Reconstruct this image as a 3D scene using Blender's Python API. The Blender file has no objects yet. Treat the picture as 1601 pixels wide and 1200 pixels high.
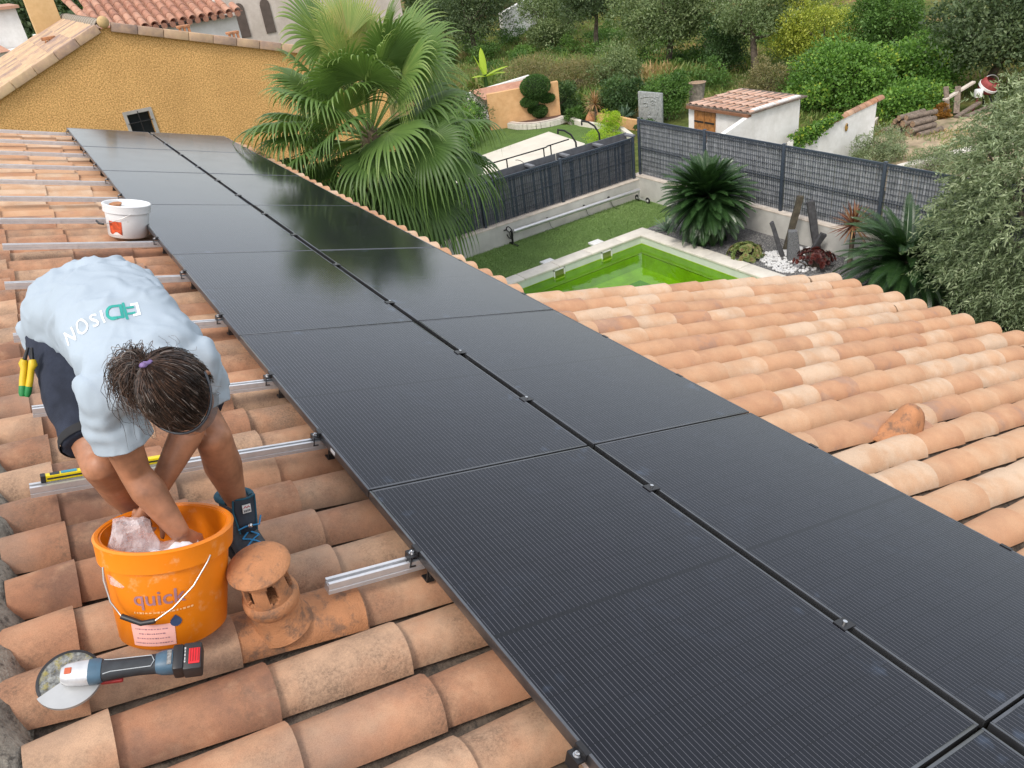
import bpy, bmesh, math, random
import numpy as np
from mathutils import Vector, Matrix, noise
from mathutils.bvhtree import BVHTree

# ------------------------------------------------------------------ camera, world, sun, exposure
SC = bpy.context.scene
COL = SC.collection
PITCH = math.radians(16.0)                      # slope of the tiled roof
cam_data = bpy.data.cameras.new("camera")
cam_data.sensor_width = 36.0
cam_data.lens = 1207.3 / 1601.0 * 36.0
cam_data.clip_start = 0.05
cam_data.clip_end = 600.0
cam = bpy.data.objects.new("camera", cam_data)
COL.objects.link(cam)
right = Vector((0.833, -0.540, -0.119)); down = Vector((-0.366, -0.378, -0.850)); fwd = Vector((0.415, 0.752, -0.513))
fwd.normalize(); right = (right - fwd * right.dot(fwd)).normalized(); down = fwd.cross(right)
cam.matrix_world = Matrix(((right.x, -down.x, -fwd.x, -0.605), (right.y, -down.y, -fwd.y, -12.895),
                           (right.z, -down.z, -fwd.z, 1.757), (0, 0, 0, 1)))
SC.camera = cam

SUN_EL, SUN_AZ = math.radians(52), math.radians(240)   # bright overcast, light from the left and a little behind the camera
world = bpy.data.worlds.new("World"); SC.world = world; world.use_nodes = True
wn = world.node_tree; wn.nodes.clear()
sky = wn.nodes.new("ShaderNodeTexSky"); sky.sky_type = 'NISHITA'; sky.sun_disc = False
sky.sun_elevation = SUN_EL; sky.sun_rotation = SUN_AZ
sky.air_density = 1.0; sky.dust_density = 3.0; sky.ozone_density = 1.0
mixw = wn.nodes.new("ShaderNodeMix"); mixw.data_type = 'RGBA'; mixw.inputs[0].default_value = 0.42
mixw.inputs[7].default_value = (10.6, 10.5, 10.4, 1.0)     # even veil of thin cloud
bgn = wn.nodes.new("ShaderNodeBackground"); bgn.inputs[1].default_value = 0.15
outw = wn.nodes.new("ShaderNodeOutputWorld")
wn.links.new(sky.outputs[0], mixw.inputs[6]); wn.links.new(mixw.outputs[2], bgn.inputs[0]); wn.links.new(bgn.outputs[0], outw.inputs[0])

sun_d = bpy.data.lights.new("sun", 'SUN'); sun_d.energy = 1.5; sun_d.angle = math.radians(13); sun_d.color = (1.0, 0.95, 0.88)
sun = bpy.data.objects.new("sun", sun_d); COL.objects.link(sun)
sdir = Vector((math.sin(SUN_AZ) * math.cos(SUN_EL), math.cos(SUN_AZ) * math.cos(SUN_EL), math.sin(SUN_EL)))
sun.rotation_euler = sdir.to_track_quat('Z', 'Y').to_euler()
sun.location = (0, 0, 12)
SC.view_settings.view_transform = 'Standard'; SC.view_settings.look = 'None'
SC.view_settings.gamma = 1.0; SC.view_settings.use_curve_mapping = False
SC.view_settings.exposure = 0.36
SC.cycles.max_bounces = 6; SC.cycles.diffuse_bounces = 3; SC.cycles.glossy_bounces = 3; SC.cycles.transmission_bounces = 3; SC.cycles.transparent_max_bounces = 12

# ------------------------------------------------------------------ helpers
RND = random.Random(7)
NPR = np.random.default_rng(11)
RM = Matrix.Rotation(PITCH, 4, 'Y')             # roof frame -> world: x down the slope, y along it, z off the tiles
def T(x, y, z): return Matrix.Translation((x, y, z))
def RF(x, y, h=0.0): return RM @ Vector((x, y, h))

class MB:
    """collects shapes; build() links them as one mesh object"""
    def __init__(s): s.v = []; s.f = []; s.m = []
    def add(s, vs, fs, M=None, mi=0):
        o = len(s.v)
        s.v.extend([tuple(M @ Vector(p)) for p in vs] if M is not None else [tuple(p) for p in vs])
        s.f.extend([tuple(i + o for i in f) for f in fs]); s.m.extend([mi] * len(fs)); return s
    def box(s, c, size, M=None, mi=0, bev=0.0):
        x, y, z = [k / 2 for k in size]; cx, cy, cz = c
        if bev <= 0:
            vs = [(cx + a * x, cy + b * y, cz + d * z) for a in (-1, 1) for b in (-1, 1) for d in (-1, 1)]
            fs = [(0, 1, 3, 2), (4, 6, 7, 5), (0, 4, 5, 1), (2, 3, 7, 6), (0, 2, 6, 4), (1, 5, 7, 3)]
            return s.add(vs, fs, M, mi)
        bm = bmesh.new(); bmesh.ops.create_cube(bm, size=1.0)
        for v in bm.verts: v.co = Vector((v.co.x * size[0], v.co.y * size[1], v.co.z * size[2]))
        bmesh.ops.bevel(bm, geom=bm.edges[:], offset=bev, segments=2, affect='EDGES', profile=0.5)
        for v in bm.verts: v.co += Vector(c)
        bm.verts.index_update()
        s.add([v.co[:] for v in bm.verts], [[v.index for v in f.verts] for f in bm.faces], M, mi); bm.free(); return s
    def bar(s, a, b, w, h, mi=0, up=(0, 0, 1)):
        a = Vector(a); b = Vector(b); d = (b - a); L = d.length; d.normalize()
        u = Vector(up); r = d.cross(u)
        if r.length < 1e-4: r = d.cross(Vector((0, 1, 0)))
        r.normalize(); u = r.cross(d)
        M = Matrix(((d.x, r.x, u.x, (a.x + b.x) / 2), (d.y, r.y, u.y, (a.y + b.y) / 2), (d.z, r.z, u.z, (a.z + b.z) / 2), (0, 0, 0, 1)))
        return s.box((0, 0, 0), (L, w, h), M, mi)
    def tube(s, pts, rad, n=8, cap=True, mi=0, flat=1.0):
        pts = [Vector(p) for p in pts]; k = len(pts)
        if not hasattr(rad, '__len__'): rad = [rad] * k
        prev = None; vs = []; fs = []
        for i, p in enumerate(pts):
            t = (pts[min(i + 1, k - 1)] - pts[max(i - 1, 0)])
            if t.length < 1e-9: t = Vector((0, 0, 1))
            t.normalize()
            if prev is None:
                prev = t.orthogonal().normalized()
            nrm = prev - t * prev.dot(t)
            if nrm.length < 1e-6: nrm = t.orthogonal()
            nrm.normalize(); prev = nrm; bn = t.cross(nrm)
            for j in range(n):
                a = 2 * math.pi * j / n
                vs.append(p + (nrm * math.cos(a) + bn * (math.sin(a) * flat)) * rad[i])
        for i in range(k - 1):
            for j in range(n):
                fs.append((i * n + j, i * n + (j + 1) % n, (i + 1) * n + (j + 1) % n, (i + 1) * n + j))
        if cap: fs += [tuple(range(n - 1, -1, -1)), tuple((k - 1) * n + j for j in range(n))]
        return s.add(vs, fs, None, mi)
    def lathe(s, prof, n=32, M=None, mi=0, cap0=False, cap1=False, a0=0.0, a1=2 * math.pi, wob=None):
        full = abs(a1 - a0 - 2 * math.pi) < 1e-6
        m = n if full else n + 1; vs = []; fs = []
        for (r, z) in prof:
            for j in range(m):
                a = a0 + (a1 - a0) * j / n
                rr = r * (1 + (wob(a, z) if wob else 0)); vs.append((rr * math.cos(a), rr * math.sin(a), z))
        for i in range(len(prof) - 1):
            for j in range(n):
                fs.append((i * m + j, i * m + (j + 1) % m, (i + 1) * m + (j + 1) % m, (i + 1) * m + j))
        if cap0: fs.append(tuple(range(m - 1, -1, -1)))
        if cap1: fs.append(tuple((len(prof) - 1) * m + j for j in range(m)))
        return s.add(vs, fs, M, mi)
    def prism(s, poly, z0, z1, M=None, mi=0):
        n = len(poly)
        vs = [(x, y, z0) for x, y in poly] + [(x, y, z1) for x, y in poly]
        fs = [tuple(range(n - 1, -1, -1)), tuple(range(n, 2 * n))] + [(i, (i + 1) % n, n + (i + 1) % n, n + i) for i in range(n)]
        return s.add(vs, fs, M, mi)
    def loft(s, rings, cap=True, mi=0, M=None):
        n = len(rings[0]); vs = [p for r in rings for p in r]; fs = []
        for i in range(len(rings) - 1):
            for j in range(n): fs.append((i * n + j, i * n + (j + 1) % n, (i + 1) * n + (j + 1) % n, (i + 1) * n + j))
        if cap: fs += [tuple(range(n - 1, -1, -1)), tuple((len(rings) - 1) * n + j for j in range(n))]
        return s.add(vs, fs, M, mi)
    def ball(s, c, r, seg=12, rings=8, mi=0, M=None):
        rx, ry, rz = r if hasattr(r, '__len__') else (r, r, r); vs = []; fs = []
        for i in range(1, rings):
            a = math.pi * i / rings
            for j in range(seg):
                b = 2 * math.pi * j / seg; vs.append((c[0] + rx * math.sin(a) * math.cos(b), c[1] + ry * math.sin(a) * math.sin(b), c[2] + rz * math.cos(a)))
        t = len(vs); vs += [(c[0], c[1], c[2] + rz), (c[0], c[1], c[2] - rz)]
        for i in range(rings - 2):
            for j in range(seg): fs.append((i * seg + j, (i + 1) * seg + j, (i + 1) * seg + (j + 1) % seg, i * seg + (j + 1) % seg))
        for j in range(seg):
            fs.append((t, j, (j + 1) % seg)); fs.append((t + 1, (rings - 2) * seg + (j + 1) % seg, (rings - 2) * seg + j))
        return s.add(vs, fs, M, mi)
    def mesh(s, name, mats, smooth=None):
        me = bpy.data.meshes.new(name); me.from_pydata(s.v, [], s.f)
        for m in (mats if isinstance(mats, (list, tuple)) else [mats]): me.materials.append(m)
        if any(s.m): me.polygons.foreach_set("material_index", s.m)
        me.update()
        if smooth is not None:
            me.shade_smooth(); me.set_sharp_from_angle(angle=math.radians(smooth))
        return me
    def build(s, name, mats, parent=None, M=None, smooth=None):
        return link(name, s.mesh(name, mats, smooth), parent, M)

def link(name, me, parent=None, M=None):
    o = bpy.data.objects.new(name, me); COL.objects.link(o)
    if parent is not None: o.parent = parent
    if M is not None: o.matrix_basis = M
    return o
def tag(o, label=None, cat=None, group=None, kind=None):
    if label: o["label"] = label
    if cat: o["category"] = cat
    if group: o["group"] = group
    if kind: o["kind"] = kind
    return o
def thing(name, label, cat, M=None, group=None):
    o = bpy.data.objects.new(name, None); COL.objects.link(o); o.empty_display_size = 0.2
    if M is not None: o.matrix_basis = M
    return tag(o, label, cat, group)
def copy_tree(o, parent=None):
    c = o.copy(); COL.objects.link(c); c.parent = parent
    for ch in list(o.children): copy_tree(ch, c)
    return c

# ------------------------------------------------------------------ materials
def newmat(name):
    m = bpy.data.materials.new(name); m.use_nodes = True; nt = m.node_tree
    return m, nt, nt.nodes, nt.nodes["Principled BSDF"]
def noise_node(nt, scale, detail=4, rough=0.55, coord='Object', stretch=None):
    tc = nt.nodes.new("ShaderNodeTexCoord"); no = nt.nodes.new("ShaderNodeTexNoise")
    no.inputs["Scale"].default_value = scale; no.inputs["Detail"].default_value = detail; no.inputs["Roughness"].default_value = rough
    if stretch:
        mp = nt.nodes.new("ShaderNodeMapping"); mp.inputs["Scale"].default_value = stretch
        nt.links.new(tc.outputs[coord], mp.inputs[0]); nt.links.new(mp.outputs[0], no.inputs["Vector"])
    else: nt.links.new(tc.outputs[coord], no.inputs["Vector"])
    return no
def ramp(nt, src, stops, interp='LINEAR'):
    r = nt.nodes.new("ShaderNodeValToRGB"); r.color_ramp.interpolation = interp; e = r.color_ramp.elements
    while len(e) < len(stops): e.new(0.5)
    for k, (p, c) in enumerate(stops):
        e[k].position = p; e[k].color = (*c, 1) if hasattr(c, '__len__') else (c, c, c, 1)
    nt.links.new(src, r.inputs[0]); return r
def mixc(nt, fac, a, b, mode='MIX'):
    m = nt.nodes.new("ShaderNodeMix"); m.data_type = 'RGBA'; m.blend_type = mode
    for sock, val in ((0, fac), (6, a), (7, b)):
        if hasattr(val, 'links') or isinstance(val, bpy.types.NodeSocket): nt.links.new(val, m.inputs[sock])
        elif sock == 0: m.inputs[0].default_value = val
        else: m.inputs[sock].default_value = (*val, 1)
    return m.outputs[2]
def bump(nt, bsdf, src, strength=0.3, dist=0.01, normal=None):
    b = nt.nodes.new("ShaderNodeBump"); b.inputs["Strength"].default_value = strength; b.inputs["Distance"].default_value = dist
    nt.links.new(src, b.inputs["Height"])
    if normal is not None: nt.links.new(normal, b.inputs["Normal"])
    nt.links.new(b.outputs[0], bsdf.inputs["Normal"]); return b.outputs[0]
def plain(name, col, rough=0.5, metal=0.0, var=0.12, scale=8.0, bmp=0.0, bscale=60, coord='Object', spec=0.5, dirt=None):
    """colour with a soft mottling, optional fine relief and dirt specks"""
    m, nt, N, B = newmat(name)
    no = noise_node(nt, scale, 5, 0.6, coord)
    lo = tuple(max(0, c * (1 - var * 1.6)) for c in col); hi = tuple(min(1, c * (1 + var)) for c in col)
    r = ramp(nt, no.outputs["Fac"], [(0.3, lo), (0.7, hi)]); out = r.outputs[0]
    if dirt:
        n2 = noise_node(nt, dirt[1], 6, 0.7, coord); rr = ramp(nt, n2.outputs["Fac"], [(dirt[2], 0.0), (dirt[2] + 0.12, dirt[3])])
        out = mixc(nt, rr.outputs[0], out, dirt[0])
    nt.links.new(out, B.inputs["Base Color"])
    B.inputs["Roughness"].default_value = rough; B.inputs["Metallic"].default_value = metal; B.inputs["Specular IOR Level"].default_value = spec
    if bmp > 0:
        nb = noise_node(nt, bscale, 4, 0.6, coord); bump(nt, B, nb.outputs["Fac"], bmp, 0.01)
    return m
def terracotta(name, stops, grime=0.5, tintamt=1.0):
    """fired clay: each tile its own shade, pale salts, dark lichen freckles, sandy grain"""
    m, nt, N, B = newmat(name)
    oi = N.new("ShaderNodeObjectInfo"); at = N.new("ShaderNodeAttribute"); at.attribute_name = "tint"
    add = N.new("ShaderNodeMath"); add.operation = 'ADD'; nt.links.new(oi.outputs["Random"], add.inputs[0]); nt.links.new(at.outputs["Fac"], add.inputs[1])
    fr = N.new("ShaderNodeMath"); fr.operation = 'FRACT'; nt.links.new(add.outputs[0], fr.inputs[0])
    geo = N.new("ShaderNodeNewGeometry")
    def gn(scale, det, ro=0.6):
        n = N.new("ShaderNodeTexNoise"); n.inputs["Scale"].default_value = scale; n.inputs["Detail"].default_value = det; n.inputs["Roughness"].default_value = ro
        nt.links.new(geo.outputs["Position"], n.inputs["Vector"]); return n.outputs["Fac"]
    mix1 = N.new("ShaderNodeMath"); mix1.operation = 'MULTIPLY_ADD'; mix1.inputs[1].default_value = 0.90
    big = gn(4.0, 4); sub = N.new("ShaderNodeMath"); sub.operation = 'MULTIPLY_ADD'; sub.inputs[1].default_value = 1.5; sub.inputs[2].default_value = -0.62
    nt.links.new(big, sub.inputs[0]); nt.links.new(fr.outputs[0], mix1.inputs[0]); nt.links.new(sub.outputs[0], mix1.inputs[2])
    base = ramp(nt, mix1.outputs[0], stops).outputs[0]
    pale = ramp(nt, gn(7.0, 5, 0.65), [(0.52, 0.0), (0.72, 0.55)]).outputs[0]
    c = mixc(nt, pale, base, (0.60, 0.375, 0.23))
    gr = N.new("ShaderNodeMath"); gr.operation = 'MULTIPLY'
    g1 = ramp(nt, gn(3.2, 5, 0.7), [(0.42, 0.0), (0.64, 1.0)]).outputs[0]; g2 = ramp(nt, gn(120.0, 4, 0.7), [(0.36, 0.35), (0.66, 1.0)]).outputs[0]
    nt.links.new(g1, gr.inputs[0]); nt.links.new(g2, gr.inputs[1])
    gs = N.new("ShaderNodeMath"); gs.operation = 'MULTIPLY'; gs.inputs[1].default_value = grime; nt.links.new(gr.outputs[0], gs.inputs[0])
    c = mixc(nt, gs.outputs[0], c, (0.115, 0.080, 0.058))
    gy = N.new("ShaderNodeMath"); gy.operation = 'MULTIPLY'; gy.inputs[1].default_value = grime * .75; nt.links.new(ramp(nt, gn(2.3, 4, 0.6), [(0.50, 0.0), (0.70, 1.0)]).outputs[0], gy.inputs[0])
    c = mixc(nt, gy.outputs[0], c, (0.27, 0.20, 0.155))
    sp = ramp(nt, gn(420.0, 2, 0.5), [(0.33, (0.84, 0.83, 0.82)), (0.55, (1, 1, 1)), (0.75, (1.07, 1.06, 1.04))]).outputs[0]
    c = mixc(nt, 1.0, c, sp, 'MULTIPLY')
    nt.links.new(c, B.inputs["Base Color"]); B.inputs["Roughness"].default_value = 0.82; B.inputs["Specular IOR Level"].default_value = 0.3
    bump(nt, B, gn(260.0, 3, 0.7), 0.25, 0.004)
    return m
def leafmat(name, stops, rough=0.5, trans=0.3, spec=0.35, gain=1.0):
    stops = [(p, tuple(min(.6, q * gain) for q in c)) for p, c in stops]
    m, nt, N, B = newmat(name)
    at = N.new("ShaderNodeAttribute"); at.attribute_name = "tint"
    r = ramp(nt, at.outputs["Fac"], stops)
    nt.links.new(r.outputs[0], B.inputs["Base Color"]); B.inputs["Roughness"].default_value = rough; B.inputs["Specular IOR Level"].default_value = spec
    if trans > 0:
        tr = N.new("ShaderNodeBsdfTranslucent"); nt.links.new(mixc(nt, 1.0, r.outputs[0], (1.25, 1.3, 0.7), 'MULTIPLY'), tr.inputs[0])
        mx = N.new("ShaderNodeMixShader"); mx.inputs[0].default_value = trans
        nt.links.new(B.outputs[0], mx.inputs[1]); nt.links.new(tr.outputs[0], mx.inputs[2]); nt.links.new(mx.outputs[0], N["Material Output"].inputs[0])
    return m

MAT = {}
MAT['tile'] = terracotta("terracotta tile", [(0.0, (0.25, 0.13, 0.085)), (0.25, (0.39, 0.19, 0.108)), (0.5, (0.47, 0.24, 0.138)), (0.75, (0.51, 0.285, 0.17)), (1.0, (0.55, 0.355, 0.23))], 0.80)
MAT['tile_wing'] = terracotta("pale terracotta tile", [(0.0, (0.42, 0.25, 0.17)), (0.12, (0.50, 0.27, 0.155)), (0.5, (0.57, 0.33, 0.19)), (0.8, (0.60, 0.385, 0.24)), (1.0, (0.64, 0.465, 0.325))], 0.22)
MAT['tile_rose'] = terracotta("rose tile", [(0.0, (0.30, 0.14, 0.095)), (0.5, (0.44, 0.21, 0.14)), (1.0, (0.52, 0.29, 0.20))], 0.35)
MAT['tile_pale'] = terracotta("pale rose tile", [(0.0, (0.42, 0.24, 0.17)), (0.5, (0.56, 0.35, 0.26)), (1.0, (0.64, 0.45, 0.35))], 0.3)
MAT['tile_sand'] = terracotta("flamed sand tile", [(0.0, (0.30, 0.22, 0.19)), (0.3, (0.42, 0.29, 0.22)), (0.6, (0.55, 0.38, 0.25)), (1.0, (0.62, 0.45, 0.27))], 0.3)
MAT['clay'] = plain("fired clay", (0.48, 0.215, 0.095), 0.75, var=0.16, scale=9, bmp=0.5, bscale=160, dirt=((0.15, 0.095, 0.065), 14, 0.50, 0.75))
MAT['mortar'] = plain("lichen mortar", (0.30, 0.27, 0.22), 0.95, var=0.35, scale=14, bmp=0.9, bscale=70, dirt=((0.07, 0.06, 0.05), 40, 0.52, 0.8))
MAT['channel'] = plain("dark channel mortar", (0.17, 0.13, 0.10), 0.95, var=0.4, scale=9, bmp=0.6, bscale=90, dirt=((0.05, 0.045, 0.04), 30, 0.52, 0.8))  # dark grey-brown mortar with lichen between the cover tiles
MAT['frame'] = plain("black anodised frame", (0.15, 0.155, 0.165), 0.30, 0.85, var=0.1, scale=20)
MAT['alu'] = plain("aluminium", (0.70, 0.70, 0.71), 0.40, 0.7, var=0.06, scale=25, dirt=((0.45, 0.43, 0.41), 12, 0.62, 0.4))
MAT['clamp'] = plain("black clamp", (0.03, 0.03, 0.032), 0.35, 0.4)
MAT['steel'] = plain("bright steel", (0.62, 0.62, 0.62), 0.25, 1.0)
MAT['wire'] = plain("galvanised wire", (0.55, 0.54, 0.52), 0.3, 0.9)
MAT['ochre'] = None
def render_wall(name, a, b, sc=55.0, bs=0.8):
    m, nt, N, B = newmat(name)
    n1 = noise_node(nt, sc, 4, 0.7); n2 = noise_node(nt, 1.1, 4, 0.6)
    c = ramp(nt, n1.outputs["Fac"], [(0.36, a), (0.62, b)]).outputs[0]
    d = ramp(nt, n2.outputs["Fac"], [(0.35, (0.86, 0.85, 0.83)), (0.7, (1.05, 1.05, 1.05))]).outputs[0]
    nt.links.new(mixc(nt, 1.0, c, d, 'MULTIPLY'), B.inputs["Base Color"]); B.inputs["Roughness"].default_value = 0.95; B.inputs["Specular IOR Level"].default_value = 0.2
    bump(nt, B, n1.outputs["Fac"], bs, 0.02); return m
MAT['ochre'] = render_wall("ochre roughcast", (0.38, 0.19, 0.055), (0.92, 0.575, 0.235), 50.0)
MAT['ochre_smooth'] = render_wall("ochre render", (0.60, 0.40, 0.19), (0.66, 0.45, 0.23), 9.0, 0.2)
MAT['orange_wall'] = render_wall("apricot render", (0.62, 0.36, 0.17), (0.70, 0.43, 0.22), 6.0, 0.2)
MAT['white_wall'] = render_wall("white render", (0.76, 0.75, 0.72), (0.85, 0.84, 0.82), 5.0, 0.2)
MAT['cream_wall'] = render_wall("cream render", (0.58, 0.50, 0.44), (0.66, 0.58, 0.52), 5.0, 0.2)
MAT['low_wall'] = plain("pale concrete render", (0.56, 0.55, 0.51), 0.9, var=0.1, scale=3, bmp=0.2, bscale=60, dirt=((0.35, 0.33, 0.29), 5, 0.6, 0.35))
MAT['cap'] = plain("cement capping", (0.60, 0.53, 0.45), 0.9, var=0.12, scale=6, bmp=0.3, bscale=50)
MAT['coping'] = plain("cream stone coping", (0.66, 0.62, 0.54), 0.8, var=0.08, scale=5, bmp=0.2, bscale=40, dirt=((0.42, 0.39, 0.33), 7, 0.62, 0.35))
MAT['slate'] = plain("schist", (0.075, 0.075, 0.08), 0.75, var=0.25, scale=14, bmp=0.6, bscale=45)
MAT['granite'] = plain("speckled granite", (0.15, 0.155, 0.16), 0.85, var=0.4, scale=60, bmp=0.6, bscale=40, dirt=((0.35, 0.26, 0.2), 5, 0.63, 0.5))
MAT['wood_post'] = plain("weathered wood", (0.10, 0.085, 0.06), 0.9, var=0.35, scale=9, bmp=0.6, bscale=40)
MAT['bark'] = plain("bark", (0.13, 0.10, 0.075), 0.95, var=0.35, scale=10, bmp=0.8, bscale=30)
MAT['log'] = plain("log bark", (0.20, 0.155, 0.12), 0.95, var=0.35, scale=16, bmp=0.8, bscale=40)
MAT['logend'] = plain("sawn log end", (0.33, 0.22, 0.14), 0.9, var=0.35, scale=22)
MAT['door'] = plain("stained wood door", (0.36, 0.155, 0.045), 0.55, var=0.3, scale=12, bmp=0.2)
MAT['fence_post'] = plain("anthracite post", (0.052, 0.068, 0.092), 0.45, 0.1, var=0.08)
MAT['fence_wire'] = plain("anthracite wire", (0.045, 0.058, 0.078), 0.45, 0.1)
MAT['fence_slat'] = plain("grey plastic slat", (0.30, 0.315, 0.335), 0.5, var=0.25, scale=5)
MAT['fence_dark'] = plain("dark windbreak", (0.12, 0.125, 0.138), 0.6, var=0.2, scale=5)
MAT['black'] = plain("black plastic", (0.018, 0.018, 0.02), 0.45)
MAT['white_pl'] = plain("white plastic", (0.78, 0.78, 0.76), 0.35, var=0.03, scale=6, dirt=((0.45, 0.43, 0.38), 18, 0.66, 0.5))
MAT['glass_dark'] = plain("dark pane", (0.02, 0.025, 0.028), 0.08)
MAT['iron'] = plain("dark iron", (0.03, 0.03, 0.032), 0.5, 0.5)
# ------------------------------------------------------------------ ground, garden, pool, walls, fences
G = -4.15
def ground_mat():
    m, nt, N, B = newmat("rough ground")
    n1 = noise_node(nt, 0.35, 6, 0.65); n2 = noise_node(nt, 6.0, 6, 0.7); n3 = noise_node(nt, 1.3, 5, 0.6)
    c = ramp(nt, n1.outputs["Fac"], [(0.30, (0.085, 0.125, 0.035)), (0.48, (0.13, 0.15, 0.05)), (0.60, (0.22, 0.155, 0.08)), (0.75, (0.29, 0.18, 0.10))]).outputs[0]
    d = ramp(nt, n2.outputs["Fac"], [(0.3, (0.55, 0.55, 0.5)), (0.7, (1.3, 1.3, 1.2))]).outputs[0]
    e = ramp(nt, n3.outputs["Fac"], [(0.4, (0.75, 0.8, 0.7)), (0.65, (1.2, 1.15, 1.1))]).outputs[0]
    c = mixc(nt, 1.0, mixc(nt, 1.0, c, d, 'MULTIPLY'), e, 'MULTIPLY')
    nt.links.new(c, B.inputs["Base Color"]); B.inputs["Roughness"].default_value = 1.0; B.inputs["Specular IOR Level"].default_value = 0.1
    bump(nt, B, n2.outputs["Fac"], 1.0, 0.08); return m
def turf_mat(name, a, b):
    m, nt, N, B = newmat(name)
    n1 = noise_node(nt, 55, 4, 0.75); n2 = noise_node(nt, 1.6, 4, 0.6)
    c = ramp(nt, n1.outputs["Fac"], [(0.32, a), (0.68, b)]).outputs[0]
    d = ramp(nt, n2.outputs["Fac"], [(0.3, (0.78, 0.78, 0.75)), (0.7, (1.12, 1.12, 1.0))]).outputs[0]
    nt.links.new(mixc(nt, 1.0, c, d, 'MULTIPLY'), B.inputs["Base Color"]); B.inputs["Roughness"].default_value = 0.9; B.inputs["Specular IOR Level"].default_value = 0.15
    bump(nt, B, n1.outputs["Fac"], 0.9, 0.03); return m
def gravel_mat(name, stops, sc=55):
    m, nt, N, B = newmat(name)
    tc = N.new("ShaderNodeTexCoord"); vo = N.new("ShaderNodeTexVoronoi"); vo.inputs["Scale"].default_value = sc; nt.links.new(tc.outputs["Object"], vo.inputs["Vector"])
    sep = N.new("ShaderNodeSeparateColor"); nt.links.new(vo.outputs["Color"], sep.inputs[0])
    c = ramp(nt, sep.outputs[0], stops).outputs[0]; d = ramp(nt, vo.outputs["Distance"], [(0.2, (1, 1, 1)), (0.75, (0.45, 0.45, 0.45))]).outputs[0]
    nt.links.new(mixc(nt, 1.0, c, d, 'MULTIPLY'), B.inputs["Base Color"]); B.inputs["Roughness"].default_value = 0.9
    b = N.new("ShaderNodeBump"); b.inputs["Strength"].default_value = 0.8; b.inputs["Distance"].default_value = 0.02; b.invert = True
    nt.links.new(vo.outputs["Distance"], b.inputs["Height"]); nt.links.new(b.outputs[0], B.inputs["Normal"]); return m
MAT['ground'] = ground_mat()
MAT['turf'] = turf_mat("artificial turf", (0.115, 0.19, 0.055), (0.26, 0.39, 0.135))
MAT['lawn2'] = turf_mat("neighbour lawn", (0.07, 0.13, 0.03), (0.16, 0.245, 0.075))
MAT['gravel'] = gravel_mat("grey gravel", [(0.0, (0.10, 0.10, 0.105)), (0.6, (0.22, 0.22, 0.22)), (1.0, (0.40, 0.39, 0.37))])
MAT['sand'] = plain("dry bare earth", (0.40, 0.31, 0.20), 1.0, var=0.3, scale=2.5, bmp=0.6, bscale=14, dirt=((0.13, 0.15, 0.05), 3.0, 0.53, 0.85))
MAT['pebble'] = plain("white marble pebble", (0.62, 0.62, 0.61), 0.6, var=0.08, scale=4)
MAT['terrace'] = plain("pale terrace slab", (0.62, 0.58, 0.49), 0.85, var=0.07, scale=2.0, bmp=0.1, bscale=30)

def grid_sheet(name, x0, x1, y0, y1, nx, ny, zf, mat):
    vs = [(x0 + (x1 - x0) * i / nx, y0 + (y1 - y0) * j / ny) for j in range(ny + 1) for i in range(nx + 1)]
    mb = MB(); mb.add([(x, y, zf(x, y)) for x, y in vs], [(j * (nx + 1) + i, j * (nx + 1) + i + 1, (j + 1) * (nx + 1) + i + 1, (j + 1) * (nx + 1) + i) for j in range(ny) for i in range(nx)])
    o = mb.build(name, mat, smooth=60); return o
def rise(x, y):                                   # the plot behind climbs gently to the back
    d = max(0.0, x - 15.0) + max(0.0, y - 16.0) * 0.6
    base = G - 0.06 + 0.10 * noise.noise(Vector((x * 0.22, y * 0.22, 0))) * min(1.0, d / 5.0)
    if 5.2 < x < 10.9 and -9.5 < y < 0.6: base = G - 2.2
    return base
tag(grid_sheet("ground", -70, 150, -60, 190, 220, 250, rise, MAT['ground']), kind="structure")
def sheet(name, poly, z, mat, kind="structure"):
    mb = MB(); mb.add([(x, y, z) for x, y in poly], [tuple(range(len(poly)))]); o = mb.build(name, mat); return tag(o, kind=kind)
# the grass carpet round the pool is cut out for the basin
POOL = (5.6, 9.28, -7.4, -1.28)                   # x0 x1 y0 y1 of the water
sheet("lawn", [(2.3, -1.0), (9.58, -1.0), (10.2, -1.0), (10.94, -0.75), (10.94, 0.67), (2.3, 0.67)], G, MAT['turf'])
sheet("house_yard", [(2.3, -8.0), (5.3, -8.0), (5.3, -1.0), (2.3, -1.0)], G, MAT['turf'])
sheet("gravel_bed", [(9.56, -9.5), (10.94, -9.5), (10.94, -0.75), (10.2, -1.0), (9.56, -1.0)], G + 0.03, MAT['gravel'])
sheet("neighbour_lawn", [(7.5, 1.2), (11.2, 1.2), (14.5, 5.2), (15.1, 6.6), (14.3, 8.3), (13.0, 9.9), (9.0, 11.5), (6.5, 9.0)], G, MAT['lawn2'])
sheet("bare_earth_track", [(14.9, -2.0), (17.6, -0.7), (19.5, -0.9), (21.0, -1.6), (22.5, -2.5), (22, -5), (17, -6.5), (13.5, -5.0)], G + 0.05, MAT['sand'])

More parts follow.
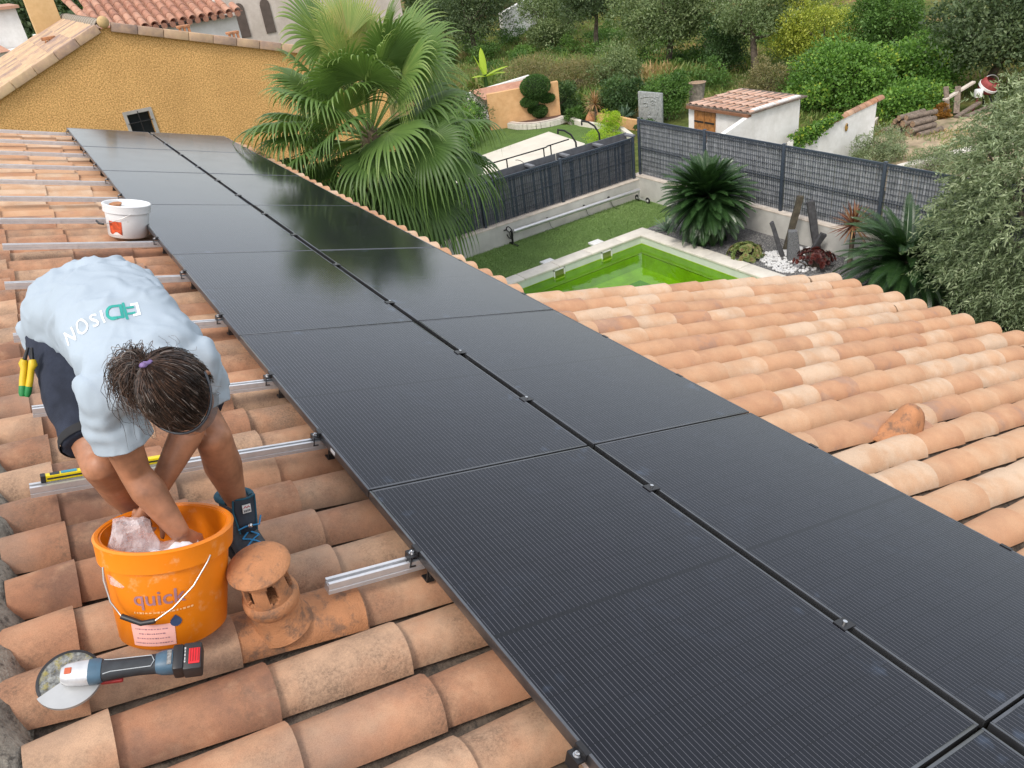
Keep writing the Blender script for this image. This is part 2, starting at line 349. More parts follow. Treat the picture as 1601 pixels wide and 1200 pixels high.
# --- pool
MAT['liner'] = plain("pale pool liner", (0.62, 0.66, 0.58), 0.4, var=0.05, scale=5)
MAT['algae'] = plain("algae coated liner", (0.34, 0.50, 0.025), 0.6, var=0.2, scale=2.5)
MAT['deep'] = plain("green pool floor", (0.10, 0.38, 0.07), 0.6, var=0.15, scale=1.0)
def water_mat():
    m, nt, N, B = newmat("green pool water"); N.remove(B)
    tr = N.new("ShaderNodeBsdfTransparent"); tr.inputs[0].default_value = (0.72, 0.90, 0.22, 1)
    gl = N.new("ShaderNodeBsdfGlossy"); gl.inputs["Roughness"].default_value = 0.03
    df = N.new("ShaderNodeBsdfDiffuse"); df.inputs[0].default_value = (0.24, 0.50, 0.02, 1)
    m1 = N.new("ShaderNodeMixShader"); m1.inputs[0].default_value = 0.18
    fr = N.new("ShaderNodeFresnel"); fr.inputs[0].default_value = 1.33
    m2 = N.new("ShaderNodeMixShader")
    nn = noise_node(nt, 3.0, 3, 0.5); b = N.new("ShaderNodeBump"); b.inputs["Strength"].default_value = 0.12; b.inputs["Distance"].default_value = 0.02
    nt.links.new(nn.outputs["Fac"], b.inputs["Height"]); nt.links.new(b.outputs[0], gl.inputs["Normal"]); nt.links.new(b.outputs[0], fr.inputs["Normal"])
    nt.links.new(tr.outputs[0], m1.inputs[1]); nt.links.new(df.outputs[0], m1.inputs[2])
    nt.links.new(fr.outputs[0], m2.inputs[0]); nt.links.new(m1.outputs[0], m2.inputs[1]); nt.links.new(gl.outputs[0], m2.inputs[2])
    nt.links.new(m2.outputs[0], N["Material Output"].inputs[0]); return m
pool = thing("swimming_pool", "sunken swimming pool with bright green water and cream coping", "pool", T(9.28, -1.28, G))
px0, px1, py0, py1 = [POOL[0] - 9.28, 0.0, POOL[2] + 1.28, 0.0]
mb = MB()
for z0, z1, ins, mi in ((0.05, -0.10, 0.0, 0), (-0.10, -0.32, 0.0, 1), (-0.32, -0.62, 0.02, 1)):
    a = [(px0 + ins, py0 + ins), (px1 - ins, py0 + ins), (px1 - ins, py1 - ins), (px0 + ins, py1 - ins)]
    mb.add([(x, y, z0) for x, y in a] + [(x, y, z1) for x, y in a], [(i, (i + 1) % 4, 4 + (i + 1) % 4, 4 + i) for i in range(4)], mi=mi)
st = 0.42                                          # ledge, then the deep floor
a = [(px0 + .02, py0 + .02), (px1 - .02, py0 + .02), (px1 - .02, py1 - .02), (px0 + .02, py1 - .02)]; b_ = [(px0 + st, py0 + st), (px1 - st, py0 + st), (px1 - st, py1 - st), (px0 + st, py1 - st)]
mb.add([(x, y, -0.62) for x, y in a] + [(x, y, -0.66) for x, y in b_], [(i, (i + 1) % 4, 4 + (i + 1) % 4, 4 + i) for i in range(4)], mi=1)
mb.add([(x, y, -0.66) for x, y in b_] + [(x, y, -1.35) for x, y in b_], [(i, (i + 1) % 4, 4 + (i + 1) % 4, 4 + i) for i in range(4)] + [(4, 5, 6, 7)], mi=2)
mb.build("basin", [MAT['liner'], MAT['algae'], MAT['deep']], pool)
mb = MB(); mb.add([(px0, py0, -0.115), (px1, py0, -0.115), (px1, py1, -0.115), (px0, py1, -0.115)], [(0, 1, 2, 3)]); mb.build("water", water_mat(), pool)
rr = random.Random(3)
def coping_run(a, b, n, inward):
    a = Vector(a); b = Vector(b)
    for i in range(n):
        p = a.lerp(b, i / n); q = a.lerp(b, (i + 1) / n); d = (q - p).normalized()
        mb = MB(); L = (q - p).length - 0.006; c = (p + q) / 2 + Vector(inward) * 0.15
        sx, sy = (L, 0.33) if abs(d.x) > 0.5 else (0.33, L)
        mb.box((c.x, c.y, 0.055 + rr.uniform(-.002, .002)), (sx, sy, 0.05), bev=0.012); mb.build("coping_slab", MAT['coping'], pool, smooth=40)
coping_run((-3.68, 0.0, 0), (0.31, 0.0, 0), 5, (0, 1, 0)); coping_run((0.0, -0.006, 0), (0.0, -6.1, 0), 7, (1, 0, 0))
mb = MB(); mb.box((-3.68 / 2 - .0, 0.325, -0.02), (4.4, 0.03, 0.10)); mb.box((0.325, -3.05, -0.02), (0.03, 6.1, 0.10)); mb.build("coping_edge", MAT['coping'], pool)
for sx_, w in ((-0.92, 0.22), (-2.10, 0.22)):
    mb = MB()
    for dx, dz, ww, hh in ((0, .035, w + .04, .02), (0, -.155, w + .04, .02), (-w / 2 - .01, -.06, .02, .21), (w / 2 + .01, -.06, .02, .21)): mb.box((sx_ + dx, -0.012, dz - 0.02), (ww, 0.03, hh))
    s_ = mb.build("skimmer", MAT['white_pl'], pool)
    mb = MB(); mb.box((sx_, -0.003, -0.08), (w, 0.004, 0.17)); mb.build("skimmer_mouth", plain("skimmer gloom", (0.20, 0.24, 0.06), 0.5), s_)
for k, (x, y, lab) in enumerate(((8.48, -0.80, "white square skimmer lid set in the turf nearer the round cycad"), (7.22, -0.86, "white square skimmer lid set in the turf nearer the roof"))):
    mb = MB(); mb.box((0, 0, 0.03), (0.26, 0.20, 0.05), bev=0.01); mb.box((0, 0, 0.058), (0.2, 0.14, 0.008)); o = mb.build("skimmer_lid", MAT['white_pl'], None, T(x, y, G), smooth=40)
    tag(o, lab, "lid", "skimmer lids beside the pool")

# --- low walls under the fences
def wall_run(name, label, x0, x1, y0, y1, z1, mat, cap=True):
    t = thing(name, label, "wall", T((x0 + x1) / 2, (y0 + y1) / 2, G)); cx, cy = (x1 - x0), (y1 - y0)
    mb = MB(); mb.box((0, 0, (z1 - G) / 2 - 0.15), (cx, cy, z1 - G + 0.3)); mb.build("wall_body", mat, t)
    if cap:
        mb = MB(); mb.box((0, 0, z1 - G + 0.012), (cx + 0.012, cy + 0.012, 0.024), bev=0.004); mb.build("capping", MAT['cap'], t)
    return t
wall_run("garden_wall", "low pale rendered wall under the long grey fence", 10.945, 11.20, -9.6, 0.92, -3.655, MAT['low_wall'])
wall_run("garden_wall", "low pale rendered wall behind the pool cover reel", 3.2, 10.94, 0.68, 0.92, -3.72, MAT['low_wall'])

# --- rigid mesh fences with slats
def fence_panel_meshes(L, H, seed):
    r = random.Random(seed); w = MB(); n = int(L / 0.05)
    for i in range(n + 1): w.box((0.02 + i * (L - 0.04) / n, 0, H / 2), (0.005, 0.006, H))
    for z in [0.02, 0.10, 0.14] + [0.14 + k * 0.1 for k in range(1, int((H - 0.2) / 0.1))] + [H * 0.5 - 0.02, H - 0.06, H - 0.02]:
        w.box((L / 2, -0.006, z), (L - 0.02, 0.006, 0.006))
    for zc in ((H * 0.5, H - 0.06) if H > 1.1 else (H - 0.06,)):    # pressed V folds
        w.add([(0.02, -0.004, zc - .05), (L - .02, -0.004, zc - .05), (L - .02, -0.035, zc), (0.02, -0.035, zc)], [])
        for i in range(n + 1):
            x = 0.02 + i * (L - 0.04) / n; w.bar((x, -0.004, zc - 0.045), (x, -0.034, zc), 0.005, 0.005); w.bar((x, -0.034, zc), (x, -0.004, zc + 0.045), 0.005, 0.005)
        w.box((L / 2, -0.036, zc), (L - 0.02, 0.006, 0.006))
    s = MB()
    for i in range(n):
        x = 0.02 + (i + 0.5) * (L - 0.04) / n; ww = 0.0505 + r.uniform(-.004, .001); dz = r.uniform(-.004, .004); a = r.uniform(-.03, .03)
        M = T(x, 0.012 + (i % 2) * .0035, 0) @ Matrix.Rotation(a, 4, 'Z'); s.box((0, 0, H / 2 + dz), (ww, 0.003, H - 0.03), M, r.choice((0, 0, 1, 2)))
    return w, s
MAT['fence_slat2'] = plain("grey plastic slat b", (0.275, 0.29, 0.312), 0.5, var=0.25, scale=4)
MAT['fence_slat3'] = plain("grey plastic slat c", (0.345, 0.36, 0.38), 0.5, var=0.25, scale=6)
def mesh_fence(label, p0, ang, posts, H, z0, slats, mats):
    t = thing("mesh_fence", label, "fence", T(*p0, z0) @ Matrix.Rotation(ang, 4, 'Z'))
    w, s = fence_panel_meshes(posts[1] - posts[0] - 0.06, H, 5); wm = w.mesh("wire_panel", MAT['fence_wire']); sm = s.mesh("slat_infill", mats)
    for i, x in enumerate(posts):
        mb = MB(); mb.box((0, 0, (H + 0.03) / 2), (0.055, 0.05, H + 0.05), bev=0.006); mb.box((0, 0, H + 0.06), (0.06, 0.055, 0.012)); mb.build("post", MAT['fence_post'], t, T(x, 0, 0), smooth=40)
        if i + 1 < len(posts):
            sx = (posts[i + 1] - x - 0.06) / (posts[1] - posts[0] - 0.06)
            p = link("wire_panel", wm, t, T(x + 0.03, 0, 0.02) @ Matrix.Diagonal((sx, 1, 1, 1))); q = link("slat_infill", sm, p)
            mb = MB(); mb.box(((posts[1] - posts[0]) / 2 - .03, 0.006, H + 0.005), (posts[1] - posts[0] - .07, 0.022, 0.03)); mb.build("top_strip", MAT['fence_post'], p)
    return t
mesh_fence("long blue-grey mesh fence with slats beyond the round cycad", (11.06, 0.767), -math.pi / 2, [0, 2.03, 4.04, 6.105, 8.14, 10.15], 1.21, -3.63, None, [MAT['fence_slat'], MAT['fence_slat2'], MAT['fence_slat3']])
mesh_fence("darker low mesh fence behind the pool cover reel", (2.80, 0.80), 0.0, [0, 2.03, 4.05, 6.07, 8.10], 0.90, -3.70, None, [MAT['fence_dark'], MAT['fence_dark'], MAT['fence_post']])
# neighbour's own screen just behind it, tied across with brackets
t = thing("windbreak_screen", "dark solid screen standing just behind the low mesh fence", "screen", T(3.0, 1.13, G))
for i in range(4): mb = MB(); mb.box((1.0 + i * 2.0, 0, 0.72), (1.98, 0.02, 1.44)); mb.build("screen_panel", MAT['fence_dark'], t)
for i in range(9): mb = MB(); mb.box((0.6 + i * 0.92, -0.16, 1.40), (0.10, 0.29, 0.05), bev=0.008); mb.build("bracket", plain("bracket grey", (0.16, 0.165, 0.18), 0.6) if i == 0 else bpy.data.materials["bracket grey"], t)

# --- pool cover reel
reel = thing("pool_cover_reel", "long aluminium pool cover reel on a wheeled stand beside the low wall", "pool reel", T(7.37, 0.57, G))
L_ = 3.40
mb = MB(); mb.tube([(0, 0, .28), (L_ * .5, -.03, .275), (L_, -.08, .28)], 0.042, 16); mb.build("tube", MAT['alu'], reel, smooth=50)
for i, x in enumerate((0.9, 1.9, 2.6)):
    mb = MB(); mb.lathe([(0.047, -.01), (0.047, .01)], 16, T(x, .02, .278) @ Matrix.Rotation(math.pi / 2, 4, 'Y'), cap0=True, cap1=True); o = mb.build("strap_ring", MAT['black'], reel)
    mb = MB(); mb.tube([(x, -.03, .25), (x + .03, -.05, .12), (x + .10, -.09, .03), (x + .2, -.1, .02)], 0.004, 5); mb.build("strap", MAT['black'], o)
mb = MB(); mb.bar((-.05, 0, .30), (-.05, 0, .02), .035, .03); mb.bar((-.05, -.2, .015), (-.05, .16, .015), .04, .03); mb.build("stand", MAT['iron'], reel)
mb = MB()
ring = [(-.10, .13 * math.cos(a), .28 + .13 * math.sin(a)) for a in np.linspace(0, 2 * math.pi, 25)]; mb.tube(ring, .011, 6, cap=False)
for a in (0.3, 2.4, 4.5): mb.bar((-.10, 0, .28), (-.10, .13 * math.cos(a), .28 + .13 * math.sin(a)), .018, .01)
mb.bar((-.10, .09, .33), (-.18, .09, .33), .02, .02); mb.build("hand_wheel", MAT['black'], reel)
mb = MB(); mb.bar((L_, -.08, .30), (L_, -.08, .07), .03, .03); mb.bar((L_, -.36, .075), (L_, .0, .075), .03, .025); mb.build("stand", MAT['alu'], reel)
for yy in (-.36, .0):
    mb = MB(); mb.lathe([(.03, -.012), (.068, -.014), (.078, 0), (.068, .014), (.03, .012)], 20, T(L_ + .01, yy, .078) @ Matrix.Rotation(math.pi / 2, 4, 'Y')); w_ = mb.build("wheel", MAT['black'], reel, smooth=50)
    mb = MB(); mb.lathe([(.0, -.010), (.052, -.010), (.052, .010), (0, .010)], 16, T(L_ + .01, yy, .078) @ Matrix.Rotation(math.pi / 2, 4, 'Y')); mb.build("hub", MAT['white_pl'], w_)

# --- stones in the gravel bed
def standing_stone(label, base, top, w, d, mat, name="standing_slate", yaw=0.0, taper=0.9):
    b = Vector(base); t_ = Vector(top) - b; L = t_.length; r = random.Random(label); t_.normalize()
    u = Vector((math.cos(yaw), math.sin(yaw), 0)); u = (u - t_ * u.dot(t_)).normalized(); v = t_.cross(u); rings = []
    for k in range(6):
        f = k / 5; s = 1 - (1 - taper) * f; c = t_ * (L * f - (0.12 if k == 0 else 0)); ring = []
        for (a, q) in ((-1, -1), (-.2, -1.1), (1, -.9), (1.05, .2), (.9, 1), (-.1, 1.08), (-1, .95), (-1.06, 0)):
            ring.append(c + u * (a * w / 2 * s + r.uniform(-.006, .006)) + v * (q * d / 2 * s + r.uniform(-.006, .006)) + t_ * (r.uniform(-.02, .02) if k == 5 else 0))
        rings.append(ring)
    mb = MB(); mb.loft(rings); return tag(mb.build(name, mat, None, T(*b), smooth=35), label, "stone")
Gv = G + 0.03
standing_stone("thin grey slate stake leaning left at the edge of the white pebbles", (10.293, -4.018, Gv), (10.15, -3.847, -3.46), .075, .05, MAT['slate'], yaw=-.6, taper=1)
tag(standing_stone("tall mossy wooden post leaning right behind the granite boulder", (10.594, -3.85, Gv), (10.72, -3.98, -3.10), .10, .09, MAT['wood_post'], "wooden_post", yaw=-.6, taper=1.0), cat="post")
standing_stone("tall dark slate slab leaning left against the pale wall", (10.86, -4.333, Gv), (10.76, -4.165, -3.18), .12, .08, MAT['slate'], yaw=-.6, taper=1.05)
standing_stone("short dark slate leaning right across the foot of the taller slab", (10.62, -4.36, Gv), (10.74, -4.52, -3.70), .10, .07, MAT['slate'], yaw=-.6, taper=1.05)
standing_stone("upright speckled granite boulder among white pebbles", (10.308, -4.265, Gv), (10.272, -4.22, -3.56), .25, .20, MAT['granite'], "granite_boulder", yaw=-.75, taper=.55)
tag(standing_stone("small brown rock beside the round succulent", (10.12, -3.62, Gv), (10.12, -3.62, Gv + .16), .12, .10, MAT['wood_post'], "rock", taper=.6), cat="rock")
sph = MB(); sph.ball((0, 0, 0), 1.0, 7, 5); pb = MB(); r = random.Random(21)
for i in range(560):
    a = r.uniform(0, 6.283); q = math.sqrt(r.random()); x = 10.16 + .42 * q * math.cos(a) + .05 * math.sin(3 * a); y = -4.25 + .58 * q * math.sin(a); s = r.uniform(.016, .032)
    pb.add(sph.v, sph.f, T(x, y, Gv + s * .4) @ Matrix.Rotation(r.uniform(0, 6), 4, 'Z') @ Matrix.Diagonal((s * r.uniform(.8, 1.4), s, s * .75, 1)))
tag(pb.build("white_pebbles", MAT['pebble'], smooth=60), "bed of white pebbles around the granite boulder", "pebbles", kind="stuff")
for i, (x, y, s, lab) in enumerate(((10.66, -4.10, .062, "white fist-sized stone left of the pair behind the boulder"), (10.74, -4.23, .066, "white fist-sized stone right of the pair behind the boulder"))):
    mb = MB(); mb.ball((0, 0, s * .7), (s * 1.15, s, s * .85), 12, 8); tag(mb.build("white_stone", MAT['pebble'], None, T(x, y, Gv), smooth=60), lab, "stone", "white stones behind the boulder")

# --- neighbour's garden
tag(MB().add([(8.6, 3.0, G), (12.3, 4.6, G), (13.2, 5.7, G), (13.45, 7.9, G), (10.8, 7.45, G), (8.2, 6.9, G)], [(0, 1, 2, 3, 4, 5)]).build("terrace", MAT['terrace'], None, T(0, 0, 0.02)), kind="structure")
def ribbon_wall(name, label, pts, z0, tops, thick, mat, cat="wall"):
    b = Vector((*pts[0], z0)); t = thing(name, label, cat, T(*b)); mb = MB()
    for i in range(len(pts) - 1):
        p = Vector((*pts[i], 0)) - Vector((b.x, b.y, 0)); q = Vector((*pts[i + 1], 0)) - Vector((b.x, b.y, 0)); d = (q - p).normalized(); n = Vector((-d.y, d.x, 0)) * thick
        h0, h1 = tops[i] - z0, tops[i + 1] - z0; e = -0.15
        mb.add([(p.x, p.y, e), (q.x, q.y, e), (q.x + n.x, q.y + n.y, e), (p.x + n.x, p.y + n.y, e), (p.x, p.y, h0), (q.x, q.y, h1), (q.x + n.x, q.y + n.y, h1), (p.x + n.x, p.y + n.y, h0)],
               [(0, 3, 2, 1), (4, 5, 6, 7), (0, 1, 5, 4), (1, 2, 6, 5), (2, 3, 7, 6), (3, 0, 4, 7)])
    mb.build("wall_body", mat, t); return t
ribbon_wall("boundary_wall", "apricot rendered wall behind the clipped topiary tree", [(12.55, 9.95), (14.70, 8.95)], G, [-3.02, -2.94], 0.18, MAT['orange_wall'])
t = ribbon_wall("boundary_wall", "white wall end with a strip of rose tiles left of the apricot wall", [(12.9, 11.9), (15.1, 11.2)], G, [-3.25, -3.0], 0.2, MAT['white_wall'])
mb = MB(); mb.add([(0.1, -.02, 1.0), (2.1, -.7, 1.05), (2.3, -1.4, .75), (0.2, -.8, .75)], [(0, 1, 2, 3)]); mb.build("tile_strip", MAT['tile_rose'], t)
# curved stone planter, stones set one by one
pl = thing("stone_planter", "curved stone planter holding the clipped topiary tree", "planter", T(13.75, 9.0, G)); r = random.Random(4)
arc = [(13.05, 9.62), (13.08, 9.25), (13.25, 8.88), (13.55, 8.60), (13.95, 8.45), (14.3, 8.42), (14.62, 8.52)]
def arc_pt(f):
    k = f * (len(arc) - 1); i = min(int(k), len(arc) - 2); a_, b2 = arc[i], arc[i + 1]; k -= i; return Vector((a_[0] + (b2[0] - a_[0]) * k - 13.75, a_[1] + (b2[1] - a_[1]) * k - 9.0, 0))
for i in range(17):
    p, q = arc_pt(i / 17), arc_pt((i + 1) / 17)
    for c in range(2):
        mb = MB(); mb.bar(p.lerp(q, .02) + Vector((0, 0, .05 + c * .085)), p.lerp(q, .97) + Vector((0, 0, .05 + c * .085)), .12 + r.uniform(-.01, .01), .08); mb.build("stone", MAT['coping'], pl)
mb = MB(); top = [arc_pt(i / 16) for i in range(17)]; vs = [(p.x, p.y, .19) for p in top] + [(p.x * .84 + .06, p.y * .84 + .1, .19) for p in top]; mb.add(vs, [(i, i + 1, 18 + i, 17 + i) for i in range(16)]); mb.build("rim", MAT['cap'], pl)
mb = MB(); mb.add([(p.x, p.y, .15) for p in top] + [(0.95, -.05, .15)], [tuple(range(18))]); mb.build("soil", plain("bark mulch", (0.13, 0.065, 0.045), 1.0, var=.4, scale=30, bmp=.8, bscale=40), pl)
ribbon_wall("garden_edging", "low grey stone edging curving along the neighbour's lawn", [(14.62, 8.50), (14.45, 7.6), (14.55, 6.6), (14.6, 5.8), (14.2, 4.9)], G, [-3.98, -4.0, -4.0, -4.0, -4.0], 0.14, MAT['coping'], "edging")
ribbon_wall("garden_edging", "low apricot rendered planter edge in front of the face relief", [(15.1, 7.9), (15.2, 6.9), (15.15, 6.0), (15.2, 5.4)], G, [-3.88, -3.9, -3.9, -3.9], 0.12, MAT['orange_wall'], "edging")
mb = MB(); mb.loft([[(.13 * s * math.cos(a) + .02, .13 * s * math.sin(a), z) for a in np.linspace(0, 6.283, 9)[:-1]] for s, z in ((1, 0), (1.1, .12), (.75, .24), (.15, .36))]); tag(mb.build("pointed_rock", MAT['clay'], None, T(14.85, 7.6, G), smooth=30), "pointed pinkish rock beside the stone planter", "rock")
# relief of a face on a grey slab: plain generic carving
fp = thing("relief_slab", "tall grey stone slab carved with a face, behind the fence corner", "sculpture", T(15.6, 5.55, G) @ Matrix.Rotation(-1.45, 4, 'Z'))
mb = MB(); mb.box((0, .04, .48), (.92, .09, 1.02), bev=.015); slab = mb.build("slab", plain("carved grey stone", (0.30, 0.315, 0.31), .9, var=.25, scale=18, bmp=.8, bscale=30), fp, smooth=40)
gm = bpy.data.materials["carved grey stone"]
def stroke(pts, r_=.016): mb = MB(); mb.tube([(x, -.006, z) for x, z in pts], r_, 6); mb.build("carved_line", gm, fp, smooth=60)
stroke([(-.22, .58), (-.14, .61), (-.06, .58), (-.14, .555), (-.22, .58)]); stroke([(.06, .66), (.14, .70), (.22, .66), (.14, .635), (.06, .66)])
stroke([(-.25, .66), (-.14, .69), (-.04, .66), (.0, .5), (.03, .38), (-.04, .36)], .02); stroke([(-.09, .27), (0, .29), (.09, .26), (0, .235), (-.09, .27)]); stroke([(.04, .72), (.14, .78), (.26, .74)])
stroke([(-.36, .80), (-.1, .86), (.12, .88), (.3, .82), (.36, .6), (.28, .3), (.1, .13), (-.1, .15)], .014)
stroke([(.28, .88), (.38, .88)], .02); stroke([(.28, .82), (.38, .82)], .02)
# railing with scrolls above the terrace edge
rl = thing("terrace_railing", "thin dark metal railing with scrolls over the pale terrace", "railing", T(7.0, 1.55, G)); zt = 1.50
def rp(x, y=0): return (x, y, zt)
mb = MB(); mb.tube([rp(0), rp(2.05), rp(2.13, .06), rp(2.75, .10)], .016, 6); mb.build("top_rail", MAT['iron'], rl)
for x, y in ((0.05, 0), (1.0, 0), (1.98, 0), (2.22, .07)): mb = MB(); mb.tube([(x, y, zt), (x, y, .0)], .015, 6); mb.build("baluster", MAT['iron'], rl)
for x0 in (.3, 1.2):
    mb = MB(); mb.tube([(x0 + .30 * math.cos(a), 0, zt - .42 + .34 * math.sin(a)) for a in np.linspace(-1.2, 1.5, 14)], .007, 5); mb.build("scroll", MAT['iron'], rl)
    mb = MB(); mb.tube([(x0 + .62 + .25 * math.cos(a), 0, zt - .28 + .28 * math.sin(a)) for a in np.linspace(2.9, 5.2, 12)], .007, 5); mb.build("scroll", MAT['iron'], rl)
for k, (x, y, lab) in enumerate(((9.75, 1.95, "curved dark shower arm above the fence nearer the railing"), (10.55, 2.1, "curved dark shower arm above the fence nearer the corner post"))):
    a = thing("curved_lamp_arm", lab.replace("shower arm", "lamp arm"), "lamp arm", T(x, y, G), "curved arms above the low fence")
    mb = MB(); mb.tube([(.28, -.2, .2), (.27, -.19, 1.35), (.2, -.12, 1.53), (.08, -.04, 1.64), (-.05, .05, 1.68)], .022, 8); mb.build("arm", MAT['iron'], a, smooth=60)
    mb = MB(); mb.lathe([(.012, 0), (.022, -.05), (.018, -.09)], 8, T(-.04, .045, 1.67), cap1=True); mb.build("lamp_head", MAT['iron'], a)

# --- shed and white walls beyond the long fence
sh = thing("garden_shed", "white shed with rose tiled roof and brown wooden doors beyond the fence", "shed", T(12.95, -0.75, G)); ez = 1.66
mb = MB(); mb.box((.06, .97, ez / 2 - .1), (.12, 1.86, ez + .1)); mb.build("front_wall", MAT['white_wall'], sh)
mb = MB(); mb.add([(0.121, 0.0, -.1), (1.62, 0.0, -.1), (1.62, 0.0, ez + .04), (.121, 0.0, ez + .04), (0.121, .12, -.1), (1.62, .12, -.1), (1.62, .12, ez + .04), (.121, .12, ez + .04)], [(0, 1, 2, 3), (5, 4, 7, 6), (3, 2, 6, 7), (1, 5, 6, 2), (0, 3, 7, 4)]); mb.build("side_wall", MAT['white_wall'], sh)
mb = MB(); mb.add([(-1.62, -.02, -.1), (.118, -.02, -.1), (.118, -.02, ez - .02), (-1.62, -.02, ez - .50), (-1.62, .10, -.1), (.118, .10, -.1), (.118, .10, ez - .02), (-1.62, .10, ez - .50)], [(0, 1, 2, 3), (5, 4, 7, 6), (3, 2, 6, 7), (1, 5, 6, 2), (0, 3, 7, 4)]); mb.build("sloping_wing_wall", MAT['white_wall'], sh)
def half_tile(r0, r1, L, th=.012, n=9, ang=78, lift=0.0):
    """cover tile: narrow end up the slope at x=-L, wide end at x=0"""
    a = [math.radians(-ang + 2 * ang * i / (n - 1)) for i in range(n)]; vs = []; fs = []
    for x, rr_ in ((-L, r1), (0.0, r0)):
        for q in (0, th): vs += [(x, (rr_ - q) * math.sin(t_), (rr_ - q) * math.cos(t_) + (lift if x == 0 else 0)) for t_ in a]
    A, Bq, Cc, D = 0, n, 2 * n, 3 * n
    for i in range(n - 1):
        fs += [(A + i, Cc + i, Cc + i + 1, A + i + 1), (Bq + i, Bq + i + 1, D + i + 1, D + i), (Cc + i, D + i, D + i + 1, Cc + i + 1)]
    fs += [(A, Bq, D, Cc), (A + n - 1, Cc + n - 1, D + n - 1, Bq + n - 1)]
    mb = MB(); mb.add(vs, fs); return mb
tm = half_tile(.085, .07, .46).mesh("tile", MAT['tile_pale'], 40); rf = MB(); rf.box((.85, .92, ez - .005), (1.85, 1.98, .03)); roof = rf.build("roof", MAT['channel'], sh)
for j in range(10):
    for i in range(4): link("tile", tm, roof, T(.33 + i * .42 - .36, .06 + j * .195, ez - .035 + RND.uniform(-.004, .004)) @ Matrix.Rotation(math.pi, 4, 'Z') @ Matrix.Rotation(-.035, 4, 'Y'))
mb = MB(); mb.box((-.06, .92, ez - .05), (.12, 1.9, .06)); mb.build("eave_board", plain("eave wood", (0.22, 0.10, 0.05), .8), sh)
for k in range(2):
    mb = MB()
    for b3 in range(3): mb.box((-.015, 1.02 + k * .34 + .055 + b3 * .11, .78), (.03, .104, 1.52))
    d = mb.build("door_leaf", MAT['door'], sh)
    for z in (.45, 1.30): mb = MB(); mb.box((-.036, 1.19 + k * .34, z), (.012, .30, .035)); mb.build("strap_hinge", MAT['iron'], d)
w2 = thing("tile_capped_wall", "white gable-topped wall capped with orange tiles and draped with ivy", "wall", T(14.05, -1.05, G))
mb = MB(); mb.add([(0, 0, -.1), (2.95, 0, -.1), (2.95, 0, 1.10), (0, 0, .80), (0, .16, -.1), (2.95, .16, -.1), (2.95, .16, 1.10), (0, .16, .80)], [(0, 1, 2, 3), (5, 4, 7, 6), (3, 2, 6, 7), (1, 5, 6, 2), (0, 3, 7, 4)]); mb.build("wall_body", MAT['white_wall'], w2)
t2 = half_tile(.11, .095, .26).mesh("capping_tile", MAT['tile'], 40)
for i in range(14): link("capping_tile", t2, w2, T(.22 + i * .212, .08, .76 + (.22 + i * .212) * .1017) @ Matrix.Rotation(math.pi, 4, 'Z') @ Matrix.Rotation(math.radians(7), 4, 'Y') @ T(0, 0, 0))
lz = thing("wall_ornament", "small ochre ceramic ornament hung on the white gable-topped wall", "ornament", T(15.9, -1.07, -3.42)); mb = MB(); mb.ball((0, 0, 0), (.05, .02, .1), 10, 7); mb.build("body", plain("glazed ochre", (.42, .24, .05), .4, var=.4, scale=30), lz, smooth=60); mb = MB(); mb.ball((0, -.01, .05), (.03, .02, .03), 8, 6); mb.build("knob", MAT['wood_post'], lz, smooth=60)
ribbon_wall("rubble_edge", "low pale stone edge along the bare earth beside the fence", [(15.4, -3.0), (17.5, -3.4), (19.5, -4.2)], G, [-3.92, -3.95, -3.95], .25, MAT['coping'], "wall")
ribbon_wall("plank_edge", "weathered plank edging leading to the log pile", [(17.2, -.75), (18.2, -.15), (19.0, .2)], G, [-4.0, -4.0, -4.0], .06, MAT['cap'], "edging")
# log pile
r = random.Random(8); spots = []
def logs():
    c0 = Vector((18.55, -1.15, G)); ax = Vector((1.0, -.22, 0.0)).normalized(); sd = Vector((-.22, -1.0, 0)).normalized()
    rows = ((6, .075), (5, .21), (4, .34), (2, .46)); n = 0
    words = ("bottom layer", "second layer", "third layer", "top of the pile"); order = ("first", "second", "third", "fourth", "fifth", "sixth")
    for k, (cnt, z) in enumerate(rows):
        for i in range(cnt):
            rad = r.uniform(.068, .088); L = r.uniform(.7, 1.0); p = c0 + sd * ((i - (cnt - 1) / 2) * .172) + ax * r.uniform(-.10, .12) + Vector((0, 0, z)); d = (ax + Vector((r.uniform(-.1, .1), r.uniform(-.1, .1), r.uniform(-.05, .05)))).normalized()
            M = T(*p) @ d.to_track_quat('X', 'Z').to_matrix().to_4x4(); mb = MB(); mb.tube([(-L / 2, 0, 0), (-L / 4, r.uniform(-.01, .01), 0), (L / 4, 0, r.uniform(-.01, .01)), (L / 2, 0, 0)], [rad, rad * r.uniform(.93, 1.05), rad * .97, rad * .95], 11, cap=False)
            o = mb.build("cut_log", MAT['log'], None, M, smooth=60); tag(o, f"{order[i]} log from the left in the {words[k]} of the log pile", "log", "cut logs stacked on bare earth")
            mb = MB(); mb.lathe([(0.0, 0), (rad * .97, 0)], 11, T(-L / 2 - .002, 0, 0) @ Matrix.Rotation(-math.pi / 2, 4, 'Y')); mb.build("sawn_end", MAT['logend'], o)
logs()
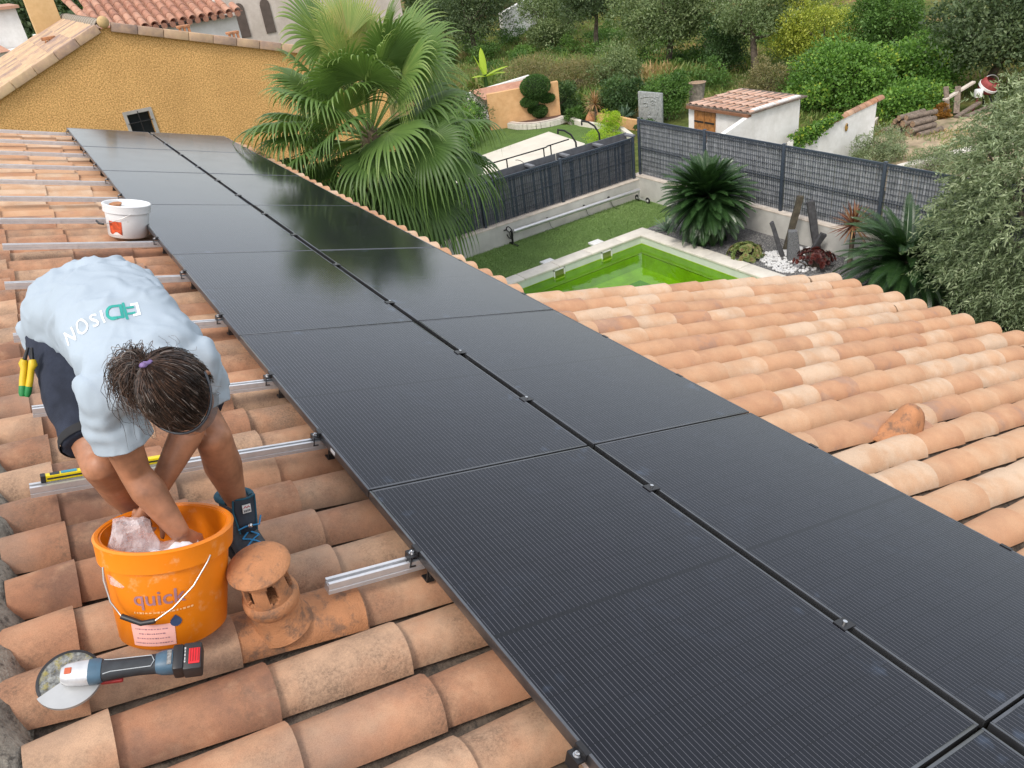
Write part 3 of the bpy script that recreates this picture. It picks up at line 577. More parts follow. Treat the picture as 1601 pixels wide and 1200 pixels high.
# timber offcuts and the old red machine
for i, (a, b3, w_, lab) in enumerate((((20.2, -1.0, .10), (20.35, -.75, .75), .12, "weathered board leaning steeply left of the red machine"), ((20.35, -1.15, .10), (20.75, -.85, .68), .14, "wide weathered board leaning against the red machine"), ((20.1, -1.3, .08), (21.2, -1.25, .22), .12, "brown beam lying in front of the red machine"), ((20.3, -1.45, .07), (21.4, -1.5, .12), .14, "grey beam lying lowest in front of the red machine"), ((20.2, -.85, .45), (21.3, -.95, .70), .10, "pale plank resting across the woodpile beside the machine"))):
    b0 = Vector((a[0], a[1], G)); mb = MB(); mb.bar(Vector(a) + Vector((0, 0, G)) - b0, Vector(b3) + Vector((0, 0, G)) - b0, w_, .05); tag(mb.build("old_board", MAT['log'] if i != 4 else MAT['cap'], None, T(*b0)), lab, "board", "old boards by the red machine")
mc = thing("old_cement_mixer", "old red and white machine with a hoop handle among boards", "machine", T(21.45, -1.15, G) @ Matrix.Rotation(-.5, 4, 'Z') @ Matrix.Scale(.82, 4)); MAT['red'] = plain("faded red paint", (0.30, 0.055, 0.05), .6, var=.25, scale=8)
mb = MB(); mb.lathe([(.10, 0), (.24, .10), (.30, .28), (.26, .42), (.20, .46)], 20, T(0, 0, .50) @ Matrix.Rotation(.5, 4, 'X') @ Matrix.Rotation(.3, 4, 'Y'), cap0=True); mb.build("drum", MAT['red'], mc, smooth=40)
mb = MB(); mb.lathe([(.305, .20), (.315, .28), (.27, .30)], 20, T(0, 0, .50) @ Matrix.Rotation(.5, 4, 'X') @ Matrix.Rotation(.3, 4, 'Y')); mb.build("drum_band", MAT['white_pl'], mc, smooth=40)
mb = MB(); mb.box((-.28, -.22, .56), (.22, .18, .26), bev=.03); mb.build("motor_housing", MAT['white_pl'], mc, smooth=40)
mb = MB(); mb.tube([(.20 + .30 * math.cos(a), .02, .72 + .30 * math.sin(a)) for a in np.linspace(-1.2, 2.6, 18)], .018, 7); mb.build("hoop_handle", MAT['wire'], mc, smooth=60)
for k, (x, y) in enumerate(((-.35, -.2), (.35, -.25), (.3, .3))): mb = MB(); mb.bar((x * .3, y * .3, .55), (x, y, 0), .05, .04); mb.build("leg", MAT['red'] if k == 0 else MAT['iron'], mc)
mb = MB(); mb.lathe([(.02, -.02), (.16, -.03), (.19, 0), (.16, .03), (.02, .02)], 18, T(.5, .05, .19) @ Matrix.Rotation(math.pi / 2, 4, 'Y') @ Matrix.Rotation(.5, 4, 'X')); mb.build("wheel", MAT['black'], mc, smooth=40)
# ------------------------------------------------------------------ the house under our feet: walls, tiled roof
PITCH_Y = 0.2395; ROW0 = -11.20; CROWN = -0.118; R0, R1 = 0.110, 0.094
house = thing("tiled_house", "house with the terracotta roof that carries the solar panels", "house", T(0, 0, G))
def inhouse(o): o.matrix_basis = T(0, 0, -G) @ o.matrix_basis; return o
mb = MB(); mb.box((0.0, -8.3, 1.55), (4.6, 16.9, 3.1)); mb.build("wall", MAT['cream_wall'], house)
mb = MB(); mb.box((4.15, -12.0, 1.02), (3.68, 7.8, 2.04)); mb.build("wing_wall", MAT['cream_wall'], house)
def channel_sheet(mb, x0, x1, y0, y1):
    n = max(2, int(round((y1 - y0) / (PITCH_Y / 8)))); m = max(2, int((x1 - x0) / 0.4)); vs = []
    for i in range(m + 1):
        for j in range(n + 1):
            x = x0 + (x1 - x0) * i / m; y = y0 + (y1 - y0) * j / n; ph = math.cos(2 * math.pi * (y - ROW0) / PITCH_Y)
            vs.append(RF(x, y, -0.222 + 0.028 * ph + 0.008 * noise.noise(Vector((x * 5, y * 9, 0)))))
    mb.add(vs, [(i * (n + 1) + j, (i + 1) * (n + 1) + j, (i + 1) * (n + 1) + j + 1, i * (n + 1) + j + 1) for i in range(m) for j in range(n)])
mb = MB(); channel_sheet(mb, -1.34, 2.44, -14.6, 0.44); channel_sheet(mb, 2.44, 6.40, -14.6, -7.98)
mb.add([RF(-1.36, -14.6, -.25), RF(-1.36, .44, -.25), (-5.5, .44, -.9), (-5.5, -14.6, -.9)], [(0, 1, 2, 3)])     # far side of the ridge
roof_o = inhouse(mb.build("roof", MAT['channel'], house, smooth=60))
def var_tile(seed, mat, L=0.47):
    r = random.Random(seed); mb = half_tile(R0, R1, L, .013, 10, 77)
    mb.v = [(x, y * (1 + .03 * math.sin(x * 6 + seed)) + .004 * math.sin(9 * x + seed * 2), z + .003 * math.sin(11 * x + seed) + .002 * r.uniform(-1, 1)) for x, y, z in mb.v]
    return mb
tile_v = [var_tile(s, MAT['tile']) for s in range(4)]; tile_m = [t.mesh("tile", MAT['tile'], 35) for t in tile_v]
wing_v = [var_tile(s, MAT['tile_wing']) for s in range(4)]; wing_m = [t.mesh("tile", MAT['tile_wing'], 35) for t in wing_v]
short_m = [var_tile(s, MAT['tile'], 0.195).mesh("tile", MAT['tile'], 35) for s in range(3)]
tiles = []                                          # (size key, kind, matrix)
r = random.Random(42)
def put(x_lip, y, kind, near):
    tilt = 0.010 + r.uniform(-.006, .006)
    M = RM @ T(x_lip, y + r.uniform(-.006, .006), CROWN - R0 + r.uniform(-.004, .004)) @ Matrix.Rotation(r.uniform(-.014, .014), 4, 'Z') @ Matrix.Rotation(-tilt, 4, 'Y') @ Matrix.Rotation(r.uniform(-.02, .02), 4, 'X')
    tiles.append((near, kind, M, r.randrange(4), r.random()))
rows = [ROW0 + k * PITCH_Y for k in range(-4, 49)]
VENT_ROWS = (-10.96, -10.90)
for y in rows:
    if y > 0.36: break
    j = r.uniform(-.03, .03)
    cd = lambda x: (Vector((x, y, 0)) - Vector((-1.07, -12.9, 1.5))).length
    for k in range(4):
        x = -0.98 + 0.4 * k + j
        if x < 0.40: put(x, y, 's' if k == 0 else 'm', cd(x))
    if y > -8.05:                                    # eave strip past the panels
        for x in (2.10 + j, 2.50 + j * .4): put(x, y, 'm', cd(x) + 3)
    else:                                            # the wing
        j = r.uniform(-.09, .09); xs = [6.47 + r.uniform(-.012, .012) - 0.395 * k - (0 if k == 0 else (j % .2)) for k in range(12)]
        for x in xs:
            if x > 2.05: put(x, y, 'w', cd(x))
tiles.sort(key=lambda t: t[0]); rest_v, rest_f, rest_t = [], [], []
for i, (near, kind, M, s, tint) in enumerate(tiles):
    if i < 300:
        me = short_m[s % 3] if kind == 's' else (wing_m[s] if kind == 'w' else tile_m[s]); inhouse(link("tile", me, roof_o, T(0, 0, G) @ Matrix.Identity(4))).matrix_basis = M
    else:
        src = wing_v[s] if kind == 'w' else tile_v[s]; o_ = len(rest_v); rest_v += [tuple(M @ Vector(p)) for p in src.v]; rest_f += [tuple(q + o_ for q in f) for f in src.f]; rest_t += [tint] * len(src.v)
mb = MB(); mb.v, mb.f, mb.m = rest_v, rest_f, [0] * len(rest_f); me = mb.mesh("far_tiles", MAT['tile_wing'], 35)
at = me.attributes.new("tint", 'FLOAT', 'POINT'); at.data.foreach_set("value", rest_t); tag(link("far_tiles", me, roof_o), kind="stuff")
# one slipped dark tile and clay chimney hump out on the wing
# ridge: mortar bed and ridge tiles on the left
mb = MB(); n = 260; prof = [(-1.40, -.20), (-1.30, -.125), (-1.22, -.120), (-1.165, -.150), (-1.12, -.215)]
vs = []
for i in range(n + 1):
    y = -14.0 + 14.4 * i / n
    for k, (x, h) in enumerate(prof): vs.append(RF(x + .03 * noise.noise(Vector((y * 6, k, 2))) + .018 * noise.noise(Vector((y * 21, k, 5))), y, h + .02 * noise.noise(Vector((y * 9, k * 3, 1)))))
mb.add(vs, [(i * 5 + k, i * 5 + k + 1, (i + 1) * 5 + k + 1, (i + 1) * 5 + k) for i in range(n) for k in range(4)]); mb.build("ridge_mortar", MAT['mortar'], roof_o, smooth=70)
rt = half_tile(.13, .115, .47, .015, 10, 85).mesh("ridge_tile", MAT['tile'], 40)
for i in range(36): link("ridge_tile", rt, roof_o, RM @ T(-1.385, -13.9 + i * .4, -.165) @ Matrix.Rotation(-math.pi / 2, 4, 'Z') @ Matrix.Rotation(.03, 4, 'Y'))
# gutters and verge clips under the eave ends
MAT['zinc'] = plain("zinc clip", (0.38, 0.39, 0.40), 0.4, 0.7)
for y in [q for q in rows if -7.9 < q < -3.0][::3] + [-8.90, -9.38, -9.86]:
    xe = 2.50 if y > -8 else 6.46
    mb = MB(); mb.box((0, 0, 0), (.05, .022, .004)); mb.box((.02, 0, -.02), (.004, .022, .04)); mb.build("tile_clip", MAT['zinc'], roof_o, RM @ T(xe, y + .115, -.185))
mb = MB(); mb.add([RF(2.38, -7.95, -.25), RF(2.38, .44, -.25), RF(2.38, .44, -.40), RF(2.38, -7.95, -.40)], [(0, 1, 2, 3)]); mb.add([RF(6.34, -14.0, -.25), RF(6.34, -7.98, -.25), RF(6.34, -7.98, -.40), RF(6.34, -14.0, -.40)], [(0, 1, 2, 3)]); mb.add([RF(2.4, -7.97, -.22), RF(6.38, -7.97, -.22), RF(6.38, -7.97, -.38), RF(2.4, -7.97, -.38)], [(0, 1, 2, 3)])
mb.build("fascia", MAT['mortar'], roof_o)

# clay vent tile with a pointed hood, on the wing
vt = thing("vent_tile", "orange terracotta hooded vent tile on the pale tiled wing", "vent tile", RM @ T(3.27, -10.86, CROWN - .02) @ Matrix.Scale(1.06, 4))
mb = MB(); rings = []
for k in range(10):                                  # swollen hood: low at the top of the slope, tall rounded mouth below
    f_ = k / 9; x = -.26 + .27 * f_; h = -.055 + .195 * (math.sin(min(1.0, f_ / .80) * math.pi / 2) ** 1.7) * (1.0 if f_ < .85 else 1 - (f_ - .85) * .9); w_ = .080 - .008 * f_
    rings.append([(x + .03 * max(0, math.sin(a)) * (f_ > .9) * 0, w_ * math.copysign(abs(math.cos(a)) ** .75, math.cos(a)), -.06 + (h + .06) * max(0, math.sin(a)) ** .75) for a in np.linspace(0, math.pi, 13)])
vs = [p for q in rings for p in q]; mb.add(vs, [(i * 13 + j, i * 13 + j + 1, (i + 1) * 13 + j + 1, (i + 1) * 13 + j) for i in range(9) for j in range(12)]); hd = mb.build("hood", MAT['clay'], vt, smooth=70); hd.modifiers.new("t", 'SOLIDIFY').thickness = .010
mb = MB(); e = rings[-1]; mb.add([(x - .05, y * .97, z * .97) for x, y, z in e], [tuple(range(13))]); mb.build("hood_mouth", plain("shaded mouth", (.10, .06, .045), .9), vt)  # dark sheet across the opening, shade inside the hood put into its colour
vtl = var_tile(9, None, .30); mb = MB(); mb.v, mb.f, mb.m = vtl.v, vtl.f, vtl.m; mb.build("base_tile", terracotta("flame grey tile", [(0, (.24, .13, .09)), (.5, (.40, .22, .14)), (1, (.42, .25, .17))], .3), vt, T(.12, 0, -R0 + .026) @ Matrix.Rotation(-.04, 4, 'Y'), smooth=35)

# ------------------------------------------------------------------ solar panels
PL, PW, ROWP, COLX = 1.755, 1.052, 1.765, (0.0, 1.088)
def cell_mat():
    m, nt, N, B = newmat("mono cell glass")
    tc = N.new("ShaderNodeTexCoord"); sp = N.new("ShaderNodeSeparateXYZ"); nt.links.new(tc.outputs["Object"], sp.inputs[0])
    def mth(op, a, b=None, c=None):
        n_ = N.new("ShaderNodeMath"); n_.operation = op
        for k, v in enumerate((a, b, c)):
            if v is None: continue
            if isinstance(v, (int, float)): n_.inputs[k].default_value = v
            else: nt.links.new(v, n_.inputs[k])
        return n_.outputs[0]
    def line(coord, period, width, off=0.0):
        f = mth('FRACT', mth('DIVIDE', mth('ADD', coord, off), period)); d = mth('ABSOLUTE', mth('SUBTRACT', f, 0.5)); return mth('GREATER_THAN', d, 0.5 - width / period / 2)
    X, Y = sp.outputs[0], sp.outputs[1]
    wire = line(X, 0.01725, 0.0015, 0.0086); gapx = line(X, 0.1725, 0.0026, 0.0); gapy = line(Y, 0.0868, 0.0022, 0.0)
    mid = mth('LESS_THAN', mth('ABSOLUTE', Y), 0.0085)
    brd = mth('MAXIMUM', mth('GREATER_THAN', mth('ABSOLUTE', X), 0.5175), mth('GREATER_THAN', mth('ABSOLUTE', Y), 0.868))
    cellv = noise_node(nt, 8, 3); base = ramp(nt, cellv.outputs["Fac"], [(0.3, (0.0045, 0.0048, 0.008)), (0.7, (0.008, 0.0085, 0.013))]).outputs[0]
    c = mixc(nt, mth('MULTIPLY', wire, 0.9), base, (0.115, 0.115, 0.128)); c = mixc(nt, mth('MAXIMUM', gapx, gapy), c, (0.0045, 0.0045, 0.006))
    c = mixc(nt, mth('MAXIMUM', mid, brd), c, (0.008, 0.008, 0.010))
    d1 = noise_node(nt, 2.2, 6, 0.75); d2 = noise_node(nt, 40, 4, 0.7); dd = mth('MULTIPLY', ramp(nt, d1.outputs["Fac"], [(0.55, 0.0), (0.85, 0.16)]).outputs[0], ramp(nt, d2.outputs["Fac"], [(0.4, 0.2), (0.7, 1.0)]).outputs[0])
    edge = mth('MAXIMUM', mth('MULTIPLY', mth('SUBTRACT', mth('ABSOLUTE', X), 0.40), 9.0), mth('MULTIPLY', mth('SUBTRACT', mth('ABSOLUTE', Y), 0.76), 9.0)); edge = mth('MINIMUM', mth('MAXIMUM', edge, 0.0), 1.0)   # finger smears where the panels were handled
    oi = N.new("ShaderNodeObjectInfo"); sm = N.new("ShaderNodeTexNoise"); sm.noise_dimensions = '4D'; sm.inputs["Scale"].default_value = 9.0; sm.inputs["Detail"].default_value = 5.0; nt.links.new(tc.outputs["Object"], sm.inputs["Vector"]); nt.links.new(mth('MULTIPLY', oi.outputs["Random"], 50.0), sm.inputs["W"])
    sme = mth('MULTIPLY', edge, ramp(nt, sm.outputs["Fac"], [(0.60, 0.0), (0.76, 0.40)]).outputs[0])
    c = mixc(nt, mth('MAXIMUM', dd, sme), c, (0.12, 0.17, 0.26)); nt.links.new(c, B.inputs["Base Color"])
    rn = noise_node(nt, 3.0, 5, 0.7); rr_ = ramp(nt, rn.outputs["Fac"], [(0.3, 0.09), (0.75, 0.14)]); nt.links.new(rr_.outputs[0], B.inputs["Roughness"])
    B.inputs["IOR"].default_value = 1.37; B.inputs["Specular IOR Level"].default_value = 0.5; B.inputs["Specular Tint"].default_value = (0.90, 0.96, 1.0, 1); return m
MAT['cells'] = cell_mat()
gl = MB(); nx, ny = 4, 6
gl.add([(-PW / 2 + .009 + (PW - .018) * i / nx, -PL / 2 + .009 + (PL - .018) * j / ny, -.0015) for j in range(ny + 1) for i in range(nx + 1)], [(j * (nx + 1) + i, j * (nx + 1) + i + 1, (j + 1) * (nx + 1) + i + 1, (j + 1) * (nx + 1) + i) for j in range(ny) for i in range(nx)])
gl_m = gl.mesh("glass", MAT['cells'])
fr = MB()
for sx, sy, w_, l_ in ((-1, 0, .010, PL), (1, 0, .010, PL), (0, -1, PW - .0202, .010), (0, 1, PW - .0202, .010)): fr.box((sx * (PW / 2 - .005), sy * (PL / 2 - .005), -.0175), (w_, l_, .035), bev=.002)
fr_m = fr.mesh("frame", MAT['frame'], 40)
bs = MB(); bs.box((0, 0, -.007), (PW - .022, PL - .022, .004)); bs_m = bs.mesh("backsheet", MAT['black'])
ordn = ("farthest", "second", "third", "fourth", "fifth", "sixth", "seventh", "nearest")
for c in range(2):
    for i in range(8):
        rowtxt = "farthest row, at the ochre wall" if i == 0 else ("row nearest the camera" if i == 7 else f"{ordn[i]} row from the ochre wall")
        p = thing("solar_panel", f"black solar panel, {'left' if c == 0 else 'right'} column, {rowtxt}", "solar panel", RM @ T(COLX[c] + PW / 2, -i * ROWP - PL / 2, RND.uniform(-.0012, .0012)) @ Matrix.Rotation(RND.uniform(-.0018, .0018), 4, 'X') @ Matrix.Rotation(RND.uniform(-.0018, .0018), 4, 'Y'), "solar panels in two columns")
        link("glass", gl_m, p); link("frame", fr_m, p); link("backsheet", bs_m, p)
        if i == 5 and c == 0: mb = MB(); mb.box((-PW / 2 - .001, -.52, -.018), (.002, .045, .014)); mb.build("white_sticker", MAT['white_pl'], p)

# ------------------------------------------------------------------ mounting rails with clamps
rail_y = [-.26, -1.19, -2.154, -3.078, -3.979, -4.807, -5.70, -6.53, -7.49, -8.44, -9.385, -10.06, -10.985, -11.90]
rail_l = [-1.04, -1.05, -1.03, -1.05, -1.04, -1.03, -1.04, -1.005, -1.03, -1.03, -1.006, -1.056, -.31, .02]
prof = [(-.019, -.040), (.019, -.040), (.019, -.026), (.016, -.024), (.019, -.022), (.019, 0), (.007, 0), (.007, -.006), (.012, -.006), (.012, -.013), (-.012, -.013), (-.012, -.006), (-.007, -.006), (-.007, 0), (-.019, 0), (-.019, -.022), (-.016, -.024), (-.019, -.026)]
ec = MB(); ec.box((-.012, 0, .020), (.026, .045, .005)); ec.box((-.026, 0, .002), (.004, .045, .040)); ec.box((-.018, 0, -.016), (.022, .045, .004)); ec.box((.003, 0, .037), (.016, .045, .004)); ec.box((-.004, 0, .029), (.004, .045, .018)); ec_m = ec.mesh("end_clamp", MAT['clamp'])
bo = MB(); bo.lathe([(.0075, 0), (.0075, .008), (.004, .008), (.004, .003)], 10, T(-.014, 0, .023), cap1=True); bo.lathe([(.011, -.001), (.011, .001)], 10, T(-.014, 0, .0235), cap1=True); bo_m = bo.mesh("bolt", MAT['steel'])
mc_ = MB(); mc_.box((0, 0, .0385), (.058, .045, .004)); mc_.box((-.014, 0, .018), (.004, .045, .038)); mc_.box((.014, 0, .018), (.004, .045, .038)); mc_m = mc_.mesh("mid_clamp", MAT['clamp'])
mb_ = MB(); mb_.lathe([(.0075, 0), (.0075, .009)], 10, T(0, 0, .0406), cap1=True); mb_m = mb_.mesh("bolt", MAT['steel'])
hk = MB(); hk.box((0, .03, -.060), (.03, .006, .055)); hk.box((0, .012, -.085), (.03, .04, .006)); hk.lathe([(.013, 0), (.013, .012)], 8, T(0, .036, -.052) @ Matrix.Rotation(-math.pi / 2, 4, 'X'), cap1=True); hk_m = hk.mesh("roof_hook", MAT['clamp'])
for i, (y, xl) in enumerate(zip(rail_y, rail_l)):
    nth = ["closest to the ochre wall", "second from the ochre wall", "third from the ochre wall", "fourth from the ochre wall", "fifth from the ochre wall", "sixth from the ochre wall", "just behind the white bucket", "just in front of the white bucket", "sticking out past the worker's back", "hidden behind the worker's shirt", "running behind the worker's head", "under the yellow spirit level", "short, beside the clay vent cowl", "at the bottom edge of the photo"][i]
    t = thing("mounting_rail", f"aluminium panel mounting rail {nth}", "rail", RM @ T(xl, y, -.0375), "mounting rails under the solar panels")
    L = 2.17 - xl; mb = MB(); mb.loft([[(0, py_, pz_) for py_, pz_ in prof], [(L, py_, pz_) for py_, pz_ in prof]]); mb.build("profile", MAT['alu'], t)
    x0 = -xl
    e = link("end_clamp", ec_m, t, T(x0 - .002, 0, 0)); link("bolt", bo_m, e); e = link("mid_clamp", mc_m, t, T(x0 + 1.070, 0, 0)); link("bolt", mb_m, e)
    e = link("end_clamp", ec_m, t, T(x0 + 2.141, 0, 0) @ Matrix.Rotation(math.pi, 4, 'Z')); link("bolt", bo_m, e)
    for hx in (x0 + .045, x0 + .9, x0 + 1.9): link("roof_hook", hk_m, t, T(hx, -.055, 0) @ Matrix.Rotation(math.pi, 4, 'Z') @ T(0, -.05, 0))
# ------------------------------------------------------------------ neighbouring houses
YW = 1.0                                            # plane of the ochre gable
oh = thing("ochre_house", "ochre roughcast house with a tiled gable behind the solar panels", "house", T(2.06, 9.48, -7.75) @ Matrix.Scale(1.61, 4))
def gz(x): return (1.12 - .389 * (1.05 - x)) if x < 1.05 else (1.12 - .288 * (x - 1.05))
xs_ = [-5.0, -2.0, 1.05, 3.0, 5.3]
mb = MB(); a = [(x - 1.05, 0, gz(x) - G - .02) for x in xs_]; b2 = [(x, 5.2, z) for x, _, z in a]; bot = [(x, 0, -.1) for x, _, _ in a]; n = len(xs_)
mb.add(a + bot, [(i, n + i, n + i + 1, i + 1) for i in range(n - 1)]); mb.add([a[-1], (a[-1][0], 5.2, a[-1][2]), (a[-1][0], 5.2, -.1), bot[-1]], [(0, 3, 2, 1)])
# window opening is cut by rebuilding the wall round it: x .90-1.26, z -.50..-.13
mb2 = MB(); wx0, wx1, wz0, wz1 = .92 - 1.05, 1.255 - 1.05, -.62 - G, -.145 - G
def P(x, z): return (x, 0.0, z)
L0, R0_ = a[0][0], a[-1][0]
polys = [[P(L0, -.1), P(wx0, -.1), P(wx0, wz1), P(wx0, gz(wx0 + 1.05) - G - .02), P(a[1][0], a[1][2]), P(*a[0][::2])], [P(wx0, -.1), P(wx1, -.1), P(wx1, wz0), P(wx0, wz0)], [P(wx0, wz1), P(wx1, wz1), P(wx1, gz(wx1 + 1.05) - G - .02), P(0, a[2][2]), P(wx0, gz(wx0 + 1.05) - G - .02)], [P(wx1, -.1), P(R0_, -.1), P(a[-1][0], a[-1][2]), P(a[3][0], a[3][2]), P(wx1, gz(wx1 + 1.05) - G - .02)]]
for pg in polys: mb2.add(pg, [tuple(range(len(pg)))])
for (x0, z0), (x1, z1) in (((wx0, wz0), (wx1, wz0)), ((wx1, wz0), (wx1, wz1)), ((wx1, wz1), (wx0, wz1)), ((wx0, wz1), (wx0, wz0))): mb2.add([(x0, 0, z0), (x1, 0, z1), (x1, .16, z1), (x0, .16, z0)], [(0, 1, 2, 3)])
mb2.add([a[-1], (a[-1][0], 5.2, a[-1][2]), (a[-1][0], 5.2, -.1), bot[-1]], [(0, 3, 2, 1)]); mb2.build("gable_wall", MAT['ochre'], oh)
w = MB()
for (x0, x1, z0, z1) in ((wx0 - .05, wx1 + .05, wz1, wz1 + .05), (wx0 - .05, wx0, wz0, wz1), (wx1, wx1 + .05, wz0, wz1)): w.box(((x0 + x1) / 2, -.006, (z0 + z1) / 2), (x1 - x0, .02, z1 - z0))
win = w.build("window", plain("grey stone surround", (.38, .36, .33), .9, var=.1), oh)
mb = MB(); mb.box(((wx0 + wx1) / 2, .12, (wz0 + wz1) / 2), (wx1 - wx0, .01, wz1 - wz0)); mb.build("pane", MAT['glass_dark'], win)
for k in range(1): mb = MB(); mb.tube([(wx0 - .02, -.03, wz1 - .13), (wx1 + .02, -.03, wz1 - .13)], .007, 6); mb.tube([((wx0 + wx1) / 2, -.03, wz1 + .03), ((wx0 + wx1) / 2, -.03, wz0)], .007, 6); mb.build("window_bar", MAT['iron'], win)
# roof of the ochre house: verge tiles and field tiles
sandm = MAT['tile_sand']; so = MB()
for x0, x1 in ((-5.0, 1.05), (1.05, 5.3)): so.add([(x0 - 1.05, -.05, gz(x0) - G + .01), (x1 - 1.05, -.05, gz(x1) - G + .01), (x1 - 1.05, 5.2, gz(x1) - G + .01), (x0 - 1.05, 5.2, gz(x0) - G + .01)], [(0, 1, 2, 3)])
oroof = so.build("roof", sandm, oh); ft = half_tile(.085, .082, .40, .012, 7, 80).mesh("tile", sandm, 40); ang = math.atan(.389)
for i in range(9):
    for j in range(23):
        x = -i * .37 - .06; y = .10 + j * .225
        if j < 23: link("tile", ft, oroof, T(x - .36, y, (1.12 - G) + .389 * (x - .36) - .03 + .004 * (i % 2)) @ Matrix.Rotation(-ang, 4, 'Y') @ Matrix.Rotation(math.pi, 4, 'Z') @ T(0, 0, 0))
vt_ = MB(); vt_.box((-.17, .0, .015), (.36, .11, .13), bev=.015); vm = vt_.mesh("verge_tile", sandm, 40)
for i in range(10): link("verge_tile", vm, oroof, T(-.12 - i * .34 + .02, -.03, (1.12 - G) - .389 * (.12 + i * .34 - .02)) @ Matrix.Rotation(-ang, 4, 'Y'))
a2 = math.atan(.288)
for i in range(12): link("verge_tile", vm, oroof, T(.42 + i * .35, -.03, (1.12 - G) - .288 * (.42 + i * .35)) @ Matrix.Rotation(a2, 4, 'Y') @ T(0, 0, -.02))
rdt = half_tile(.11, .10, .34, .012, 8, 85).mesh("ridge_tile", plain("grey lichened ridge tile", (.34, .29, .23), .9, var=.3, scale=20), 40)
for j in range(18): link("ridge_tile", rdt, oroof, T(0, .22 + j * .29, 1.10 - G) @ Matrix.Rotation(-math.pi / 2, 4, 'Z'))
mb = MB(); mb.ball((0, -.06, 1.17 - G), (.085, .06, .085), 12, 8); mb.build("ridge_end_cap", plain("ochre cap", (.52, .36, .17), .8), oroof, smooth=60)
vb = MB(); vb.box((-1.05 + .42, 2.35, 1.12 - .389 * .66 - G + .10), (.22, .16, .05), bev=.01); vbo = vb.build("roof_vent", MAT['clay'], oroof)
for k in range(4): mb = MB(); mb.box((-1.05 + .36 + k * .045, 2.27, 1.12 - .389 * .66 - G + .045), (.02, .02, .09)); mb.build("vent_pillar", MAT['clay'], vbo)
ch = MB(); ch.loft([[(x, y, z) for x, y in ((.43 - 1.05 - .1 * s, 4.95), (.93 - 1.05 + .08 * s, 4.95), (.93 - 1.05 + .08 * s, 5.35), (.43 - 1.05 - .1 * s, 5.35))] for s, z in ((0, .55 - G), (.0, 1.2 - G), (-.1, 1.7 - G), (-.35, 3.0 - G))])
ch.build("chimney", MAT['ochre_smooth'], oh)
# house with the rose tiled hip roof
hh = thing("hip_roof_house", "white house with rose tiled hip roof behind the ochre gable", "house", T(7.13, 22.36, -7.75) @ Matrix.Scale(1.61, 4))
mb = MB(); mb.box((-.6, 2.2, 2.32), (3.0, 4.2, 4.64)); mb.build("wall", MAT['white_wall'], hh)
ez2 = .58 - G; rx0, rx1 = -2.35, 1.05; slope = .32
mb = MB(); mb.add([(rx0, -.12, ez2), (rx1, -.12, ez2), (rx1 - 1.7, 3.0, ez2 + 3.12 * slope), (rx0 + .6, 3.0, ez2 + 3.12 * slope), (rx1, 5, ez2), (rx0, 5.0, ez2)], [(0, 1, 2, 3), (1, 4, 2), (5, 0, 3)]); hr = mb.build("roof", MAT['tile_rose'], hh)
hm = half_tile(.095, .085, .44, .012, 7, 78).mesh("tile", MAT['tile_rose'], 40)
for i in range(15):
    for k in range(8):
        x = rx0 + .12 + i * .225; y = -.14 + k * .38
        if x > rx1 - .55 * y * .9 - .05: continue
        link("tile", hm, hr, T(x, y, ez2 + .02 + (y + .12) * slope) @ Matrix.Rotation(math.atan(slope), 4, 'X') @ Matrix.Rotation(-math.pi / 2, 4, 'Z'))
hm2 = half_tile(.10, .09, .44, .012, 7, 82).mesh("hip_tile", MAT['tile_rose'], 40)
p0, p1 = Vector((rx0 + .0, -.12, ez2 + .05)), Vector((rx0 - .35, 3.0, ez2 + .06 + 3.12 * slope))
for k in range(8): d = (p0 - p1).normalized(); link("hip_tile", hm2, hr, T(*(p0.lerp(p1, k / 8))) @ d.to_track_quat('X', 'Z').to_matrix().to_4x4())
mb = MB()
for k in range(17): mb.lathe([(.07, 0), (.07, .05)], 8, T(rx0 + .05 + k * .2, -.10, ez2 - .035) @ Matrix.Rotation(math.pi / 2, 4, 'X'), cap1=True)
mb.build("genoise", MAT['tile_rose'], hh)
# small clay vent stacks just behind the ochre verge
for k, (x, y, z_, lab) in enumerate(((4.12, 10.92, .105, "small square clay vent behind the ochre verge, nearer the ridge"), (5.39, 11.09, -.26, "small square clay vent behind the ochre verge, nearer the palm"))):
    t = thing("roof_vent_stack", lab, "roof vent", T(x, y, z_) @ Matrix.Scale(1.61, 4), "clay vents on the ochre roof"); mb = MB(); mb.box((0, 0, .15), (.20, .16, .04), bev=.008); mb.build("cap", MAT['clay'], t)
    for dx in (-.07, 0, .07): mb = MB(); mb.box((dx, -.05, .06), (.035, .04, .14)); mb.build("pillar", MAT['clay'], t)
# pale house far behind the palm
fh = thing("pale_house", "pale pink house with an arched loggia far behind the palm", "house", T(13.57, 34.43, -7.75) @ Matrix.Scale(1.61, 4))
mb = MB(); mb.box((1.2, 2.4, 2.3), (7.6, 4.6, 4.9)); mb.build("wall", MAT['cream_wall'], fh)
for k in range(3):
    mb = MB(); mb.box((-1.9 + k * .9, .085, 3.95), (.34, .03, .9)); mb.lathe([(0, 0), (.17, 0)], 14, T(-1.9 + k * .9, .068, 4.4) @ Matrix.Rotation(math.pi / 2, 4, 'X')); mb.build("arched_window", plain("shaded opening", (.12, .09, .075), .9) if k == 0 else bpy.data.materials["shaded opening"], fh)
mb = MB(); mb.tube([(-2.3, -.5, 4.5), (-2.0, -.9, 3.6), (-1.7, -1.0, 2.8), (-1.2, -.9, 2.6), (-.8, -.7, 2.7)], [.20, .26, .22, .15, .1], 10); mb.build("rough_stone_pier", MAT['cap'], fh, smooth=60)
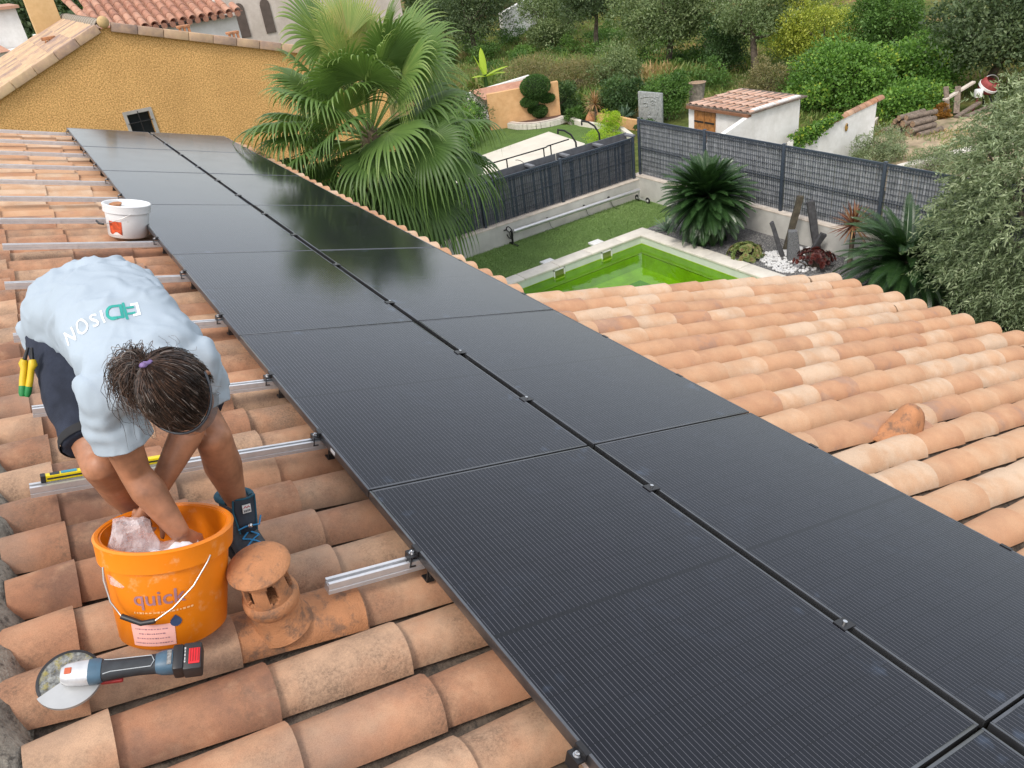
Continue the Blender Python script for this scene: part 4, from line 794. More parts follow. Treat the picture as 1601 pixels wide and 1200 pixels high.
# white house at the far left
wh = thing("white_house", "tall white house at the far top left corner", "house", T(-3.66, 30.41, -7.75) @ Matrix.Scale(1.61, 4))
mb = MB(); mb.box((0.05, 2.5, 2.72), (6.1, 5.0, 5.44)); mb.build("wall", MAT['white_wall'], wh)
mb = MB(); mb.add([(-3.2, -.15, 5.62), (3.20, -.15, 5.43), (3.20, 5.1, 5.43), (-3.2, 5.1, 5.62), (-3.2, -.15, 5.70), (3.20, -.15, 5.50), (3.20, 5.1, 5.50), (-3.2, 5.1, 5.7)], [(0, 1, 2, 3), (4, 7, 6, 5), (0, 4, 5, 1), (1, 5, 6, 2)]); mb.build("roof", MAT['tile_rose'], wh)
mb = MB(); mb.box((1.25, -.7, 2.25), (3.4, 1.3, 4.5)); mb.build("porch", MAT['white_wall'], wh)
mb = MB(); mb.add([(-.5, -1.5, 4.52), (2.55, -1.5, 4.52), (2.2, -.06, 4.80), (-.5, -.06, 4.80)], [(0, 1, 2, 3)]); mb.build("porch_roof", MAT['tile_rose'], wh)
oc = thing("white_outbuilding", "small white outbuilding glimpsed between the white house and chimney", "outbuilding", T(2.86, 40.07, -7.75) @ Matrix.Scale(1.61, 4)); mb = MB(); mb.box((0.2, 1, 2.2), (1.2, 2, 4.4)); mb.build("wall", MAT['white_wall'], oc); mb = MB(); mb.box((.25, -.012, 4.1), (.4, .02, .25)); mb.build("window", MAT['glass_dark'], oc)
# white wall behind the wood, top of frame
ribbon_wall("far_wall", "white wall seen through the trees at the top of the slope", [(24.0, 27.0), (31.5, 33.5)], G, [-2.6, -2.4], .2, MAT['white_wall'])
ribbon_wall("far_facade", "pale grey facade behind the trees at the top centre", [(37.0, 27.0), (43.0, 22.0)], G, [-.2, -.2], .3, MAT['cream_wall'])

# ------------------------------------------------------------------ things standing on the tiles
def text_mesh(s, size, bold=0.0):
    cu = bpy.data.curves.new("lettering", 'FONT'); cu.body = s; cu.size = size; cu.offset = bold; cu.align_x = 'CENTER'; cu.resolution_u = 4
    o = bpy.data.objects.new("lettering", cu); COL.objects.link(o); dg = bpy.context.evaluated_depsgraph_get(); me = bpy.data.meshes.new_from_object(o.evaluated_get(dg))
    vs = [v.co.copy() for v in me.vertices]; fs = [tuple(p.vertices) for p in me.polygons]; bpy.data.objects.remove(o); bpy.data.curves.remove(cu); bpy.data.meshes.remove(me); return vs, fs
def axis_frame(base, axis, yaw=0.0):
    z = Vector(axis).normalized(); x = Vector((1, 0, 0)); x = (x - z * x.dot(z)).normalized(); y = z.cross(x)
    return T(*base) @ Matrix(((x.x, y.x, z.x, 0), (x.y, y.y, z.y, 0), (x.z, y.z, z.z, 0), (0, 0, 0, 1))) @ Matrix.Rotation(yaw, 4, 'Z')
def bucket(name, label, M, rb, rt, H, body, rimcol, handle_a, handle_drop, n=56, group=None):
    t = thing(name, label, "bucket", M, group); th = .004
    def rz(z): return rb + (rt - rb) * z / H
    rim0 = H - .062
    mb = MB(); mb.lathe([(rb - .012, 0), (rb, .010), (rz(rim0), rim0), (rz(H) - th, H - .004), (rz(H) - 2 * th, H - .004), (rz(.05) - 2 * th, .05), (rb - .02, .012)], n, cap0=True); mb.add([((rb - .02) * math.cos(2 * math.pi * k / n), (rb - .02) * math.sin(2 * math.pi * k / n), .0125) for k in range(n)], [tuple(range(n))]); mb.build("pail", body, t, smooth=50)
    mb = MB(); mb.lathe([(rz(rim0) + .001, rim0 - .002), (rz(rim0) + .012, rim0), (rz(H) + .011, H - .010), (rz(H) + .013, H - .003), (rz(H) + .007, H + .002), (rz(H) - .002, H), (rz(H) - .006, H - .008)], n); mb.build("rim", rimcol, t, smooth=40)
    # wire bail hanging down the front
    pa = handle_a; p0 = Vector((rz(rim0) * 1.085 * math.cos(pa), rz(rim0) * 1.085 * math.sin(pa), rim0 + .02)); q = pa - handle_drop[0]; p1 = Vector((rz(rim0) * 1.085 * math.cos(q), rz(rim0) * 1.085 * math.sin(q), rim0 + .02))
    return t, rz, p0, p1
orange = plain("orange plastic", (0.86, 0.235, 0.004), 0.42, var=.08, scale=5, dirt=((0.86, 0.50, 0.24), 17, 0.57, 0.42))
BM = RM @ axis_frame((-.750, -10.922, -.100), (0, .2, 1))
RB, RT, HB = .146, .172, .310
bk, rz, _, _ = bucket("orange_bucket", "large orange plastic bucket the worker reaches into", BM, RB, RT, HB, orange, orange, 0, (0,))
def on_bucket(vs, a_c, z_c, off=.0012):            # wraps flat lettering round the pail; a_c is the heading of its middle
    return [((rz(z_c + p.y) + off) * math.cos(a_c + p.x / rz(z_c)), (rz(z_c + p.y) + off) * math.sin(a_c + p.x / rz(z_c)), z_c + p.y) for p in vs]
aC = math.radians(-101)
violet = plain("mauve print", (.34, .17, .20), .5, var=.2, scale=30); palep = plain("faded print", (.86, .47, .20), .5)
vs, fs = text_mesh("quick", .062, .0006); mb = MB(); mb.add(on_bucket(vs, aC - .16, .150), fs); mb.build("lettering", violet, bk)
def scribble(w_, h_, seed):                          # print too small to read: a broken line of strokes
    r_ = random.Random(seed); x = -w_ / 2; vs_, fs_ = [], []
    while x < w_ / 2:
        l_ = r_.uniform(.5, 1.5) * h_; k_ = len(vs_); hh_ = h_ * r_.uniform(.5, 1.0)
        vs_ += [Vector((x, -hh_ / 2, 0)), Vector((x + l_, -hh_ / 2, 0)), Vector((x + l_, hh_ / 2, 0)), Vector((x, hh_ / 2, 0))]; fs_.append((k_, k_ + 1, k_ + 2, k_ + 3)); x += l_ + h_ * r_.uniform(.25, .8)
    return vs_, fs_
vs, fs = scribble(.15, .006, 1); mb = MB(); mb.add(on_bucket(vs, aC - .12, .126), fs); mb.build("small_print", palep, bk)
mb = MB(); nn = 10; vs = [Vector((-.058 + .116 * i / nn, y, 0)) for y in (-.034, .034) for i in range(nn + 1)]; mb.add(on_bucket(vs, aC - .33, .055, .001), [(i, i + 1, nn + 2 + i, nn + 1 + i) for i in range(nn)]); lbl = mb.build("paper_label", plain("pink paper label", (.80, .42, .36), .7, var=.06), bk, smooth=60)
for k, wl in enumerate((.088, .070, .085, .095)):
    vs, fs = scribble(wl, .0042, k + 4); mb = MB(); mb.add(on_bucket(vs, aC - .345, .075 - k * .0145, .0018), fs); mb.build("print_line", violet, lbl)
mb = MB(); dr = [Vector((.0, .022, 0))] + [Vector((.0145 * math.sin(a_), -.0145 * math.cos(a_) * 1.0, 0)) for a_ in np.linspace(2.3, -2.3, 12)]; mb.add(on_bucket([p + Vector((.062, .036, 0)) for p in dr], aC - .33, .055, .0016), [tuple(range(13))]); mb.build("drop_mark", plain("navy drop", (.035, .06, .13), .5), lbl)
def bail(parent, rzf, a0, a1, zp, zlow, name="bail", grip=True, amid=None, R=1.10):
    pts = []
    for k in range(13):
        f = k / 12; a_ = a0 + (a1 - a0) * f; dz = (zlow - zp) * math.sin(math.pi * f) ** .6; pts.append(Vector((rzf(zp) * (R + .035 * math.sin(math.pi * f)) * math.cos(a_), rzf(zp) * (R + .035 * math.sin(math.pi * f)) * math.sin(a_), zp + dz)))
    mb = MB(); mb.tube(pts, .0024, 6); b_ = mb.build(name, MAT['wire'], parent, smooth=60); return b_, pts
# the bail hooks on at the right front and sags left
q_ = [(math.radians(-62), HB - .046, 1.075), (math.radians(-66), HB - .060, 1.10), (math.radians(-80), HB - .115, 1.12), (math.radians(-98), HB - .165, 1.14), (math.radians(-113), HB - .195, 1.16), (math.radians(-124), HB - .200, 1.17), (math.radians(-142), HB - .185, 1.16), (math.radians(-153), HB - .150, 1.15), (math.radians(-158), HB - .09, 1.13), (math.radians(-160), HB - .055, 1.08)]
pts = [Vector((rz(z) * k * math.cos(a_), rz(z) * k * math.sin(a_), z)) for a_, z, k in q_]
mb = MB(); mb.tube(pts, .0026, 7); ba = mb.build("bail", MAT['wire'], bk, smooth=60)
mb = MB(); mb.tube(pts[4:7], [.0075, .0075, .0075], 9); mb.build("grip", MAT['black'], ba, smooth=60)
# plastic bag slumped inside and over the rim
def film():
    m, nt, N, B = newmat("clear plastic film"); B.inputs["Base Color"].default_value = (.93, .88, .89, 1); B.inputs["Roughness"].default_value = .16
    tr = N.new("ShaderNodeBsdfTransparent"); tr.inputs[0].default_value = (.98, .95, .95, 1); mx = N.new("ShaderNodeMixShader"); nn_ = noise_node(nt, 22, 4, .7); rr_ = ramp(nt, nn_.outputs["Fac"], [(.3, .12), (.7, .50)])
    nt.links.new(rr_.outputs[0], mx.inputs[0]); nt.links.new(tr.outputs[0], mx.inputs[1]); nt.links.new(B.outputs[0], mx.inputs[2]); nt.links.new(mx.outputs[0], N["Material Output"].inputs[0]); bump(nt, B, nn_.outputs["Fac"], .6, .02); return m
bag = thing("plastic_bag", "crumpled clear plastic bag of white powder in the orange bucket", "bag", BM @ T(0, 0, .042))
def crumple(c, r_, seed, n=22, m=14, amp=.22):
    mb = MB(); mb.ball((0, 0, 0), 1, n, m); out = []
    for v in mb.v:
        q = Vector(v); k = 1 + amp * noise.noise(q * 1.7 + Vector((seed, 0, 0))) + amp * .6 * abs(noise.noise(q * 4.1 + Vector((0, seed, 0)))); out.append((c[0] + q.x * r_[0] * k, c[1] + q.y * r_[1] * k, c[2] + q.z * r_[2] * k))
    mb.v = out; return mb
FILM = film()
crumple((-.088, -.025, .240), (.058, .036, .085), 2.0, 15, 10, amp=.42).build("folded_top", FILM, bag, smooth=18)
crumple((-.02, -.03, .17), (.115, .09, .055), 5.0, 20, 11, amp=.42).build("bag_body", FILM, bag, smooth=18)
powder = MB(); g = 14; pv = []
for i in range(g + 1):
    for j in range(g + 1): x = -.052 + .13 * i / g; y = -.130 + .10 * j / g; pv.append((x, y, .222 + .02 * noise.noise(Vector((x * 22, y * 22, 3))) + .012 * noise.noise(Vector((x * 50, y * 50, 1)))))
powder.add(pv, [(i * (g + 1) + j, (i + 1) * (g + 1) + j, (i + 1) * (g + 1) + j + 1, i * (g + 1) + j + 1) for i in range(g) for j in range(g)]); powder.build("paper_sachet", plain("white paper", (.80, .79, .83), .7, var=.04), bag, smooth=60)
cont = MB(); cont.lathe([(0, .06), (RB - .03, .06)], 24); cont.build("powder", plain("pink grey powder", (.55, .36, .28), .95, var=.2, scale=20), bag)
# white bucket
whitep = plain("white bucket plastic", (.76, .77, .77), .35, var=.03, scale=6, dirt=((.50, .52, .44), 26, .60, .6))
WM = RM @ axis_frame((-.127, -6.02, -.11), (0, .02, 1)); wb, rzw, _, _ = bucket("white_bucket", "white plastic bucket standing on the tiles beside the panels", WM, .148, .168, .262, whitep, whitep, 0, (0,))
rb_, rt_ = .160, .182
def on_wb(vs, a_c, z_c, off=.0015): return [((rzw(z_c + p.y) + off) * math.cos(a_c + p.x / rzw(z_c)), (rzw(z_c + p.y) + off) * math.sin(a_c + p.x / rzw(z_c)), z_c + p.y) for p in vs]
mb = MB(); nn = 8; vs = [Vector((-.055 + .11 * i / nn, y + (.01 if y > 0 else -.012 * math.sin(i)), 0)) for y in (-.042, .042) for i in range(nn + 1)]; mb.add(on_wb(vs, math.radians(-135), .085), [(i, i + 1, nn + 2 + i, nn + 1 + i) for i in range(nn)]); lb = mb.build("torn_label", plain("torn orange red label", (.62, .09, .025), .6, var=.5, scale=24), wb, smooth=60)
mb = MB(); vs = [Vector((-.06 + .12 * i / nn, y, 0)) for y in (-.056, -.036) for i in range(nn + 1)]; mb.add(on_wb(vs, math.radians(-137), .085, .001), [(i, i + 1, nn + 2 + i, nn + 1 + i) for i in range(nn)]); mb.build("label_backing", plain("label paper", (.78, .70, .66), .7), lb, smooth=60)
pts = [Vector((rzw(z) * k * math.cos(math.radians(a_)), rzw(z) * k * math.sin(math.radians(a_)), z)) for a_, z, k in ((-88, .205, 1.08), (-100, .185, 1.09), (-125, .15, 1.12), (-150, .118, 1.16), (-165, .105, 1.2))]; mb = MB(); mb.tube(pts, .0026, 6); b_ = mb.build("bail", MAT['wire'], wb, smooth=60); mb = MB(); mb.tube([pts[-1], pts[-1] + Vector((-.03, .03, .0)), pts[-1] + Vector((-.04, .08, .01))], .009, 8); mb.build("grip", MAT['black'], b_)
mb = MB(); mb.lathe([(0, .230), (.155, .230)], 32); mb.build("plaster_fill", plain("white plaster", (.78, .78, .77), .8, var=.05), wb)
sh_ = MB(); sh_.loft([[(x, y, z) for x, y in ((-.075, -.01), (-.045, -.035), (.01, -.022), (.02, .015), (.0, .03), (-.04, .02))] for z in (0, .014)]); o = sh_.build("tile_shard", MAT['clay'], None, WM @ T(-.045, .055, .240) @ Matrix.Rotation(.25, 4, 'X')); tag(o, "broken terracotta tile shard lying in the white bucket", "shard")
# clay vent cowl
vc = thing("vent_cowl", "round terracotta vent cowl with slots and a domed cap", "vent cowl", RM @ axis_frame((-.452, -10.978, -.155), (-.30, -.10, 1)))
mb = MB(); mb.lathe([(.0, .300), (.035, .297), (.070, .286), (.088, .274), (.0925, .266), (.0905, .259), (.08, .256), (.0, .254)], 40); mb.build("cap", MAT['clay'], vc, smooth=45)
nS = 6
def cowl():
    """slotted drum: the wall between the slots, sill and lintel"""
    mb = MB(); n = 72; zs = [.135, .160, .170, .225, .235, .262]
    def rad(z): return .0745 - .009 * (z - .135) / .13
    def open_(j, k):                                 # slot cells
        f = (j % (n // nS)) / (n // nS); half = .19 if k == 2 else .125
        return k in (1, 2, 3) and abs(f - .5) < half
    for k in range(5):
        for j in range(n):
            a0, a1 = 2 * math.pi * j / n, 2 * math.pi * (j + 1) / n
            if open_(j, k): continue
            for rr_, fl in ((0, 1), (-.012, -1)):
                q = [((rad(z) + rr_) * math.cos(a_), (rad(z) + rr_) * math.sin(a_), z) for a_, z in ((a0, zs[k]), (a1, zs[k]), (a1, zs[k + 1]), (a0, zs[k + 1]))]; mb.add(q, [(0, 1, 2, 3) if fl > 0 else (3, 2, 1, 0)])
            for (jj, kk, e0, e1) in ((j - 1, k, (a0, zs[k]), (a0, zs[k + 1])), (j + 1, k, (a1, zs[k]), (a1, zs[k + 1])), (j, k - 1, (a0, zs[k]), (a1, zs[k])), (j, k + 1, (a0, zs[k + 1]), (a1, zs[k + 1]))):
                if 0 <= kk < 5 and open_(jj % n, kk):
                    mb.add([((rad(z) + d) * math.cos(a_), (rad(z) + d) * math.sin(a_), z) for d in (0, -.012) for a_, z in (e0, e1)], [(0, 1, 3, 2)])
    return mb
cowl().build("slotted_drum", MAT['clay'], vc, smooth=None)
mb = MB(); mb.lathe([(.0725, .150), (.081, .144), (.0845, .128), (.082, .108), (.076, .098), (.070, .09)], 40); mb.lathe([(.05, .14), (.0725, .150)], 40); mb.build("collar", MAT['clay'], vc, smooth=60)
mb = MB(); mb.lathe([(.074, .10), (.0755, .078), (.079, .055), (.087, .030), (.098, .006)], 40); mb.lathe([(0, .10), (.05, .11)], 24); mb.build("socket", MAT['clay'], vc, smooth=60)
bt = var_tile(6, None); m2 = MB(); m2.v, m2.f, m2.m = [(x * 1.02, y * 1.06, z * 1.06) for x, y, z in bt.v], bt.f, bt.m
o = m2.build("base_tile", MAT['clay'], vc, (RM @ axis_frame((-.452, -10.978, -.155), (-.30, -.10, 1))).inverted() @ RM @ T(-.20, -10.960, CROWN - R0 + .004), smooth=35)
# spirit level on its rail
sl = thing("spirit_level", "yellow spirit level lying on the rail behind the worker's knee", "spirit level", RM @ T(-1.02, -10.045, -.0360) @ Matrix.Rotation(.02, 4, 'Z')); yel = plain("yellow level paint", (.80, .62, .01), .4, var=.06)
mb = MB(); mb.box((.23, 0, .012), (.46, .022, .024), bev=.002); mb.build("body", yel, sl); mb = MB(); mb.box((.23, -.0118, .012), (.42, .002, .006)); mb.build("groove", MAT['black'], sl)
for x in (.008, .452): mb = MB(); mb.box((x, 0, .012), (.016, .026, .028), bev=.002); mb.build("end_cap", MAT['black'], sl)
mb = MB(); mb.box((.09, 0, .0245), (.05, .016, .004)); mb.build("vial", plain("teal vial", (.03, .25, .35), .2), sl); mb = MB(); mb.box((.045, 0, .0243), (.03, .018, .002)); mb.build("black_mark", MAT['black'], sl)
# cordless angle grinder
gM = RM @ T(-1.035, -11.065, -.050) @ Matrix.Rotation(math.radians(-17), 4, 'Z') @ Matrix.Rotation(math.radians(-2), 4, 'Y') @ Matrix.Rotation(math.radians(24), 4, 'X') @ Matrix.Scale(1.06, 4)
gr = thing("angle_grinder", "cordless blue angle grinder with a worn disc lying on the tiles", "angle grinder", gM)
blue = plain("blue grey tool body", (.060, .125, .185), .45, var=.15, scale=20); dk = plain("dark rubber grip", (.030, .036, .042), .6, var=.2, scale=30); silver = plain("scuffed gear housing", (.58, .60, .62), .4, .3, var=.12, scale=20, dirt=((.35, .33, .3), 30, .6, .5))
def sec(x, w_, h_, z=0.0, n=14, p=2.6): return [(x, w_ / 2 * math.copysign(abs(math.cos(a)) ** (2 / p), math.cos(a)), z + h_ / 2 * math.copysign(abs(math.sin(a)) ** (2 / p), math.sin(a))) for a in np.linspace(0, 2 * math.pi, n + 1)[:-1]]
mb = MB(); mb.loft([sec(-.012, .036, .030), sec(0, .050, .044), sec(.03, .058, .050), sec(.05, .058, .052)]); mb.build("gear_head", silver, gr, smooth=50)
mb = MB(); mb.loft([sec(.0495, .060, .054), sec(.07, .060, .054), sec(.078, .054, .050)]); mb.build("collar", blue, gr, smooth=50)
mb = MB(); mb.loft([sec(.0775, .051, .047), sec(.11, .046, .042), sec(.16, .043, .040), sec(.20, .047, .043)]); gp = mb.build("grip", dk, gr, smooth=50)
mb = MB(); mb.tube([(.083, -.018, .0205), (.10, -.015, .0225), (.19, -.014, .0225), (.197, 0, .0235), (.19, .014, .0225), (.10, .015, .0225), (.083, .018, .0205)], .0011, 5); mb.build("trim_line", plain("pale trim", (.42, .46, .48), .5), gp)
mb = MB(); mb.loft([sec(.1995, .047, .043), sec(.212, .056, .052), sec(.232, .060, .056), sec(.240, .060, .056)]); mb.build("motor_end", blue, gr, smooth=50)
mb = MB(); mb.box((.252, 0, -.002), (.026, .066, .060), bev=.006); mb.build("battery_seat", MAT['black'], gr, smooth=40); mb = MB(); mb.box((.285, 0, -.004), (.044, .070, .056), bev=.005); bt_ = mb.build("battery", plain("battery dark", (.028, .028, .03), .5), gr, smooth=40)
mb = MB(); mb.box((.290, -.002, .0250), (.026, .040, .004), bev=.0015); mb.build("red_latch", plain("red latch", (.75, .02, .03), .4), bt_)
for k in range(4): mb = MB(); mb.box((.281 + k * .006, .0, .0276), (.0018, .034, .002)); mb.build("latch_rib", plain("dark red", (.35, .01, .015), .5) if k == 0 else bpy.data.materials["dark red"], bt_)
vs, fs = scribble(.034, .005, 9); mb = MB(); mb.add([(.268 - p.y, p.x + .0, .0246) for p in vs], fs); mb.build("lettering", plain("pale print", (.5, .5, .5), .5), bt_)
mb = MB(); mb.box((.232, 0, .0285), (.010, .036, .001)); mb.build("rating_label", plain("grey label", (.25, .25, .24), .5, var=.4, scale=150), gr)
mb = MB(); mb.lathe([(0, -.002), (.070, -.002), (.0705, 0), (.070, .0025), (.022, .0025), (.02, .006), (0, .006)], 40, T(-.002, .004, -.030)); dd = plain("worn abrasive disc", (.20, .21, .20), .5, var=.8, scale=70, bmp=.5, bscale=110, dirt=((.28, .24, .05), 40, .5, .9)); disc = mb.build("disc", dd, gr, smooth=40)
mb = MB(); mb.lathe([(.066, -.0035), (.0720, -.001), (.0720, .003), (.065, .0042)], 40, T(-.002, .004, -.030)); mb.build("disc_edge", MAT['black'], disc, smooth=50)
mb = MB(); mb.lathe([(.020, -.010), (.075, -.012), (.076, -.022), (.030, -.026)], 24, T(-.002, .004, -.012), a0=math.radians(215), a1=math.radians(345)); mb.lathe([(.020, -.0105), (.076, -.0125)], 24, T(-.002, .004, -.0115), a0=math.radians(215), a1=math.radians(345)); mb.build("guard", plain("grey guard", (.46, .47, .47), .4, .5, var=.1), gr, smooth=50)
mb = MB(); mb.box((.006, 0, .0225), (.016, .016, .004), bev=.002); mb.build("spindle_lock", plain("orange button", (.55, .12, .05), .5), gr); mb = MB(); mb.box((.095, -.012, -.034), (.05, .016, .012), bev=.003); mb.build("side_switch", plain("red switch", (.35, .03, .03), .5), gr)
# ------------------------------------------------------------------ the worker, bent over the bucket
def remesh(mb, voxel, smooth_it=6, fac=.5):
    me = mb.mesh("tmp", []); o = bpy.data.objects.new("tmp", me); COL.objects.link(o)
    m = o.modifiers.new("r", 'REMESH'); m.mode = 'VOXEL'; m.voxel_size = voxel; m.adaptivity = 0
    s = o.modifiers.new("s", 'SMOOTH'); s.factor = fac; s.iterations = smooth_it
    dg = bpy.context.evaluated_depsgraph_get(); out = bpy.data.meshes.new_from_object(o.evaluated_get(dg)); bpy.data.objects.remove(o); bpy.data.meshes.remove(me); return out
V = Vector
J = dict(pel=V((-.617, -10.341, .880)), hipR=V((-.708, -10.354, .848)), hipL=V((-.524, -10.349, .865)), kneeR=V((-.748, -10.739, .591)), kneeL=V((-.447, -10.711, .524)), ankL=V((-.445, -10.598, .205)), ankR=V((-.711, -10.500, .215)),
         lumb=V((-.585, -10.477, .893)), mid=V((-.558, -10.631, .880)), chest=V((-.541, -10.794, .840)), neck=V((-.535, -10.892, .845)), head=V((-.512, -11.140, .918)), shR=V((-.671, -10.830, .815)), shL=V((-.426, -10.806, .822)),
         elR=V((-.676, -10.835, .580)), wrR=V((-.633, -10.915, .387)), elL=V((-.473, -10.746, .636)), wrL=V((-.663, -10.784, .457)))
per = thing("person", "worker in a pale blue T-shirt bending over the orange bucket", "person", T(-.6, -10.55, .06))
PI_ = T(.6, 10.55, -.06)                             # meshes below are laid out in world space
skin_m = plain("skin", (.37, .165, .088), .48, var=.24, scale=14, bmp=.08, bscale=160, coord='Object', dirt=((.55, .45, .38), 13, .63, .35))
b = MB()
def limb(pts, rad, n=14): b.tube(pts, rad, n)
limb([J['pel'], J['lumb'], J['mid'], J['chest'], J['neck'].lerp(J['chest'], .35)], [.11, .10, .105, .11, .07], 16)
limb([J['chest'], J['neck'], J['neck'].lerp(J['head'], .5)], [.07, .058, .055])
for s, sg in (('R', -1), ('L', 1)):
    sh, el, wr, hp, kn, an = (J[k + s] for k in ('sh', 'el', 'wr', 'hip', 'knee', 'ank'))
    limb([J['chest'].lerp(J['neck'], .3), sh, sh.lerp(el, .35), sh.lerp(el, .75), el, el.lerp(wr, .25), el.lerp(wr, .6), wr], [.06, .057, .054, .045, .041, .047, .037, .0265])
    bow = V((0, -.012, 0))
    limb([J['pel'].lerp(hp, .6), hp, hp.lerp(kn, .5), kn.lerp(hp, .12), kn, kn.lerp(an, .22) - bow * .6, kn.lerp(an, .42) - bow, kn.lerp(an, .75), an, an - V((0, 0, .06))], [.085, .088, .076, .060, .054, .055, .059, .043, .034, .034], 16)
    b.ball(tuple(kn + V((0, -.016, .008))), (.043, .038, .044), 12, 8); b.ball(tuple(el + (el - sh.lerp(wr, .5)).normalized() * .016), .031, 10, 8)
    b.ball(tuple(kn.lerp(an, .3) + V((.022, .022, 0))), (.034, .034, .075), 10, 8)
# hands: palm and five bent fingers
def hand(wr, fwd_, palm_n, side, grip):
    f = fwd_.normalized(); n = (palm_n - f * palm_n.dot(f)).normalized(); l = f.cross(n) * side
    b.tube([wr, wr + f * .03, wr + f * .075, wr + f * .09], [.027, .032, .037, .030], 12, flat=.55)
    for k, (off, L, cv) in enumerate(((-.030, .068, 1.0), (-.010, .078, 1.0), (.011, .073, 1.05), (.030, .058, 1.15))):
        p = wr + f * (.088 - abs(off) * .15) + l * off; d = f.copy(); pts = [p - f * .015]; ax = f.cross(n)
        for q in (.45, .30, .25):
            d = (Matrix.Rotation(grip * cv * .62, 3, ax) @ d).normalized(); p = p + d * L * q; pts.append(p)
        b.tube(pts, [.0095, .009, .0085, .0075], 8)
    p = wr + f * .03 - l * .032; d = (f * .6 - l * .6 + n * .35).normalized(); b.tube([p + l * .012, p + d * .03, p + d * .055 + f * .012, p + d * .068 + f * .03], [.013, .011, .0095, .008], 8)
hand(J['wrR'], V((.10, .10, -.30)), V((-.5, .6, 0)), 1, 1.0); hand(J['wrL'], V((-.22, .06, -.24)), V((.3, .5, -.5)), -1, 1.0)
# head: ears, brow, nose, jaw; the crown faces the camera and the face looks down
S_ = V((.90, -.38, .17)).normalized(); F_ = V((-.02, -.46, -.88)); F_ = (F_ - S_ * F_.dot(S_)).normalized(); U_ = S_.cross(F_); U_ = U_ if U_.y < 0 else -U_
HC = J['head']
HS = .90
def H(s, f, u): return HC + (S_ * s + F_ * f + U_ * u) * HS
HM = Matrix(((S_.x, F_.x, U_.x, HC.x), (S_.y, F_.y, U_.y, HC.y), (S_.z, F_.z, U_.z, HC.z), (0, 0, 0, 1))) @ Matrix.Scale(HS, 4)
b.ball((0, -.006, .012), (.076, .096, .098), 18, 12, M=HM); b.ball((0, .035, -.055), (.056, .056, .062), 14, 10, M=HM); b.tube([H(0, -.02, -.05), J['neck']], [.056, .058], 12)
b.tube([H(0, .088, .012), H(0, .105, -.022), H(0, .098, -.034)], [.010, .013, .010], 8)
for sg in (-1, 1):
    b.tube([H(sg * .074, -.012, .022), H(sg * .085, -.022, .012), H(sg * .083, -.02, -.012), H(sg * .075, -.006, -.028)], [.010, .013, .011, .009], 8, flat=.6)
    b.tube([H(sg * .012, .088, .028), H(sg * .045, .076, .030)], [.010, .008], 6)
body = remesh(b, .0062, 5); body.materials.append(skin_m); body.shade_smooth()
link("body", body, per, PI_)
for sg in (-1, 1):
    mb = MB(); mb.ball((sg * .031, .083, .012), .0115, 12, 8, M=HM); mb.build("eye", plain("eye white", (.7, .68, .65), .2), per, PI_, smooth=60)
mb = MB(); mb.tube([H(-.024, .086, -.068), H(0, .094, -.066), H(.024, .086, -.068)], [.004, .0065, .004], 8); mb.build("lips", plain("lips", (.40, .15, .11), .45), per, PI_, smooth=60)

# T-shirt
shirt_m = plain("pale blue cotton", (.375, .440, .500), .92, var=.035, scale=5, bmp=.12, bscale=420, spec=.2)
tb = MB()
def ell(c, lat, dors, a, d, n=28, p=2.3, ext=0.0): return [c + lat * (a * math.copysign(abs(math.cos(t_)) ** (2 / p), math.cos(t_))) + dors * (d * math.copysign(abs(math.sin(t_)) ** (2 / p), math.sin(t_))) for t_ in np.linspace(0, 2 * math.pi, n + 1)[:-1]]
hipax = (J['hipL'] - J['hipR']).normalized(); shax = (J['shL'] - J['shR']).normalized()
sp = [(J['pel'] + V((-.012, .075, -.030)), .176, .126, 0), (J['pel'] + V((.008, .0, .02)), .178, .136, .05), (J['lumb'] + V((.006, 0, .022)), .158, .126, .3), (J['mid'] + V((0, 0, .018)), .152, .120, .6), (J['chest'] + V((0, .03, .014)), .158, .110, .9), (J['chest'] + V((0, -.035, .008)), .150, .096, 1), (J['neck'] + V((0, .035, -.004)), .105, .074, 1), (J['neck'] + V((0, -.005, -.004)), .072, .066, 1)]
rings = []
for i, (c, a_, d_, k) in enumerate(sp):
    ax = (sp[min(i + 1, len(sp) - 1)][0] - sp[max(i - 1, 0)][0]).normalized(); lat = hipax.lerp(shax, k); lat = (lat - ax * lat.dot(ax)).normalized(); rings.append(ell(c, lat, lat.cross(ax) if (lat.cross(ax)).z > 0 else -lat.cross(ax), a_, d_))
tb.loft(rings)
slv = {}
for s in ('R', 'L'):
    sh, el = J['sh' + s], J['el' + s]; d = (el - sh).normalized(); end = sh + d * (.125 if s == 'R' else .115); slv[s] = (end, d)
    tb.tube([J['chest'].lerp(J['neck'], .35), sh - d * .012, sh + d * .06, end, end + d * .04], [.074, .070, .067, .070, .072], 18)
